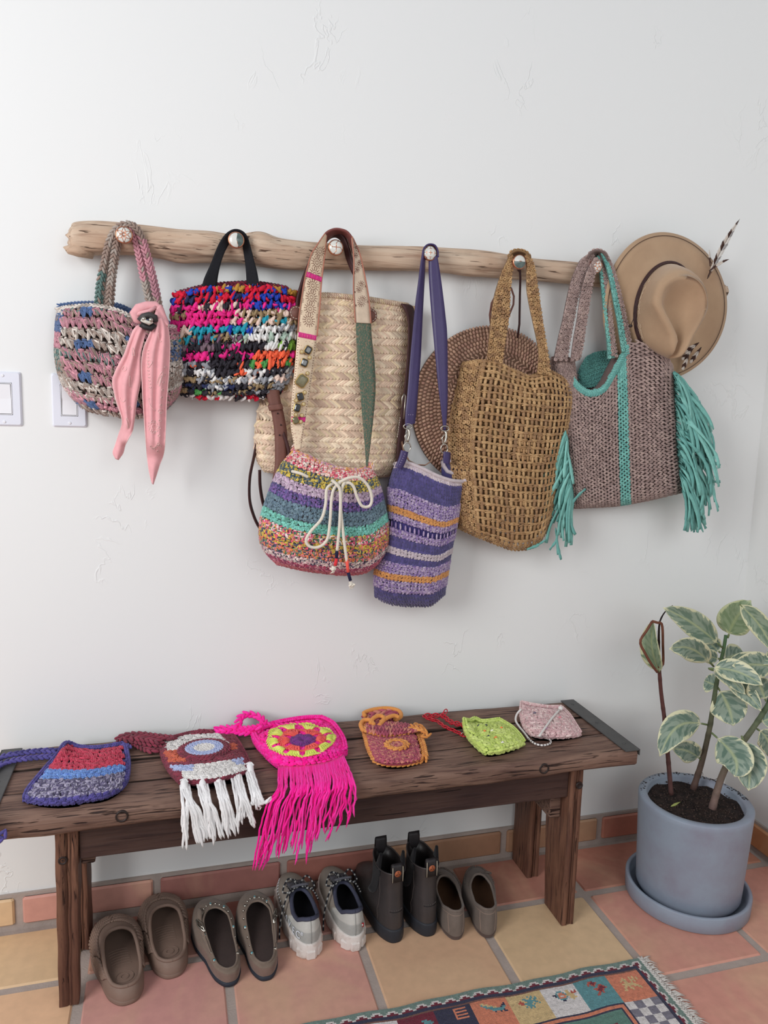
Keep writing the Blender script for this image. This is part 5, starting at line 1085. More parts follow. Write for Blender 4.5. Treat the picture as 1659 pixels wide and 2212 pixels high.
def leg(x0, x1, y0, y1, xb0=None, xb1=None, yb0=None, yb1=None, face='front'):
    """upright with a moulded groove on its wall-parallel faces"""
    xb0 = x0 if xb0 is None else xb0; xb1 = x1 if xb1 is None else xb1; yb0 = y0 if yb0 is None else yb0; yb1 = y1 if yb1 is None else yb1
    sec = [(0, .06), (.03, 0), (.42, 0), (.47, .10), (.53, .10), (.56, .02), (.62, .02), (.66, .08), (.72, .03), (.97, 0), (1, .06), (1, .96), (.97, 1), (.03, 1), (0, .96)]
    R = []
    for f in np.linspace(0, 1, 24):
        a0, a1, b0, b1 = xb0 + (x0 - xb0) * f, xb1 + (x1 - xb1) * f, yb0 + (y0 - yb0) * f, yb1 + (y1 - yb1) * f; j = .0006 * math.sin(f * 23)
        R.append([(a0 + (a1 - a0) * s + j, b0 + (b1 - b0) * t_ * 1. + j, .001 + f * .411) for s, t_ in sec])
    P = np.array(R); mb = MB(); mb.grid(P, closeu=True, flip=True)
    for i, fl in ((0, True), (-1, False)):
        c = P[i].mean(0); mb.grid(np.array([P[i], c + (P[i] - c) * .02]), closeu=True, flip=not fl)
    return mb.build('leg', OAKV, bench)
leg(.684, .716, -.300, -.176, yb0=-.302, yb1=-.213)
leg(.686, .719, -.112, -.020)
leg(-.441, -.398, -.300, -.226, -.447, -.409, -.279, -.250)
leg(-.438, -.404, -.120, -.034)
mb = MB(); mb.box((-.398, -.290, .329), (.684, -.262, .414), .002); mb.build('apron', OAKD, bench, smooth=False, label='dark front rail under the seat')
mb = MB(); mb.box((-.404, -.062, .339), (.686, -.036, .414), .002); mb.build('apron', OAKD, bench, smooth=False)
for x0, x1 in ((.655, .684), (-.398, -.372)):
    mb = MB(); mb.box((x0, -.262, .262 if x0 > 0 else .30), (x1, -.062, .414), .002); mb.build('end_rail', OAK, bench, smooth=False)
for x, z in ((-.314, .436), (.591, .434)):
    mb = MB(); mb.lathe([(.0125, 0), (.0122, .004), (.009, .005), (.0088, .0018), (.006, .0014), (.0002, .0022)][::-1], (x, -.333, z), (0, -1, 0), 20, lin((46, 34, 32))); mb.build('bolt', mat('dark_bolt', (44, 33, 31), rough=.5, noise=.2), bench)
for x, y, z in ((.706, -.299, .362), (.708, -.108, .30), (-.428, -.294, .335)):
    mb = MB(); mb.lathe([(.009, 0), (.0085, .0035), (.006, .004), (.0055, .001), (.0002, .002)][::-1], (x, y - .0005, z), (0, -1, 0), 16); mb.build('bolt', MATS['dark_bolt'], bench)

# ------------------------------------------------------------------ crochet pouches on the bench
ZB = .454
def pouch_core(S, t, col, name='pouch_body'):
    P = S.grid(24, 18); Q = P.copy(); Q[..., 2] = ZB - .0005; P = P - np.array([0, 0, .003]); P[..., 2] = np.maximum(P[..., 2], ZB + .0005); mb = MB(); mb.slab2(P, Q, col); return mb.build(name, YARN, t)
def side_stitches(mb, S, colf, w=.009, n=40, zs=(.35,)):
    """border chains around the pouch edge"""
    for z in zs:
        e0 = S(np.linspace(0, 1, n), np.full(n, .0)); 
        loop = np.concatenate([S(np.linspace(0, 1, n), np.zeros(n)), S(np.ones(n), np.linspace(0, 1, n))[1:], S(np.linspace(1, 0, n), np.ones(n))[1:], S(np.zeros(n), np.linspace(1, 0, n))[1:]])
        loop[:, 2] = np.maximum(loop[:, 2], ZB) + w * z; chain(mb, loop, w, colf, ref=(0, -.4, 1), n=int(len(loop) * .9))
# A purple / red / blue
t = thing('crochet_pouch', 'small purple-edged crochet pouch striped crimson, sky blue and marled purple, leftmost on the bench', 'pouch', 'crochet pouches on the bench')
gA = G([(126,1636),(143,1612),(170,1620),(205,1622),(240,1618),(270,1612)], [(108,1656),(135,1656),(170,1658),(205,1656),(240,1650),(276,1644)],
       [(86,1682),(122,1682),(162,1682),(203,1678),(240,1672),(277,1664)], [(62,1712),(105,1714),(152,1712),(197,1706),(238,1700),(272,1690)], [(54,1730),(98,1736),(148,1735),(195,1728),(232,1720),(262,1704)])
SA = Flat(gA, ZB, .022, extra=lambda u, v: .014 * np.exp(-((u - .12) / .12) ** 2 - (v / .22) ** 2))
pouch_core(SA, t, lin((80, 50, 110)))
red, sky, marl, vio = P_((196, 36, 74), (180, 28, 64), (208, 50, 84)), P_((96, 138, 206), (84, 122, 196), (110, 150, 214)), P_((92, 82, 120), (140, 134, 160), (70, 62, 96), (168, 160, 184)), P_((72, 62, 140), (60, 52, 122), (84, 72, 152))
pk_ = lambda p_: (lambda u, v, r: p_[RNG.integers(0, len(p_), len(u))])
mb = MB(); tabA = [(.36, red, None), (.56, sky, None), (.86, marl, None), (1.1, vio, None)]
stitches(mb, SA, 15, .0125, mix_rows(tabA), 'chunk', u0=.04, u1=.94, size=1.08, jit=.16, ply=2); stitches(mb, SA, 14, .009, pk_(vio), 'knob', u0=0, u1=.05); stitches(mb, SA, 14, .010, pk_(vio), 'knob', u0=.93, u1=1.); side_stitches(mb, SA, lambda n: vio[RNG.integers(0, 3, n)], .010, zs=(.2, .9))
mb.build('crochet_stitches', YARN, t, kind='stuff')
mb = MB(); vc = lambda n: vio[RNG.integers(0, 3, n)]
chain(mb, pz3([(118, 1622, ZB + .012), (90, 1622, ZB + .012), (50, 1626, ZB + .012), (15, 1632, ZB + .012), (-8, 1642, ZB + .011), (-25, 1665, ZB + .008)]), .013, vc, ref=(0, -.3, 1))
chain(mb, pz3([(112, 1634, ZB + .008), (80, 1636, ZB + .008), (45, 1640, ZB + .008), (15, 1646, ZB + .008), (-5, 1656, ZB + .008), (-25, 1680, ZB + .006)]), .013, vc, ref=(0, -.3, 1))
chain(mb, np.r_[pz3([(-25, 1680, ZB + .006), (-45, 1715, ZB + .006)]), at(np.array([-48, -30, -12, 2, 8]), np.array([1760, 1790, 1808, 1812, 1800]), np.array([-.352, -.353, -.353, -.353, -.351]))], .013, vc, ref=(0, -1, .3))
chain(mb, pz3([(200, 1618, ZB + .004), (235, 1612, ZB + .006), (262, 1606, ZB + .008), (280, 1614, ZB + .008)]), .011, vc, ref=(0, -.3, 1))
mb.build('shoulder_cord', YARN, t, kind='stuff')
# B maroon / white eye
t = thing('crochet_pouch', 'maroon crochet pouch with white and pale blue eye motif and thick white tassels', 'pouch', 'crochet pouches on the bench')
gB = G([(348,1606),(385,1596),(420,1588),(460,1586),(500,1590)], [(350,1630),(392,1628),(435,1622),(478,1616),(516,1612)], [(358,1652),(402,1652),(447,1648),(492,1642),(528,1634)],
       [(372,1674),(414,1676),(458,1673),(502,1665),(538,1655)], [(390,1692),(430,1693),(470,1686),(510,1676),(543,1664)])
SBp = Flat(gB, ZB, .024); pouch_core(SBp, t, lin((90, 24, 44)))
mar, whi, pbl, rst = P_((124, 24, 52), (108, 18, 44), (138, 32, 60)), P_((228, 224, 220), (236, 232, 228), (214, 210, 208)), P_((164, 178, 218), (180, 190, 226)), P_((206, 96, 62), (196, 84, 56))
def colB(u, v, r):
    out = mar[RNG.integers(0, 3, len(u))]; v = np.broadcast_to(v, u.shape)
    def put(m_, p_): out[m_] = p_[RNG.integers(0, len(p_), m_.sum())]
    ins = (u > .07) & (u < .93)
    put(ins & (v < .22) & (u < .85), whi); put(ins & (v > .22) & (v < .45) & (u < .28), rst); put(ins & (v > .55) & (v < .70) & (u < .35), pbl); put(ins & (v > .50) & (v < .68) & (u > .75), pbl)
    put(ins & (v > .56) & (v < .86) & (u > .32) & (u < .92) & ~((v < .68) & (u > .8)), whi); put(ins & (v > .64) & (v < .86) & (u > .15) & (u <= .34), whi); put(ins & (v > .22) & (v < .34) & (u > .85), rst)
    return out
mb = MB(); stitches(mb, SBp, 15, .0115, colB, 'chunk', size=1.08, jit=.15, ply=2); side_stitches(mb, SBp, lambda n: mar[RNG.integers(0, 3, n)], .009, zs=(.2, .9)); mb.build('crochet_stitches', YARN, t, kind='stuff')
zE = ZB + .026; ctr = atz(441, 1619, zE); E1 = (atz(487, 1615, zE) - atz(395, 1624, zE)) * .5; E2 = (atz(438, 1602, zE) - atz(444, 1637, zE)) * .5
def ringpath(ctr, a, b, k, n=40): th = np.linspace(0, 2 * np.pi, n); return ctr + np.cos(th)[:, None] * a * k + np.sin(th)[:, None] * b * k
mb = MB(); chain(mb, ringpath(ctr + (0, 0, .003), E1, E2, 1.0), .0105, lambda n: mar[RNG.integers(0, 3, n)], ref=(0, 0, 1)); chain(mb, ringpath(ctr + (0, 0, .001), E1, E2, 1.14), .009, lambda n: mar[RNG.integers(0, 3, n)], ref=(0, 0, 1)); mb.build('eye_outline', YARN, t, kind='stuff')
mb = MB()
for k, p_, w_ in ((.80, pbl, .009), (.60, pbl, .009), (.40, whi, .009), (.22, whi, .008), (.08, whi, .007)):
    chain(mb, ringpath(ctr + (0, 0, .004), E1, E2, k, 24), w_, lambda n: p_[RNG.integers(0, len(p_), n)], ref=(0, 0, 1))
mb.build('eye_motif', YARN, t, kind='stuff')
mb = MB(); mc = lambda n: mar[RNG.integers(0, 3, n)]
for dz, L in ((.006, [(352,1612),(330,1622),(310,1616),(285,1604),(258,1600),(262,1592),(290,1586),(330,1592),(372,1598)]), (.014, [(346,1608),(318,1606),(290,1600),(266,1597),(276,1588),(305,1588),(340,1592),(376,1596)]), (.020, [(340,1602),(305,1596),(280,1592),(300,1586),(335,1590),(370,1594)])):
    chain(mb, pz3([(a, b, ZB + dz) for a, b in L]), .014, mc, ref=(0, -.3, 1))
chain(mb, pz3([(415, 1586, ZB + .01), (435, 1580, ZB + .016), (455, 1582, ZB + .012)]), .012, mc, ref=(0, -.3, 1))
mb.build('shoulder_cord', YARN, t, kind='stuff')
def fstrand(mb, top, drop_px, ex, ey, r, col, Yf=-.349, wob=.0015, seg=6):
    """strand: from a point on the bench top, over the front edge, hanging to photo point ex,ey at plane Yf"""
    a = np.asarray(top, float); e_ = at(ex, ey, Yf); f = np.array([a[0] * .75 + e_[0] * .25, -.342, ZB + .004]); g = np.array([f[0] * .6 + e_[0] * .4, Yf, ZB - .014])
    mid1 = a * .6 + f * .4; mid1[2] = max(mid1[2], ZB + .006)
    P = smooth(np.array([a, mid1, f, g, g * .66 + e_ * .34 + RNG.normal(0, wob * 1.2, 3) * (1, .3, 0), g * .33 + e_ * .67 + RNG.normal(0, wob * 1.6, 3) * (1, .3, 0), e_]), 22)
    P[3:-1] += RNG.normal(0, wob * .22, (18, 3)) * (1, .4, 1); P[:, 1] = np.where(P[:, 2] < ZB, np.minimum(P[:, 1], Yf + .002), P[:, 1])
    rr = np.full(22, r); rr[-2:] = [r * .9, r * .35]; mb.tube(P, rr, seg=seg, ref=(.1, -.8, .6), col=col); return P
tas = [((398,1696),[(398,1835),(404,1812),(425,1824),(428,1800),(440,1822),(446,1812),(437,1826)]), ((437,1688),[(452,1815),(462,1822),(470,1808),(478,1812),(455,1790)]), ((471,1681),[(486,1804),(494,1810),(505,1798),(512,1805),(486,1778)]), ((508,1670),[(522,1775),(530,1770),(540,1783),(546,1790),(550,1786),(515,1785)]), ((540,1660),[(552,1745),(560,1752),(572,1735),(585,1728),(592,1722),(548,1730)])]
wht = lin((232, 230, 230))
for (tx, ty), ends in tas:
    mb = MB(); a = atz(tx, ty, ZB + .012)
    for k, (ex, ey) in enumerate(ends):
        for jj in (0, .4, .8): fstrand(mb, a + RNG.normal(0, .0045, 3) * (1, 1, .4), 0, ex + RNG.normal(0, 4), ey - 6 * jj + RNG.normal(0, 3), .0026, wht * (1 + RNG.normal(0, .04)), Yf=-.352 - .004 * RNG.random())
    ts = mb.build('tassel', COTTON, t)
    mb = MB(); b = a + (0, -.010, -.0015)
    mb.tube([a + (0, .012, -.002), a + (0, .006, .004), a + (0, -.002, .004), b, b + (0, -.004, -.002)], [.004, .008, .0095, .0085, .006], .0075, 12, ref=(0, 0, 1), col=wht)
    for o_ in (-.003, 0, .003): mb.tube([a + (o_ - .0045, .004, .009), a + (o_, .0, .0125), a + (o_ + .004, -.006, .009)], .002, seg=6, ref=(0, 0, 1), col=wht * .97)
    mb.build('tassel_head', COTTON, ts)
# C hot pink granny
t = thing('crochet_pouch', 'hot pink crochet pouch with yellow, orange and purple granny centre and long pink fringe', 'pouch', 'crochet pouches on the bench')
gC = G([(548,1596),(575,1580),(615,1570),(660,1563),(695,1562)], [(556,1612),(595,1600),(640,1592),(685,1584),(718,1574)], [(570,1628),(610,1620),(655,1611),(698,1601),(732,1592)],
       [(585,1644),(625,1638),(665,1630),(705,1620),(742,1611)], [(600,1656),(640,1654),(678,1650),(715,1643),(746,1630)])
SCp = Flat(gC, ZB, .028); pouch_core(SCp, t, lin((190, 20, 110)))
nk, ye, orr, prp = np.array([lin((255, 36, 160)), lin((250, 24, 150)), lin((255, 56, 172))]), P_((228, 236, 100), (218, 226, 90), (236, 240, 120)), P_((248, 92, 84), (240, 80, 70)), P_((120, 30, 130), (100, 22, 116))
mb = MB(); stitches(mb, SCp, 15, .0125, pk_(nk), 'chunk', size=1.08, jit=.16); side_stitches(mb, SCp, lambda n: nk[RNG.integers(0, 3, n)], .011, zs=(.1, .8, 1.5)); mb.build('crochet_stitches', YARN, t, kind='stuff')
c0 = (.52, .42)
def pos(a, r): 
    q = SCp(np.array(c0[0] + r * math.cos(a)), np.array(c0[1] + r * 1.05 * math.sin(a))); return q + (0, 0, .004)
def cluster(mb, a, r0, r1, wd, p_, n=5):
    for k in range(n):
        aa = a + (k - (n - 1) / 2) * wd / n; P0, P1 = pos(aa * .35 + a * .65, r0), pos(aa, r1); c_ = p_[RNG.integers(0, len(p_))]
        mb.tube([P0, (P0 + P1) / 2 + (0, 0, .004), P1 + (0, 0, .001)], [.0016, .0030, .0024], seg=6, ref=(0, 0, 1), col=c_)
    A_, B_ = pos(a - wd * .52, r1), pos(a + wd * .52, r1); chain(mb, np.array([A_, (pos(a, r1 * 1.02) + (0, 0, .003)), B_]), .007, lambda n: p_[RNG.integers(0, len(p_), n)], ref=(0, 0, 1), n=5)
for ring, cols_, cnt, r0, r1, wd, nm in ((0, prp, 8, .01, .13, .8, 'purple_centre'), (1, orr, 6, .14, .25, .9, 'orange_ring'), (2, ye, 10, .26, .38, .5, 'yellow_ring')):
    if cnt == 8:
        mb = MB(); [cluster(mb, a, r0, r1, wd, cols_, 3) for a in np.arange(8) * math.pi / 4]; mb.build(nm, YARN, t, kind='stuff')
    else:
        for i in range(cnt): mb = MB(); cluster(mb, i * 2 * math.pi / cnt + .3, r0, r1, wd, cols_, 5); mb.build({'orange_ring': 'orange_cluster', 'yellow_ring': 'yellow_cluster'}[nm], YARN, t)
mb = MB(); nc = lambda n: nk[RNG.integers(0, 3, n)]
chain(mb, pz3([(468,1582,ZB+.008),(490,1580,ZB+.012),(515,1568,ZB+.02),(518,1552,ZB+.03),(534,1543,ZB+.034),(556,1547,ZB+.03),(570,1560,ZB+.024),(566,1575,ZB+.016),(548,1584,ZB+.01)]), .016, nc, ref=(0,-.6,1))
chain(mb, pz3([(505,1580,ZB+.012),(530,1583,ZB+.014),(555,1578,ZB+.018),(572,1566,ZB+.02),(600,1570,ZB+.014),(640,1565,ZB+.012),(690,1560,ZB+.016)]), .014, nc, ref=(0,-.6,1))
chain(mb, pz3([(470,1575,ZB+.006),(495,1572,ZB+.010),(530,1574,ZB+.02),(560,1570,ZB+.03)]), .014, nc, ref=(0,-.6,1))
chain(mb, pz3([(548,1584,ZB+.012),(552,1594,ZB+.012),(562,1604,ZB+.014),(580,1606,ZB+.016)]), .013, nc, ref=(0,-.6,1))
mb.build('shoulder_cord', YARN, t, kind='stuff')
mb = MB()
for k in range(76):
    s = (k + RNG.random() * .5) / 76; tx, ty = cr1(np.array([(602, 1656), (650, 1654), (700, 1648), (742, 1632)]), s)
    ex, ey = cr1(np.array([(552, 1876), (575, 1862), (605, 1830), (640, 1848), (662, 1838), (684, 1800), (720, 1788), (768, 1752)]), np.clip(s + RNG.normal(0, .05), 0, 1)) + RNG.normal(0, 1, 2) * (5, 14)
    fstrand(mb, atz(tx, ty, ZB + .012), 0, ex, min(ey, 1880), .0021, nk[RNG.integers(0, 3)], Yf=-.352 - .012 * RNG.random(), wob=.0026)
mb.build('long_fringe', YARN, t, kind='stuff')
# D orange
t = thing('crochet_pouch', 'orange-edged phone pouch in mottled raspberry crochet with folded flap and button loop', 'pouch', 'crochet pouches on the bench')
gD = G([(786,1572),(820,1580),(862,1578),(898,1572)], [(792,1598),(825,1604),(865,1602),(905,1594)], [(800,1624),(832,1630),(870,1627),(913,1618)], [(812,1646),(840,1653),(878,1652),(918,1642)])
SD = Flat(gD, ZB, .018); pouch_core(SD, t, lin((150, 60, 80)))
rasp, org = P_((176, 72, 96), (160, 58, 84), (206, 130, 110), (186, 86, 100)), P_((226, 148, 66), (216, 136, 56), (234, 160, 80))
oc = lambda n: org[RNG.integers(0, 3, n)]
mb = MB(); stitches(mb, SD, 14, .0105, pk_(rasp), 'chunk', u0=.08, u1=.92, v1=.92, size=1.05, jit=.16, ply=2); mb.build('crochet_stitches', YARN, t, kind='stuff')
mb = MB(); n_ = 30
for z in (.2, .9): 
    loop = np.concatenate([SD(np.zeros(n_), np.linspace(0, 1, n_)), SD(np.linspace(0, 1, n_), np.ones(n_))[1:], SD(np.ones(n_), np.linspace(1, 0, n_))[1:]]); loop[:, 2] += .010 * z; chain(mb, loop, .013, oc, ref=(0, -.4, 1), n=44)
mb.build('orange_edging', YARN, t, kind='stuff', label='thick orange chain edging')
gF = G([(800,1562),(830,1560),(868,1562),(905,1570)], [(790,1566),(825,1568),(865,1572),(912,1578)], [(788,1578),(822,1588),(862,1586),(902,1578)])
SF = Flat(gF, ZB + .020, .008); P = SF.grid(16, 10); mb = MB(); mb.slab(P, .004, lin((130, 50, 70))); stitches(mb, SF, 4, .0085, pk_(rasp), 'v', size=1.15, jit=.14)
chain(mb, np.concatenate([SF(np.linspace(0, 1, 20), np.ones(20)), SF(np.ones(8), np.linspace(1, 0, 8))[1:]]) + (0, 0, .003), .013, oc, ref=(0, -.4, 1)); chain(mb, SF(np.zeros(12), np.linspace(0, 1, 12)) + (0, 0, .002), .012, oc, ref=(0, -.4, 1))
chain(mb, pz3([(890, 1570, ZB + .03), (910, 1576, ZB + .028), (925, 1586, ZB + .022), (915, 1590, ZB + .02)]), .012, oc, ref=(0, -.4, 1)); mb.build('flap', YARN, t, kind='stuff')
mb = MB(); th_ = np.linspace(0, 2 * np.pi, 20); c = pz3([(857, 1609, ZB + .022)])[0]; chain(mb, c + np.stack([.022 * np.cos(th_), .022 * np.sin(th_), .001 + 0 * th_], 1), .012, oc, ref=(0, 0, 1)); chain(mb, c + np.stack([.010 * np.cos(th_), .010 * np.sin(th_), .001 + 0 * th_], 1), .008, lambda n: rasp[RNG.integers(0, 4, n)], ref=(0, 0, 1), n=6); mb.build('button_ring', YARN, t)
mb = MB()
for L in ([(786,1580,.02),(779,1566,.026),(786,1556,.03),(800,1556,.032),(808,1566,.03)], [(800,1564,.03),(806,1552,.036),(820,1546,.038),(830,1552,.034),(824,1562,.03),(818,1568,.028)], [(822,1560,.03),(838,1550,.034),(852,1546,.034),(862,1550,.03)], [(790,1548,.016),(786,1540,.02),(810,1532,.022),(840,1530,.022),(862,1536,.022),(866,1548,.02),(852,1556,.018)]):
    mb.tube(smooth(pz3([(a, b, ZB + c_) for a, b, c_ in L]), 24), .0052, seg=9, ref=(0, 0, 1), col=org[0])
mb.build('cord_loops', YARN, t)
mb = MB()
for L in ([(788,1562,.008),(792,1548,.012),(815,1540,.016),(845,1536,.018),(855,1546,.014),(840,1556,.012)], [(800,1560,.02),(830,1552,.022),(856,1542,.018)]): chain(mb, pz3([(a, b, ZB + c_) for a, b, c_ in L]), .016, lambda n: rasp[RNG.integers(0, 4, n)], ref=(0, -.4, 1))
mb.build('shoulder_cord', YARN, t, kind='stuff')
# E lime
t = thing('crochet_pouch', 'tiny lime green beaded crochet pouch with red chain link strap', 'pouch', 'crochet pouches on the bench')
gE = G([(1003,1562),(1025,1566),(1050,1566),(1078,1562)], [(1008,1584),(1032,1584),(1062,1582),(1104,1578)], [(1022,1604),(1046,1604),(1078,1600),(1120,1594)], [(1048,1628),(1068,1626),(1096,1620),(1130,1608)])
SE = Flat(gE, ZB, .022, extra=lambda u, v: .016 * np.exp(-((u) / .15) ** 2 - (v / .3) ** 2) - .010 * np.exp(-((u - .35) / .12) ** 2 - ((v - .2) / .35) ** 2)); pouch_core(SE, t, lin((150, 170, 70)))
lime = P_((204, 222, 114), (194, 214, 104), (214, 230, 130)); mb = MB(); stitches(mb, SE, 10, .0145, pk_(lime), 'chunk', size=1.12, jit=.15); side_stitches(mb, SE, lambda n: lime[RNG.integers(0, 3, n)], .012, zs=(.1, .9)); mb.build('crochet_stitches', YARN, t, kind='stuff')
for u, v, c_ in ((.42, .14, (30, 40, 60)), (.62, .14, (36, 44, 60)), (.5, .35, (236, 130, 60)), (.66, .36, (240, 236, 220)), (.84, .28, (240, 140, 70)), (.5, .55, (34, 42, 56)), (.62, .62, (236, 130, 60)), (.66, .8, (236, 232, 220))):
    mb = MB(); c = SE(np.array(u), np.array(v)) + (0, 0, .006); mb.tube([c - (.004, 0, .001), c + (0, 0, .001), c + (.004, 0, -.001)], [.001, .0026, .001], seg=8, ref=(0, 0, 1), col=lin(c_)); mb.build('bead', mat('glass_bead', attr=True, rough=.15, spec=.7), t)
PLR = mat('red_plastic', (196, 22, 46), rough=.25, spec=.5)
def links(parent, L, n, w=.0055, hgt=.0085, m_=PLR, r=.0014):
    P = smooth(L, n); T = nrm(np.gradient(P, axis=0)); th = np.linspace(0, 2 * np.pi, 13)[:-1]; st = np.linalg.norm(np.diff(P, axis=0), axis=1).mean()
    for i in range(n):
        N = np.array([0, 0, 1.]) if i % 2 == 0 else nrm(np.cross(T[i], (0, 0, 1.))); 
        N = nrm(N * .8 + np.array([0, 0, .35])); B = nrm(np.cross(T[i], N)); q = P[i] + np.cos(th)[:, None] * T[i] * st * .95 + np.sin(th)[:, None] * B * w; q = np.r_[q, q[:1]]
        mb = MB(); mb.tube(q, r, seg=5, ref=(0, 0, 1), cap=False); mb.build('chain_link', m_, parent)
links(t, pz3([(1000,1588,ZB+.008),(985,1580,ZB+.008),(962,1570,ZB+.008),(945,1558,ZB+.008),(925,1552,ZB+.008),(918,1546,ZB+.006),(935,1546,ZB+.006),(955,1546,ZB+.008),(975,1560,ZB+.009),(1000,1566,ZB+.014),(1012,1572,ZB+.016)]), 30)
links(t, pz3([(958,1543,ZB+.012),(962,1538,ZB+.014)]), 2)
mb = MB(); th_ = np.linspace(0, 2 * np.pi, 16); c = pz3([(999, 1588, ZB + .008)])[0]; mb.tube(c + np.stack([.004 * np.cos(th_), 0 * th_, .006 * np.sin(th_)], 1), .0009, seg=6); mb.build('split_ring', METAL, t)
# F pale pink
t = thing('crochet_pouch', 'small pale pink crochet pouch with thin twisted cord, rightmost on the bench', 'pouch', 'crochet pouches on the bench')
gFp = G([(1127,1524),(1155,1530),(1185,1534),(1212,1534)], [(1126,1546),(1160,1550),(1195,1551),(1228,1550)], [(1134,1572),(1168,1574),(1206,1574),(1242,1572)], [(1148,1588),(1178,1592),(1215,1592),(1252,1588)])
SP = Flat(gFp, ZB, .020); pouch_core(SP, t, lin((200, 150, 150))); pp = P_((226, 190, 190), (236, 210, 206), (214, 172, 174))
mb = MB(); stitches(mb, SP, 11, .0135, pk_(pp), 'chunk', size=1.1, jit=.15, ply=2); side_stitches(mb, SP, lambda n: pp[RNG.integers(0, 3, n)], .011, zs=(.1, .9)); mb.build('crochet_stitches', YARN, t, kind='stuff')
mb = MB(); cw_ = lin((230, 226, 222))
mb.tube(smooth(pz3([(1126,1532,ZB+.02),(1117,1542,ZB+.012),(1114,1556,ZB+.006),(1122,1570,ZB+.004),(1132,1582,ZB+.003),(1142,1596,ZB+.003)]), 30), .0026, seg=8, ref=(0, 0, 1), col=cw_)
P = smooth(pz3([(1142,1596,ZB+.003),(1155,1606,ZB+.003),(1172,1610,ZB+.003),(1188,1606,ZB+.003),(1188,1598,ZB+.003),(1172,1592,ZB+.008),(1165,1590,ZB+.02)]), 90); cc = np.where((np.arange(90) % 5 < 2)[:, None], lin((110, 100, 104)), cw_); mb.tube(P, .0024, seg=8, ref=(0, 0, 1), col=cc)
mb.tube(smooth(pz3([(1165,1590,ZB+.024),(1176,1574,ZB+.027),(1192,1552,ZB+.027),(1208,1534,ZB+.022)]), 24), .0026, seg=8, ref=(0, 0, 1), col=cw_); mb.build('twisted_cord', COTTON, t)
mb = MB(); mb.lathe([(.0002, .006), (.005, .004), (.0062, 0), (.005, -.004), (.0002, -.006)], pz3([(1211, 1530, ZB + .024)])[0], (0, 0, 1), 12, cw_); mb.build('cord_knot', COTTON, t)
for u, v, c_ in ((.3, .25, (110, 100, 120)), (.78, .38, (214, 130, 140)), (.42, .72, (200, 150, 190))):
    mb = MB(); c = SP(np.array(u), np.array(v)) + (0, 0, .005); mb.tube([c - (.005, 0, .001), c + (0, 0, .001), c + (.005, 0, -.001)], [.001, .0028, .001], seg=8, ref=(0, 0, 1), col=lin(c_)); mb.build('bead', MATS['glass_bead'], t)
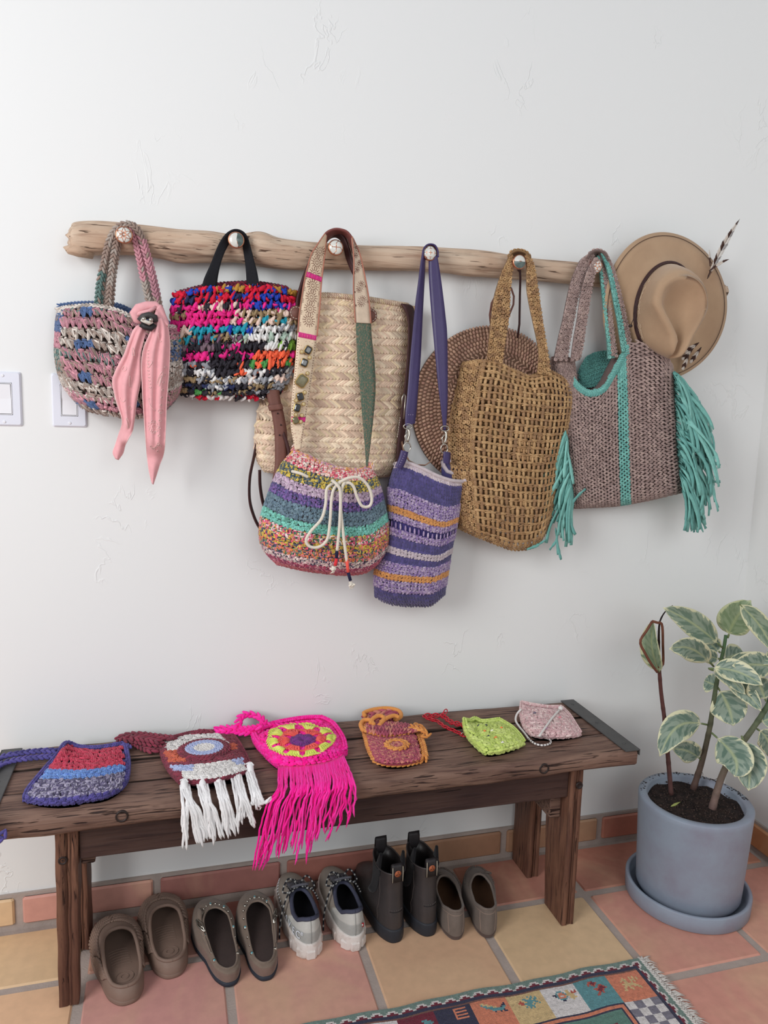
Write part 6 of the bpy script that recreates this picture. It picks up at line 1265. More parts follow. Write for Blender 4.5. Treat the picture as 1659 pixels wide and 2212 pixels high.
# ------------------------------------------------------------------ shoes under the bench
class Shoe:
    """loft: outline on the floor -> bulged upper -> opening edge. local x right, y towards the toe"""
    def __init__(s, heel, toe_dir, L, side, hw=.047, hh=.033, sole=.022, zh=.055, zf=.085, of=.55, ow=.62, ozm=.07, toe_h=.06, bulge=1.0, toe_p=.75, oh=.10, rise=None):
        s.heel = np.asarray(heel, float); d = nrm(np.array([toe_dir[0], toe_dir[1], 0.])); s.fy = d; s.fx = np.array([d[1], -d[0], 0.]); s.L = L; s.side = side
        s.hw, s.hh, s.sole, s.zh, s.zf, s.of, s.ow, s.ozm, s.toe_h, s.b, s.toe_p, s.oh, s.rise = hw, hh, sole, zh, zf, of, ow, ozm, toe_h, bulge, toe_p, oh, rise
    def W(s, p): return s.heel + p[..., 0:1] * s.fx + p[..., 1:2] * s.fy + p[..., 2:3] * np.array([0, 0, 1.])
    def outline(s, th, grow=0.):
        y = (.5 - .5 * np.cos(th)); hwid = np.interp(y, [0, .12, .35, .55, .72, .88, 1], [s.hh * .9, s.hh, s.hh * .95, s.hw * .93, s.hw, s.hw * .93, s.hw * .8])
        sn = np.sin(th); x = np.sign(sn) * np.abs(sn) ** s.toe_p * (hwid + grow); bend = s.side * (.010 * np.sin(y * math.pi) - .012 * np.clip(y - .6, 0, 1) ** 1 * 0)
        return np.stack([x + bend, y * (s.L + 2 * grow) - grow, 0 * x], -1)
    def opening(s, th):
        f = (.5 - .5 * np.cos(th)); y0 = s.L * s.oh * .5; y1 = s.L * s.of; y = y0 + (y1 - y0) * f; o = s.outline(th)
        hwid = np.interp(y / s.L, [0, .12, .35, .55, .72], [s.hh * .86, s.hh * .93, s.hh * .9, s.hw * .82, s.hw * .7]) * s.ow
        x = np.sign(np.sin(th)) * np.abs(np.sin(th)) ** .8 * hwid + s.side * .010 * np.sin(y / s.L * math.pi)
        if s.rise is not None: z = s.rise(f, th)
        else: z = np.interp(f, [0, .15, .5, .8, 1], [s.zh, s.zh * 1.0, s.ozm, s.zf * .97, s.zf])
        return np.stack([x, y, z], -1)
    def surf(s, th, t):
        """t 0 sole edge -> 1 opening"""
        o = s.outline(th); p0 = o.copy(); p0[..., 2] = s.sole; p2 = s.opening(th); f = (.5 - .5 * np.cos(th)); p1 = o.copy()
        k = 1 + .03 * s.b; p1[..., 0] = o[..., 0] * k * .98 + p2[..., 0] * (1 - .98) ; hz = np.interp(f, [0, .3, .6, .85, 1], [.6, .65, .9, 1.0, .85])
        p1[..., 2] = np.where(f > .55, s.sole + (s.toe_h - s.sole) * hz * 1.25, s.sole + (p2[..., 2] - s.sole) * .62)
        t = np.asarray(t)[..., None] if np.ndim(t) else t
        return p0 * (1 - t) ** 2 + 2 * p1 * t * (1 - t) + p2 * t ** 2
    def build_upper(s, t, mat_, col, name='upper', n=72, m_=16, th_=.004, edge_r=.0022, edge_col=None):
        th = np.linspace(0, 2 * np.pi, n + 1)[:-1]; P = np.stack([s.W(s.surf(th, v)) for v in np.linspace(0, 1, m_)]); mb = MB(); mb.grid(P, col, closeu=True, flip=True)
        ed = P[-1]; c = ed.mean(0); q = np.r_[ed, ed[:1]]; 
        ins = [ed, ed + nrm(c - ed) * th_ * .5 - (0, 0, .001)]
        for k in (.35, .8):
            f = s.outline(th) * (.93, .96, 1) + (0, s.L * .02, 0); f[:, 2] = s.sole + .006; inn = s.surf(th, 1 - k); inn = inn * (1 - 0) ; inn[:, :2] = inn[:, :2] * .97 + f[:, :2] * .0 + np.array([0, s.L * .5]) * .03; inn[:, 2] -= .002; inn[:, 2] = np.maximum(inn[:, 2], s.sole + .003); ins.append(s.W(inn))
        o = mb.build(name, mat_, t)
        mb = MB(); f = s.outline(th) * (.92, .95, 1) + (0, s.L * .025, 0); f[:, 2] = s.sole + .004 + .006 * np.clip(1 - f[:, 1] / s.L * 3, 0, 1) * 0; ins.append(s.W(f)); P2 = np.array(ins); mb.grid(P2, col, closeu=True)
        mb.tube(q, edge_r, seg=8, ref=(0, 0, 1), col=col if edge_col is None else edge_col, cap=False); mb.build('collar_lining', mat_, t)
        return o
    def insole(s, t, mat_, col):
        th = np.linspace(0, 2 * np.pi, 49)[:-1]; mb = MB(); R = []
        for k in (.97, .9, .6, .3, .0005):
            f = s.outline(th) * (.93 * k, .95 * k, 1) + (0, s.L * (.5 - .475 * k), 0); f[:, 2] = s.sole + .006; R.append(s.W(f))
        mb.grid(np.array(R), col, closeu=True, flip=True); return mb.build('insole', mat_, t)
    def build_sole(s, t, mat_, col, z0=0, z1=None, grow=.002, name='sole', lug=None):
        z1 = s.sole if z1 is None else z1; th = np.linspace(0, 2 * np.pi, 73)[:-1]; R = []
        for g, z in ((-.006, z0), (grow - .0008, z0 + .001), (grow, z0 + .004), (grow, z1 - .003), (grow - .001, z1), (-.004, z1 + .0005)):
            f = s.outline(th, g if lug is None else g + lug(th, z)); f[:, 2] = z; R.append(s.W(f))
        P = np.array(R); mb = MB(); mb.grid(P, col, closeu=True, flip=True)
        for i, fl in ((0, False), (-1, True)): c = P[i].mean(0); mb.grid(np.array([P[i], c + (P[i] - c) * .02]), col, closeu=True, flip=fl)
        return mb.build(name, mat_, t)
    def stitched(s, mb, th0, th1, t, col, n=40, r=.0006, z=0): th = np.linspace(th0, th1, n); mb.tube(s.W(s.surf(th, t)) + (0, 0, z), r, seg=5, ref=(0, 0, 1), col=col)
def S_floor(px, py): return atz(px, py, 0.)
EVA = mat('taupe_foam', (128, 106, 94), rough=.6, noise=.07, nscale=30, bump=.1, bscale=300); SUEDE = mat('taupe_suede', attr=True, rough=.9, noise=.13, nscale=50, bump=.3, bscale=700, sheen=.15)
def clog(pxh, dirx, label):
    t = thing('slip_on_clog', label, 'shoe', 'pair of taupe foam clogs'); s = Shoe(S_floor(*pxh), (dirx, .95), .238, 0, hw=.056, hh=.047, sole=.030, zh=.037, ozm=.052, zf=.076, of=.61, ow=.84, oh=.10, toe_h=.062, toe_p=.7)
    cl_ = (1, 1, 1); s.sole = .012; s.build_upper(t, EVA, cl_, edge_r=.0040); s.build_sole(t, EVA, cl_, grow=.0, z1=.012); s.sole = .026; s.insole(t, EVA, cl_)
    mb = MB()   # basket-relief on the vamp
    for r in range(8):
        tt = .16 + r * .088
        for th in np.arange(.36 * np.pi, 1.64 * np.pi, .098) + (.049 if r % 2 else 0):
            a, b, c = s.W(s.surf(np.array(th), tt)), s.W(s.surf(np.array(th + .05), tt)), s.W(s.surf(np.array(th), tt + .05)); U = nrm(b - a); V = nrm(c - a); N = nrm(np.cross(V, U)); N = N if N @ (a - s.W(np.array([0, s.L * .55, .02]))) > 0 else -N
            d = nrm(U * .8 + V * .75); M = np.stack([d * .0175, nrm(np.cross(N, d)) * .0075, N * .0060], -1); mb.inst(LOBE, M[None], (a + N * .0012)[None])
    mb.build('woven_relief', EVA, t, kind='stuff')
    mb = MB(); c = s.W(np.array([0, .045, s.sole + .0068]))
    for k in (.45, 1.): th = np.linspace(0, 2 * np.pi, 24); mb.tube(c + .018 * k * np.cos(th)[:, None] * s.fx + .016 * k * np.sin(th)[:, None] * s.fy, .0007, seg=5, ref=(0, 0, 1), col=(1.15, 1.15, 1.15))
    for k in range(7): th = np.linspace(-.9, .9, 12); mb.tube(s.W(np.stack([.026 * np.sin(th), .075 + k * .008 + .010 * np.cos(th), np.full(12, s.sole + .0066)], -1)), .0006, seg=5, ref=(0, 0, 1))
    mb.build('footbed_grooves', EVA, t, kind='stuff')
clog((279, 2172), -.22, 'taupe foam clog with basket relief, nearest the left front bench leg')
clog((375, 2115), -.15, 'taupe foam clog with basket relief, second from the left and further back')
def birk(pxh, dirx, sgn, label):
    t = thing('studded_clog', label, 'shoe', 'pair of studded clogs'); s = Shoe(S_floor(*pxh), (dirx, .97), .246, 0, hw=.049, hh=.037, sole=.030, zh=.036, ozm=.052, zf=.073, of=.68, ow=.83, oh=.08, toe_h=.062, toe_p=.72)
    c_ = lin((122, 106, 94)); s.build_upper(t, SUEDE, c_, edge_r=.0024); s.insole(t, SUEDE, lin((58, 42, 38))); s.build_sole(t, SUEDE, lin((120, 98, 88)), z0=.010, grow=.001, name='cork_footbed'); s.build_sole(t, mat('dark_rubber', (44, 48, 58), rough=.6), (1, 1, 1), z1=.010, grow=.002)
    # side strap with buckle
    th = np.linspace(*( (1.22 * np.pi, 1.62 * np.pi) if sgn < 0 else (.36 * np.pi, .76 * np.pi)), 26); mid = np.full(26, .86)
    a, b = s.W(s.surf(th, .95)), s.W(s.surf(th, .74)); ctr_ = s.W(np.array([0, s.L * .5, 0.])); out = nrm((a + b) / 2 - ctr_) * .0028 + (0, 0, .0015); P = np.stack([a, (a + b) / 2 + out * .4, b], 1) + out[:, None]
    mb = MB(); mb.slab(P, .0028, c_ * 1.08); st = mb.build('strap', SUEDE, t)
    bc_ = (a[12] + b[12]) / 2 + out[12] * 2.0; U = nrm(a[15] - a[9]); V = nrm(a[12] - b[12])
    mb = MB(); q = [(-1, -.8), (-1, .8), (-.8, 1), (.8, 1), (1, .8), (1, -.8), (.8, -1), (-.8, -1), (-1, -.8)]; mb.tube(np.array([bc_ + U * x * .0095 + V * y * .0135 + (0, 0, .001) for x, y in q]), .0019, seg=7, ref=(0, 0, 1)); mb.tube([bc_ - U * .001 - V * .012, bc_ + out[12] * .4, bc_ - U * .001 + V * .012], .0012, seg=6); mb.tube([bc_, bc_ + U * .012], .0012, seg=6); mb.build('buckle', METAL, st)
    TQ = mat('turquoise', (90, 160, 170), rough=.3, spec=.6)
    ths = np.linspace(.30 * np.pi, 1.70 * np.pi, 19)
    for i, th in enumerate(ths):
        p = s.W(s.surf(np.array(th), .90)); n_ = nrm(nrm(p - ctr_) + (0, -.2, 1.2)); big = i % 3 == 0; r = .0042 if big else .0024
        mb = MB(); mb.lathe([(r, -.001), (r, .0008), (r * .7, .0022), (.0002, .003)][::-1], p + n_ * .001, n_, 12); o = mb.build('stud', METAL, t)
        if big and i in (3, 6, 9, 15, 18): mb = MB(); mb.lathe([(r * .62, .0018), (r * .45, .0034), (.0002, .004)][::-1], p + n_ * .001, n_, 10); mb.build('turquoise_stone', TQ, o)
birk((500, 2131), -.185, -1, 'taupe suede studded clog with open buckle strap, the left of its pair')
birk((576, 2119), -.035, 1, 'taupe suede studded clog, the right of its pair, beside the sneakers')
# sneakers
KNIT = mat('greige_knit', attr=True, rough=.85, noise=.10, nscale=30, bump=.5, bscale=900); MIDS = mat('dirty_white_foam', (218, 210, 204), rough=.55, col2=(168, 150, 138), thr=(.48, .70), nscale=28, noise=.05, bump=.2, bscale=80)
def sneaker(pxh, dirx, sgn, label, word):
    t = thing('running_shoe', label, 'shoe', 'pair of running shoes'); L = .258
    rise = lambda f, th: np.interp(f, [0, .08, .22, .5, .75, 1], [.090, .086, .074, .070, .076, .084])
    s = Shoe(S_floor(*pxh) + (0, .012, 0), (dirx, 1.), L, 0, hw=.042, hh=.039, sole=.034, of=.50, ow=.74, oh=.08, toe_h=.064, toe_p=.72, rise=rise)
    th = np.linspace(0, 2 * np.pi, 72 + 1)[:-1]; f = .5 - .5 * np.cos(th); kc, gc, bc2 = lin((150, 140, 130)), lin((196, 194, 188)), lin((168, 168, 164))
    P = np.stack([s.W(s.surf(th, v)) for v in np.linspace(0, 1, 16)]); cols = np.empty(P.shape); 
    for i, v in enumerate(np.linspace(0, 1, 16)):
        cols[i] = np.where((f < .34)[:, None], (bc2 if v < .42 else gc), kc)
    mb = MB(); mb.grid(P, cols, closeu=True, flip=True); mb.build('upper', KNIT, t)
    mb = MB(); ed = P[-1]; nv = lin((70, 72, 90)); ins = [P[-2], ed + (0, 0, .003)]; c = ed.mean(0)
    for k in (.55, .2): q = s.surf(th, k); q[:, :2] = q[:, :2] * .93 + np.array([0, L * .4]) * .07; ins.append(s.W(q))
    q = s.outline(th) * (.9, .93, 1) + (0, L * .03, 0); q[:, 2] = s.sole + .006; ins.append(s.W(q)); mb.grid(np.array(ins), nv * .55, closeu=True)
    mb.tube(np.r_[ed, ed[:1]], .0048, seg=10, ref=(0, 0, 1), col=nv, cap=False); mb.build('padded_collar', KNIT, t, label='dark grey padded collar')
    s.insole(t, KNIT, lin((24, 24, 30)))
    # cloud-like midsole with pods
    lug = lambda th_, z: .0022 * np.sin(th_ * 13) * (z < .024) - .001
    s.build_sole(t, MIDS, (1, 1, 1), z1=.036, grow=.005, name='midsole', lug=lug)
    for k, a in enumerate(list(np.linspace(-.95, .95, 5)) + [1.6, 2.1, 2.6, 3.14, -2.6, -2.1, -1.6]):
        o = s.outline(np.array(a), .004); o[..., 2] = .012; p = s.W(o); out = nrm(p - s.W(np.array([0, np.clip(o[1], .03, L - .04), .012]))); tn = np.cross(out, (0, 0, 1.))
        mb = MB(); ww = .011 if k < 5 else .016; q = np.array([(p + tn * x * ww + out * (.0035 if abs(x) < .9 else -.001)) + (0, 0, z) for z, sc in ((-.011, 1), (.010, 1)) for x in (0,)])
        ring = lambda z, g: [p + tn * ww * x + out * (g + y_) + (0, 0, z) for x, y_ in ((-1, -.012), (-1, -.002), (-.75, .002), (.75, .002), (1, -.002), (1, -.012))]
        G_ = np.array([ring(-.0115, -.003), ring(-.0105, 0), ring(.006, .0005), ring(.010, -.002)]); mb.grid(G_, flip=False); mb.add(G_[0], None, [(0, i, i + 1) for i in range(1, 5)]); mb.add(G_[-1], None, [(0, i + 1, i) for i in range(1, 5)]); mb.build('sole_pod', MIDS, t, smooth=False)
    # tongue, laces
    mb = MB(); tg = s.W(np.array([[[x, y, z + .003 * math.cos(x * 60)] for x in np.linspace(-.020, .020, 7)] for y, z in ((L * .42, .106), (L * .45, .100), (L * .50, .090), (L * .58, .082), (L * .66, .074))])); mb.slab(tg, .005, lin((96, 96, 104))); mb.build('tongue', KNIT, t)
    mb = MB(); lc = lin((36, 36, 42))
    def lace(pts, Lr=.0020):
        P_ = smooth(np.array(pts), 36); cc = np.where((np.arange(36) % 4 == 0)[:, None], lin((180, 180, 176)), lc); mb.tube(P_, Lr, seg=7, ref=(0, 0, 1), col=cc)
    for k in range(5):
        y = L * (.46 + .055 * k); z = .093 - .0056 * k; w = .022
        lace([s.W(np.array([-w, y, z - .006])), s.W(np.array([0, y + .004, z + .003])), s.W(np.array([w, y + .010, z - .006]))]); lace([s.W(np.array([w, y, z - .006])), s.W(np.array([0, y + .004, z + .005])), s.W(np.array([-w, y + .010, z - .006]))])
    kn = s.W(np.array([.0, L * .46, .102]))
    for a, r_ in ((-1, .034), (1, .030)):
        lace([kn, kn + s.fx * a * r_ * .7 + s.fy * .012 + (0, 0, .012), kn + s.fx * a * r_ * 1.2 - s.fy * .004 + (0, 0, -.008), kn + s.fx * a * r_ * .6 - s.fy * .010 + (0, 0, -.006), kn])
    e_ = -1; lace([kn, kn + s.fx * e_ * .030 - s.fy * .014 + (0, 0, -.010), kn + s.fx * e_ * .047 - s.fy * .026 + (0, 0, -.045), kn + s.fx * e_ * .054 - s.fy * .034 + (0, 0, -.075), kn + s.fx * e_ * .055 - s.fy * .038 + (0, 0, -.100)])
    lace([kn, kn + s.fx * .026 - s.fy * .012 + (0, 0, -.008), kn + s.fx * .036 - s.fy * .018 + (0, 0, -.02), kn + s.fx * .042 - s.fy * .020 + (0, 0, -.034)])
    mb.build('laces', COTTON, t, label='black speckled laces')
    mb = MB(); p = s.W(s.surf(np.linspace(0, .0, 8), np.linspace(.02, .9, 8))) + s.fy * -.0006; mb.tube(p, .0006, seg=5, col=lin((150, 150, 146))); mb.build('heel_seam', VCOL, t)
    if word:
        # lettering wraps the outer heel side
        for ch, th0, sc in (('I', 5.02, .021), ('V', 5.22, .023), ('E', 5.47, .023), ('C', 5.70, .023), ('\u00ae', 5.88, .010)):
            c = s.W(s.surf(np.array(th0), .27)); c2 = s.W(s.surf(np.array(th0 + .06), .27)); up = s.W(s.surf(np.array(th0), .40)); X = nrm(c2 - c); Y = nrm(up - c); Z = nrm(np.cross(X, Y)); Y = np.cross(Z, X)
            cu = bpy.data.curves.new('lettering', 'FONT'); cu.body = ch; cu.size = sc; cu.extrude = .0003; cu.align_x = 'CENTER'; ob = bpy.data.objects.new('lettering', cu); COL.objects.link(ob)
            me = bpy.data.meshes.new_from_object(ob); bpy.data.objects.remove(ob); o = bpy.data.objects.new('lettering', me); COL.objects.link(o); me.materials.append(mat('print_white', (226, 230, 238), rough=.5)); o.parent = t
            q = c + Z * .0022 - Y * sc * (.35 if sc > .015 else -.25); o.matrix_local = Matrix(((X[0], Y[0], Z[0], q[0]), (X[1], Y[1], Z[1], q[1]), (X[2], Y[2], Z[2], q[2]), (0, 0, 0, 1)))
        mb = MB()
        for th0 in np.arange(3.75, 4.95, .10): 
            w_ = .0035; a, b = s.W(s.surf(np.array([th0, th0]), np.array([.12, .34]))); out = nrm(a - s.W(np.array([0, s.L * .5, .03]))) * .001; mb.tube([a + out, (a + b) / 2 + out * 2, b + out * 1.2], .0012, .0006, 5, col=lin((222, 226, 232)))
        mb.build('side_stripes', VCOL, t, kind='stuff')
    else:
        c = s.W(s.surf(np.array(.42), .28)) - s.fy * .0012; mb = MB(); mb.box(c - (.0035, .0008, .005), c + (.0035, .0008, .005), col=lin((176, 36, 44))); mb.build('heel_tag', VCOL, t, label='small red heel tag')
        mb = MB(); mb.box(c - (.0012, .0014, .0022), c + (.0012, .0006, .0026), col=lin((236, 232, 230))); mb.build('tag_mark', VCOL, t)
sneaker((674, 2078), -.07, -1, 'grey running shoe with white foam sole and lettering on its side, left of its pair', True)
sneaker((770, 2060), -.05, 1, 'grey running shoe with white foam sole and small red heel tag, right of its pair', False)
# ankle boots
BOOTL = mat('dark_brown_boot_leather', attr=True, rough=.42, noise=.2, nscale=22, bump=.25, bscale=90, spec=.45)
def boot(pxh, dirx, label):
    t = thing('ankle_boot', label, 'boot', 'pair of ankle boots'); L = .262; s = Shoe(S_floor(*pxh) + (0, .006, 0), (dirx, 1.), L, 0, hw=.042, hh=.039, sole=.030, toe_h=.062, toe_p=.75)
    s.build_sole(t, mat('boot_rubber', (44, 46, 52), rough=.55, noise=.1), (1, 1, 1), z1=.032, grow=.003)
    th = np.linspace(0, 2 * np.pi, 73)[:-1]; o = s.outline(th); R = []
    hz = np.array([.03, .045, .06, .075, .09, .107, .125, .142, .155, .165])
    yf = np.interp(hz, [.03, .05, .07, .09, .11, .165], [L, L * .97, L * .80, L * .60, L * .52, L * .47]); yb = np.interp(hz, [.03, .06, .1, .14, .165], [0, .000, .008, .010, .004])
    wd = np.interp(hz, [.03, .06, .09, .12, .15, .165], [1., .96, .84, .78, .80, .84])
    for z, a, b, w in zip(hz, yb, yf, wd):
        f = .5 - .5 * np.cos(th); y = a + (b - a) * f; base = np.interp(y / L, [0, .12, .35, .55, .72, .88, 1], [s.hh * .9, s.hh, s.hh * .95, s.hw * .93, s.hw, s.hw * .93, s.hw * .8]); x = np.sign(np.sin(th)) * np.abs(np.sin(th)) ** .75 * base * w
        zz = z + (.006 * np.cos(th) ** 2 * (z > .16)); R.append(s.W(np.stack([x, y, zz + 0 * x], -1)))
    c_ = lin((58, 53, 53)); P = np.array(R); mb = MB(); mb.grid(P, c_, closeu=True, flip=True); mb.build('upper', BOOTL, t)
    mb = MB(); ed = P[-1]; c = ed.mean(0); ins = [ed, c + (ed - c) * .93 + (0, 0, 0), c + (ed - c) * .86 - (0, 0, .03), c + (ed - c) * .84 - (0, 0, .11), c + (ed - c) * .02 - (0, 0, .12)]; mb.grid(np.array(ins), lin((30, 26, 26)), closeu=True); mb.tube(np.r_[ed, ed[:1]], .0018, seg=7, ref=(0, 0, 1), col=c_ * 1.3, cap=False); mb.build('boot_lining', BOOTL, t)
    # elastic gores
    for sg in (-1, 1):
        def gp(u, v):
            z = .166 - .095 * v; k = np.interp(z, hz, np.arange(10)); i = int(min(8, k)); fr = k - i; th0 = sg * (math.pi * .5) + (u - .5) * (.95 * (1 - v) ** .55); row = P[i] * (1 - fr) + P[i + 1] * fr; j = (th0 % (2 * math.pi)) / (2 * math.pi) * 72; a = int(j) % 72; return row[a] * (1 - (j - int(j))) + row[(a + 1) % 72] * (j - int(j))
        ctr_ = P.mean((0, 1)); Gd = np.array([[gp(u, v) for u in np.linspace(0, 1, 9)] for v in np.linspace(0, .97, 10)]); out = nrm((Gd - ctr_) * (1, 1, 0)) * .0016; mb = MB(); mb.slab2(Gd + out, Gd - out * .3, lin((30, 29, 32))); g_ = mb.build('elastic_gore', YARN, t)
    # pull tab: loop at the back and front
    for yy, hgt, wide, lb in ((.008, .028, .0135, True), (L * .46, .030, .014, False)):
        q = s.W(np.array([[[x, yy + dy, z] for x in np.linspace(-wide, wide, 5)] for dy, z in ((-.003, .150), (-.0035, .170), (-.002, .166 + hgt * .7), (.001, .166 + hgt), (.005, .166 + hgt * .8), (.007, .166))]))
        mb = MB(); mb.slab(q, .0022, lin((40, 36, 38))); pt = mb.build('pull_tab', LEATHER, t)
        if lb:
            mb = MB()
            for x in (-wide + .001, wide - .001): p = s.W(np.array([[x, yy - .0055, .152], [x, yy - .0055, .172], [x, yy - .004, .188]])); mb.tube(p, .0008, seg=5, col=lin((200, 190, 170)))
            mb.build('tab_piping', VCOL, pt)
            c = s.W(np.array([0, yy - .0052, .172])); mb = MB(); mb.lathe([(.0078, 0), (.0078, .0006), (.0002, .0008)][::-1], c, -s.fy, 24, lin((168, 92, 58)), sx=1.); em = mb.build('round_emblem', VCOL, pt, label='round orange emblem')
            mb = MB()
            for k in range(3): a = k * 2.094 + 1.57; d = s.fx * math.cos(a) + np.array([0, 0, math.sin(a)]); mb.tube([c - s.fy * .001 + d * .0012, c - s.fy * .0012 + d * .004, c - s.fy * .001 + d * .0062], [.0006, .0014, .0006], .0004, 6, ref=tuple(-s.fy), col=lin((50, 36, 36)))
            mb.build('emblem_mark', VCOL, em)
    for sg in (-1,):   # folded ear of the gore top
        q = s.W(np.array([[[.030 * sg * (1 - .1 * v) + .0, L * .16 + u * .026 * (1 - v * .75), .160 + v * .042] for u in (0, .33, .66, 1.)] for v in np.linspace(0, 1, 6)])); mb = MB(); mb.slab(q, .0045, lin((26, 25, 28))); mb.build('side_tab', YARN, t)
    q = s.W(np.array([[[.032 * (1 - .1 * v), L * .16 + u * .026 * (1 - v * .75), .160 + v * .038] for u in (0, .33, .66, 1.)] for v in np.linspace(0, 1, 6)])); mb = MB(); mb.slab(q, .0045, lin((26, 25, 28))); mb.build('side_tab', YARN, t)
    # heel stamp
    c = s.W(np.array([.004, 0, .068])); k = P[3]; mb = MB(); p = k[[70, 71, 0, 1, 2]] * 1.0 - s.fy * .0006 + (0, 0, .0); mb.tube(np.array([x + nrm(x - P.mean((0, 1))) * .0004 for x in P[3][[68, 70, 0, 2, 4]]]), .0011, .0006, 6, col=lin((20, 18, 20)))
    for i in (68, 69, 70, 71, 0, 1, 2, 3, 4): x = P[3][i] - s.fy * .0008 + (0, 0, .0045); mb.tube([x - (0, 0, .0012), x, x + (0, 0, .0012)], .0005, seg=4, col=lin((104, 98, 96)))
    mb.build('heel_stamp', VCOL, t, kind='stuff')
    mb = MB(); 
    for i0, i1 in ((10, 14), (62, 58)): mb.tube(np.array([P[k][int(round(i0 + (i1 - i0) * k / 9))] + nrm((P[k][int(round(i0 + (i1 - i0) * k / 9))] - P.mean((0, 1))) * (1, 1, 0)) * .0004 for k in range(10)]), .0008, seg=5, col=lin((84, 76, 74)))
    mb.build('seam', VCOL, t)
boot((857, 2040), -.07, 'dark brown elastic-sided ankle boot beside the running shoes, left of its pair')
boot((930, 2026), -.055, 'dark brown elastic-sided ankle boot next to the moccasins, right of its pair')
def moc(pxh, dirx, sgn, label):
    t = thing('leather_moccasin', label, 'shoe', 'pair of moccasins'); rise = lambda f, th: np.interp(f, [0, .1, .3, .7, .9, 1], [.068, .066, .054, .050, .056, .060])
    s = Shoe(S_floor(*pxh), (dirx, 1.), .232, 0, hw=.044, hh=.035, sole=.010, of=.68, ow=.84, oh=.09, toe_h=.046, toe_p=.78, rise=rise)
    c_ = lin((108, 96, 88)); s.build_upper(t, SUEDE, c_, edge_r=.0030, edge_col=c_ * 1.1); s.insole(t, LEATHER, lin((88, 62, 44))); s.build_sole(t, SUEDE, lin((84, 68, 62)), grow=.0, z1=.010)
    # moc-toe apron seam, heel seams, side bow
    mb = MB(); P = s.W(s.surf(np.linspace(.60 * np.pi, 1.40 * np.pi, 40), .58)); wl = np.array([0, 0, 1.])
    for i in range(1, 39): p = P[i]; d = nrm(p - P.mean(0)); mb.inst(LOBE, np.stack([nrm(d + (0, 0, .6)) * .0085, nrm(np.cross(d, wl)) * .0034, wl * .0034], -1)[None], (p + (0, 0, .0014))[None], c_ * .8)
    mb.build('moccasin_seam', SUEDE, t, kind='stuff')
    ln_ = lin((160, 136, 122))
    for th0, k in ((.42, .05), (-.42, -.05)):
        mb = MB(); v = np.linspace(.05, .78, 16); mb.tube(s.W(s.surf(np.full(16, th0) + k * np.linspace(0, 3, 16), v)) - s.fy * .0004, .0006, seg=5, col=ln_); mb.build('heel_seam', VCOL, t)
    mb = MB(); s.stitched(mb, -1.2, 1.2, .80, ln_, 40, .0005); mb.build('collar_stitching', VCOL, t)
    b = s.W(s.surf(np.array(math.pi + sgn * .45), .9)) + (0, 0, .004); mb = MB()
    for a in (-1, 1): mb.tube([b, b + s.fx * a * .010 + (0, 0, .004) - s.fy * .004, b + s.fx * a * .017 - s.fy * .003, b + s.fx * a * .009 + s.fy * .003, b], .0024, .0014, 6, ref=(0, 0, 1), col=c_ * .75)
    mb.build('leather_tie', SUEDE, t)
moc((986, 2032), .15, 1, 'grey-brown leather moccasin beside the boots, left of its pair')
moc((1054, 2028), .25, -1, 'grey-brown leather moccasin nearest the right bench leg, right of its pair')
# ------------------------------------------------------------------ rubber plant in grey pot
CX, CY = 1.068, -.265
POT = mat('blue_grey_ceramic', (146, 157, 172), rough=.5, col2=(130, 132, 146), thr=(.40, .70), nscale=11, noise=.12, bump=.15, bscale=60, spec=.4)
t = thing('plant_saucer', 'round blue-grey saucer under the plant pot', 'saucer'); t.location = (1.063, -.27, 0)
mb = MB(); mb.lathe([(.0005, .001), (.150, .001), (.152, .003), (.1535, .040), (.151, .043), (.146, .043), (.143, .040), (.140, .012), (.0005, .010)], (0, 0, 0), (0, 0, 1), 72); mb.build('saucer_dish', POT, t)
t = thing('potted_rubber_plant', 'variegated rubber plant with cream-edged leaves in a blue-grey cylinder pot', 'potted plant')
mb = MB(); ZP = .266; mb.lathe([(.0005, .011), (.110, .011), (.122, .016), (.128, .028), (.1295, .06), (.134, .16), (.138, .250), (.1385, .262), (.136, ZP), (.120, ZP), (.1165, .262), (.115, .235), (.10, .232)], (CX, CY, 0), (0, 0, 1), 80); mb.build('pot', POT, t)
SOIL = mat('soil', (62, 48, 44), rough=.95, col2=(30, 24, 24), thr=(.35, .6), nscale=60, noise=.3, bump=1., bscale=150)
mb = MB(); th = np.linspace(0, 2 * np.pi, 49)[:-1]; R = []
for k in np.linspace(1, .02, 14): R.append(np.stack([CX + .1155 * k * np.cos(th), CY + .1155 * k * np.sin(th), .246 + .004 * np.sin(9 * th + k * 9) * k - .010 * np.exp(-((.1155 * k * np.cos(th) + .01) ** 2 + (.1155 * k * np.sin(th) + .02) ** 2) / .0012) + .003 * RNG.random(48)], -1))
mb.grid(np.array(R), closeu=True, flip=True); mb.build('soil', SOIL, t)
mb = MB(); n = 700; a = RNG.random(n) * 6.283; r = .113 * np.sqrt(RNG.random(n)); T = np.stack([CX + r * np.cos(a), CY + r * np.sin(a), .249 + .004 * RNG.random(n)], -1); sz = .0015 + .004 * RNG.random((n, 3)) ** 2
M = np.einsum('ki,ij->kij', sz, np.eye(3)); mb.inst(LOBE, M, T, lin((62, 48, 42)) * (.5 + 1.2 * RNG.random((n, 1))))
n = 130; a = RNG.random(n) ** 1.5 * 3 - .3; r_ = .122 + .013 * RNG.random(n); T = np.stack([CX + r_ * np.cos(a), CY + r_ * np.sin(a), np.full(n, ZP + .0003)], -1); sz = np.array([[.003, .003, .001]]) * (.5 + RNG.random((n, 1)) * 1.5); mb.inst(LOBE, np.einsum('ki,ij->kij', sz, np.eye(3)), T, lin((50, 46, 48)))
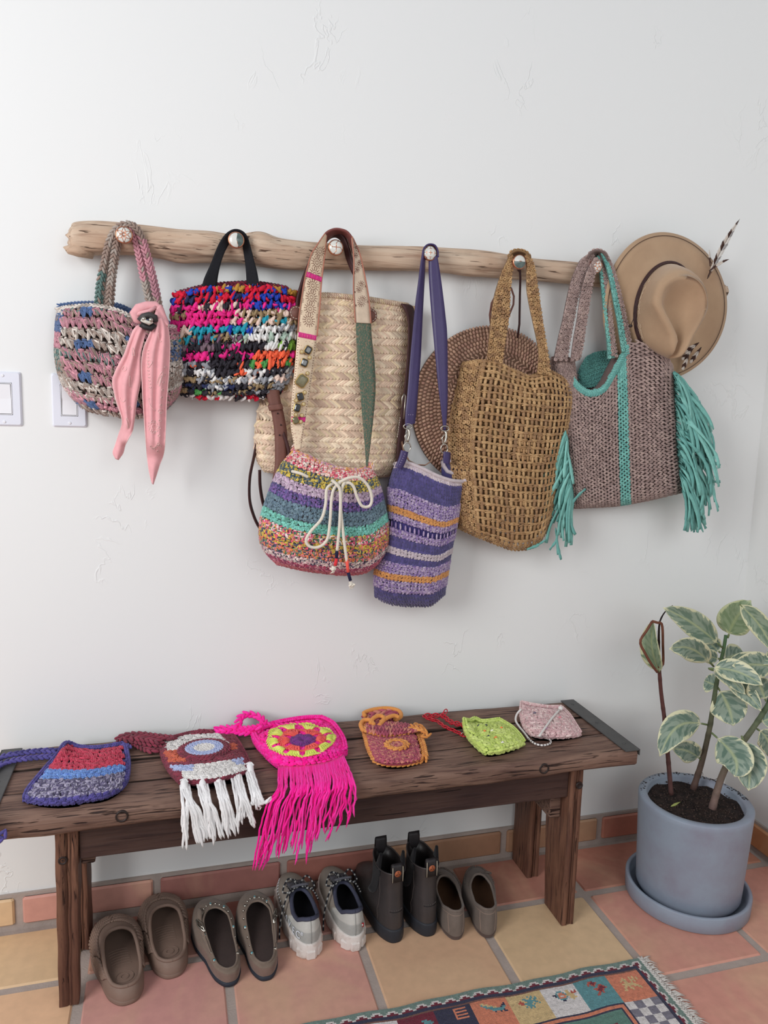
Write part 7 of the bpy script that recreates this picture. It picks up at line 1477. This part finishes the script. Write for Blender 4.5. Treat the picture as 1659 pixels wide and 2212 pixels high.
mb.build('soil_crumbs', VCOL, t, kind='stuff')
STEM = mat('stem', attr=True, rough=.7, noise=.2, nscale=60, bump=.4, bscale=300)
def stem(L, r0, r1, c0, c1, nodes=8):
    P = smooth(px3(L), 40); s_ = np.linspace(0, 1, 40)[:, None]; rr = np.linspace(r0, r1, 40) * (1 + .10 * (np.sin(np.linspace(0, nodes * 6.283, 40)) > .9)); c = np.asarray(c0) * (1 - s_) + np.asarray(c1) * s_
    c = c * np.where((np.sin(np.linspace(0, nodes * 6.283, 40)) > .9)[:, None], .75, 1.); mb = MB(); mb.tube(P, rr, seg=12, col=c); o = mb.build('stem', STEM, t); return P
pb, gn = lin((104, 76, 72)), lin((76, 104, 70))
stem([(1450,1716,-.225),(1445,1659,-.222),(1440,1600,-.22),(1435,1550,-.22),(1428,1495,-.22),(1424,1445,-.218)], .0060, .0045, lin((96, 66, 62)), lin((84, 48, 44)), 9)
stem([(1424,1450,-.218),(1423,1400,-.218),(1424,1352,-.218),(1430,1332,-.216),(1441,1317,-.214),(1453,1308,-.212)], .0046, .0010, lin((60, 38, 36)), lin((34, 24, 26)), 3)
stem([(1497,1705,-.215),(1514,1653,-.215),(1526,1605,-.215),(1534,1567,-.215),(1541,1520,-.215),(1547,1481,-.215),(1557,1430,-.214),(1564,1398,-.213),(1568,1372,-.212)], .0082, .0042, lin((96, 72, 66)), gn, 12)
stem([(1538,1748,-.318),(1550,1705,-.312),(1561,1673,-.308),(1580,1634,-.302),(1607,1600,-.298),(1633,1564,-.292),(1648,1540,-.288),(1662,1515,-.284),(1672,1470,-.28)], .0092, .0055, lin((120, 96, 90)), gn, 12)
# leaf material
def leaf_mat():
    mt = bpy.data.materials.new('variegated_leaf'); mt.use_nodes = True; nt = mt.node_tree; N = nt.nodes; Lk = nt.links; b = N['Principled BSDF']; b.inputs['Roughness'].default_value = .42; b.inputs['Specular IOR Level'].default_value = .4
    a = N.new('ShaderNodeAttribute'); a.attribute_name = 'Col'; sp_ = N.new('ShaderNodeSeparateColor'); Lk.new(a.outputs['Color'], sp_.inputs[0])   # R: distance from the rim 0..1, G: midrib, B: tone
    tc = N.new('ShaderNodeTexCoord'); oi = N.new('ShaderNodeObjectInfo')
    mp = N.new('ShaderNodeMapping'); mp.inputs['Scale'].default_value = (1.6, 9., 1); Lk.new(tc.outputs['UV'], mp.inputs[0]); cb_ = N.new('ShaderNodeCombineXYZ'); ml_ = N.new('ShaderNodeMath'); ml_.operation = 'MULTIPLY'; ml_.inputs[1].default_value = 50.; Lk.new(oi.outputs['Random'], ml_.inputs[0]); Lk.new(ml_.outputs[0], cb_.inputs[0]); Lk.new(cb_.outputs[0], mp.inputs['Location'])
    n = N.new('ShaderNodeTexNoise'); n.inputs['Scale'].default_value = 1.3; n.inputs['Detail'].default_value = 4; n.inputs['Roughness'].default_value = .62; Lk.new(mp.outputs[0], n.inputs['Vector'])
    def M_(op, x, y, cl=False):
        q = N.new('ShaderNodeMath'); q.operation = op; q.use_clamp = cl
        for i, z in enumerate((x, y)):
            if isinstance(z, (int, float)): q.inputs[i].default_value = z
            else: Lk.new(z, q.inputs[i])
        return q.outputs[0]
    k = M_('ADD', sp_.outputs[0], M_('MULTIPLY', M_('SUBTRACT', n.outputs['Fac'], .5), 1.15)); f = M_('MULTIPLY', M_('SUBTRACT', k, .13), 14., True); n5 = N.new('ShaderNodeTexNoise'); n5.inputs['Scale'].default_value = 1.1; n5.inputs['Detail'].default_value = 2; Lk.new(mp.outputs[0], n5.inputs['Vector']); f2 = M_('MULTIPLY', M_('SUBTRACT', n5.outputs['Fac'], .46), 9., True)
    def mix(fac, c1, c2):
        m_ = N.new('ShaderNodeMix'); m_.data_type = 'RGBA'; Lk.new(fac, m_.inputs[0])
        for i, c in ((6, c1), (7, c2)):
            if isinstance(c, tuple): m_.inputs[i].default_value = c
            else: Lk.new(c, m_.inputs[i])
        return m_.outputs[2]
    gg = mix(f2, L4((140, 156, 140)), L4((98, 122, 108))); c = mix(f, L4((218, 216, 180)), gg); c = mix(sp_.outputs[1], c, L4((178, 186, 142))); c = mix(sp_.outputs[2], c, L4((132, 150, 96)))
    Lk.new(c, b.inputs['Base Color']); mt.use_backface_culling = False
    return mt
LEAF = leaf_mat()
def leaf(base, tip, hw, bend=(0, 0, 0), side=None, droop=0., tone=0., cup=.25, wild=0.03, pet=.12, twist=0., rim=1.):
    """base/tip: (px,py,Y). hw half width in metres"""
    b = at(base[0], base[1], base[2]); e = at(tip[0], tip[1], tip[2]); d = e - b; Ln = np.linalg.norm(d); n, m_ = 26, 15
    s = np.linspace(0, 1, n); ctr = b + d * s[:, None] + np.asarray(bend) * np.sin(s * np.pi)[:, None]; T = nrm(np.gradient(ctr, axis=0))
    view = nrm(CAM - (b + e) / 2); sd = nrm(np.cross(T, view)) if side is None else nrm(np.asarray(side, float) - (T @ np.asarray(side, float))[:, None] * T)
    N_ = np.cross(sd, T); ang = twist; sd2 = sd * math.cos(ang) + N_ * math.sin(ang); N_ = np.cross(sd2, T)
    x = np.clip((s - pet) / (1 - pet), 0, 1); w = hw * 1.14 * (np.sin(np.pi * x ** .85) ** .70) * (1 - .15 * x); w = np.where(x > .93, w * .55, w) + .0008; w[-1] = .0004
    u = np.linspace(-1, 1, m_); P = ctr[:, None] + sd2[:, None] * (u[None] * w[:, None])[..., None] + N_[:, None] * ((np.abs(u[None]) ** 1.6 * cup * w[:, None]) + wild * hw * np.sin(s[:, None] * 14 + u[None] * 3) * np.abs(u[None]))[..., None]
    R = (1 - np.abs(u)[None]) * np.ones((n, 1)); R = np.minimum(R, (np.minimum(x, 1 - x) * 3.2)[:, None]) * rim; Gc = np.zeros((n, m_)); Gc[:, m_ // 2] = .8; col = np.stack([R, Gc, np.full((n, m_), tone)], -1); uvv = np.stack([np.abs(u)[None] * np.ones((n, 1)) + 2. * (u[None] > 0), s[:, None] - .25 * np.abs(u)[None]], -1)
    mb = MB(); mb.slab(P, .0010, col, uvv); lf = mb.build('leaf', LEAF, t)
    mb = MB(); k = max(3, int(n * (pet + .06))); mb.tube(ctr[:k] - N_[:k] * .001, [.0026] * (k - 1) + [.0014], seg=7, col=lin((110, 124, 84))); mb.build('petiole', STEM, lf); return lf
Y2, Y3 = -.215, -.295
leaf((1424,1452,-.222), (1411,1341,-.235), .024, tone=.35, twist=.5, cup=.5, bend=(-.012, 0, 0), pet=.03)
leaf((1562,1400,Y2), (1433,1313,-.26), .030, twist=-.15, bend=(0, 0, .010), tone=.1)
leaf((1572,1378,Y2), (1622,1297,-.26), .038, tone=.5, bend=(-.012, 0, .0), twist=.1)
leaf((1598,1306,-.27), (1672,1408,-.31), .023, bend=(.006, 0, .008), tone=.15, pet=.03)
leaf((1585,1340,-.22), (1642,1318,-.22), .020, tone=.1)
leaf((1542,1440,Y2), (1446,1402,-.28), .028, bend=(-.004, 0, .024), twist=.25)
leaf((1556,1410,Y2), (1524,1380,-.18), .022, tone=0.)
leaf((1560,1425,Y2), (1606,1408,-.17), .028, tone=0.)
leaf((1556,1424,Y2), (1510,1412,-.20), .017, tone=0.)
leaf((1560,1436,Y2), (1676,1432,-.30), .016, bend=(0, 0, .014), tone=0.)
leaf((1676,1440,-.28), (1582,1438,-.30), .030, bend=(0, 0, .004))
leaf((1530,1444,-.25), (1648,1480,-.36), .026, bend=(0, 0, .014), twist=.2, rim=.7)
leaf((1655,1515,-.29), (1634,1460,-.28), .034, tone=0., cup=.1)
leaf((1557,1467,Y2), (1644,1536,-.30), .021, bend=(.008, 0, .012))
leaf((1550,1484,Y2), (1584,1568,-.25), .043, twist=.1, bend=(.008, 0, 0), cup=.15)
leaf((1549,1482,Y2), (1521,1470,-.18), .024)
leaf((1529,1566,Y2), (1425,1634,-.27), .033, bend=(-.022, 0, .040), twist=.2)
leaf((1516,1642,Y2), (1452,1618,-.24), .027, bend=(0, 0, .010), twist=.2, tone=0.)
leaf((1537,1583,-.26), (1587,1678,-.37), .040, bend=(.008, -.03, .006), cup=.12, rim=1.2)
leaf((1602,1590,-.33), (1617,1708,-.37), .037, bend=(.012, 0, .0), cup=.2, rim=1.3)
leaf((1636,1575,-.29), (1668,1640,-.30), .024, bend=(.006, 0, .012))
leaf((1640,1560,-.29), (1690,1545,-.30), .026)
leaf((1672,1472,-.28), (1730,1425,-.33), .030, bend=(0, 0, .012))
leaf((1670,1480,-.28), (1725,1520,-.25), .030, bend=(0, 0, .010))
leaf((1672,1468,-.28), (1685,1390,-.26), .028)
leaf((1532,1445,-.215), (1610,1500,-.28), .016, bend=(.004, 0, .008), tone=0.)
# dried brown rolled edges of the wilted leaf
mb = MB()
for L in ([(1409,1342,-.24),(1397,1362,-.242),(1383,1386,-.245),(1394,1412,-.245),(1408,1436,-.24),(1420,1452,-.23)], [(1409,1342,-.24),(1420,1345,-.24),(1430,1350,-.235),(1432,1395,-.232),(1432,1436,-.23),(1422,1440,-.228)]): mb.tube(smooth(px3(L), 20), .0022, .0035, 6, col=lin((112, 68, 52)))
mb.build('dried_edge', STEM, t, label='brown dried leaf edges')
mb = MB(); mb.tube(smooth(px3([(1512,1662,-.21),(1518,1670,-.215),(1520,1680,-.22),(1545,1684,-.24),(1556,1672,-.26)]), 14), .0006, seg=4, col=lin((70, 50, 44))); mb.build('air_root', STEM, t)
mb = MB(); P = smooth(pz3([(1449, 1742, .252), (1458, 1738, .254), (1470, 1732, .257)]), 8); mb.tube(P, [.0005, .002, .003, .0034, .003, .002, .001, .0004], .0006, 6, ref=(0, 1, 1), col=lin((150, 156, 90))); fl_ = mb.build('fallen_leaf', STEM); tag(fl_, 'tiny yellow-green leaf shred lying on the soil in the pot', 'leaf')

# ------------------------------------------------------------------ rug
t = thing('rug', 'patterned wool rug with animal squares, checks and cream fringe on the tiled floor', 'rug')
CW = .0040; X1, YB = .800, -.447; NX, NY = 330, 190
pc = {k: lin(v) for k, v in dict(g=(112, 132, 124), w=(206, 200, 196), m=(110, 34, 52), n=(50, 50, 72), b=(112, 78, 70), o=(206, 126, 98), t=(92, 142, 148), a=(204, 176, 128), h=(212, 206, 204), c=(92, 128, 116), k=(122, 118, 130), r=(178, 84, 72)).items()}
A = np.empty((NY, NX, 3)); A[:] = pc['c']
def rect(x0, x1, y0, y1, c): A[max(0, y0):max(0, y1), max(0, x0):max(0, x1)] = pc[c]
def border(dist):  # distance (cells) from rim -> handled per pixel
    pass
yy, xx = np.mgrid[0:NY, 0:NX]; dr_ = xx; db = yy; dist = np.minimum(dr_, db); along = np.where(db <= dr_, xx, yy)
k = along % 8; tooth = np.abs(k - 3.5)
A[dist < 22] = pc['b']; A[dist < 6.2] = pc['m']; A[(dist < 5) & (dist < 1.9 + tooth * .8)] = pc['w']; A[(dist < .8 + tooth * .8)] = pc['g']; A[(dist >= 5) & (dist < 6)] = pc['n']
A[(dist >= 3.2) & (dist < 5) & (tooth < 1.6)] = pc['m']
A[(dist >= 6) & (dist < 7)] = pc['n']; A[(dist >= 7) & (dist < 8)] = pc['b']; A[(dist >= 8) & (dist < 9)] = pc['n']
o0, SQ = 7, 19
seq = ['o', 't', 'h', 'a', 'o', 'n', 'm', 'h', 'n', 'a', 't', 'o', 'm', 'h', 't', 'a']
for i, c in enumerate(seq): rect(9 + i * 20 - 2, 9 + (i + 1) * 20 - 2, o0 + 1, o0 + 1 + SQ, c)
yb0 = o0 + 1 + SQ
for r in range(0, 40):
    for c in range(4):
        rect(7 + c * 5, 12 + c * 5, yb0 + r * 5, yb0 + 5 + r * 5, ('h' if (r + c) % 2 else 'k') if r % 8 or True else 'n')
bx0 = 27; A[yb0:yb0 + 1, bx0:] = pc['n']; A[yb0 + 1:yb0 + 3, bx0:] = pc['o']; A[yb0 + 3:yb0 + 4, bx0:] = pc['n']; A[yb0:, bx0:bx0 + 1] = pc['n']; A[yb0 + 1:, bx0 + 1:bx0 + 3] = pc['o']; A[yb0 + 3:, bx0 + 3:bx0 + 4] = pc['n']
def motif(cx, cy, rows_):
    for j, row in enumerate(rows_):
        for i, ch in enumerate(row):
            if ch != '.': A[cy + j, cx - i if False else cx + (len(row) - 1 - i)] = pc[ch]
motif(10, 11, ["....a...a.a..", "...aaa..a.a.a", "..a.aa..aaa.a", "....aa..a.a..", "..aaaaaaa....", "...aaaaaaa...", "..aa.a..aaa..", "..a..aa...aa.", ".aa...a....a."])
motif(30, 10, ["..rrm......", ".rrmmmr....", ".r.rmr.....", "....r..rr..", "......rmmr.", "...rrrmmmmr", "....rmmmr..", ".....rmr...", "....rr.r...", "...rr......"])
motif(48, 11, ["....ttt..aa....", "...t.oot.aa.r.r", ".nntooootaaarrr", "..nto..oaaaaa..", "...toooot.aaa..", "....tttt..aaaa.", ".....nn....a..."])
motif(69, 10, ["......t.t....", "...tt..tt.t..", ".r..tttt.tt..", "rrr..ttttt...", ".rrttttt.tt..", "....ttt.t..t.", "...t.ttt.....", ".....t.t....."])
motif(88, 10, ["aa............", "taaa........n.", ".ttaaa.....nn.", "..ttttaa..ntt.", "....tttttttt..", ".....ttttttn..", "......n..n.nn."])
motif(110, 9, ["ooooooo", "o......", "ooooooo", "o......", "ooooooo", "o......", "ooooooo"])
motif(128, 12, [".ttt....", "..tttt..", "ttttttt.", "..t..t.."]); motif(150, 11, ["nnnnnn", "nn..nn", "nnnnnn"]); motif(190, 11, ["..rr..", ".rrrr.", "rr..rr"]); motif(230, 11, ["..mm..", ".mmmm.", "mm..mm"])
for c0_ in (38, 52, 66): motif(c0_, 38, ["mmmmmmm", "maaaaam", "mammmmm", "mam....", "mam....", "mmm...."])
A *= (1 + .13 * (RNG.random((NY, NX, 1)) - .5)) * (1 + .05 * np.sin(yy * 1.3)[..., None])
gx = X1 - np.arange(NX + 1) * CW; gy = YB - np.arange(NY + 1) * CW
VX, VY = np.meshgrid(gx, gy); 
cells = np.stack([np.stack([VX[:-1, :-1], VY[:-1, :-1]], -1), np.stack([VX[1:, :-1], VY[1:, :-1]], -1), np.stack([VX[1:, 1:], VY[1:, 1:]], -1), np.stack([VX[:-1, 1:], VY[:-1, 1:]], -1)], 2)
z = .0075 + .0006 * RNG.random(cells.shape[:3]); V = np.concatenate([cells, z[..., None]], -1).reshape(-1, 3); V[:, 1] += .002 * np.sin(V[:, 0] * 21) + .0015 * np.sin(V[:, 0] * 50); cc = np.repeat(A.reshape(-1, 3), 4, 0)
mb = MB(); I = np.arange(len(V)).reshape(-1, 4); mb.add(V, I, None, cc); WOOL = mat('rug_wool', attr=True, rough=.95, noise=.14, nscale=120, bump=.8, bscale=420, sheen=.2, spec=.1); mb.build('pile', WOOL, t, smooth=False)
mb = MB(); P = np.array([[(x, YB - .0005 + .002 * math.sin(x * 21) + .0015 * math.sin(x * 50) if yv == 0 else YB - NY * CW, z_) for x in np.linspace(X1 - NX * CW, X1, 90)] for yv, z_ in ((0, .0), (0, .0076))]); mb.grid(P, pc['g'] * .8, flip=True); mb.grid(np.array([[(X1, y, z_) for y in np.linspace(YB, YB - NY * CW, 4)] for z_ in (0, .0076)]), pc['g'] * .7); mb.build('bound_edge', WOOL, t)
mb = MB(); chain(mb, np.array([(X1 + .004, YB - .002, .007), (X1 + .004, YB - .35, .007), (X1 + .004, YB - NY * CW, .007)]), .010, lin((204, 198, 192)), ref=(0, 0, 1))
for k in range(300):
    y = YB - .001 - k * (NY * CW) / 300; a = np.array([X1 + .006, y, .006]); d = np.array([1, RNG.normal(-.15, .3), 0]); Ln = .018 + .012 * RNG.random()
    mb.tube([a, a + d * Ln * .5 + (0, 0, .002), a + d * Ln + (0, RNG.normal(0, .003), -.003)], [.0014, .0012, .0004], seg=5, ref=(0, 0, 1), col=lin((206, 200, 194)) * (1 + RNG.normal(0, .05)))
mb.build('fringe', COTTON, t, kind='stuff')
bpy.context.view_layer.update()
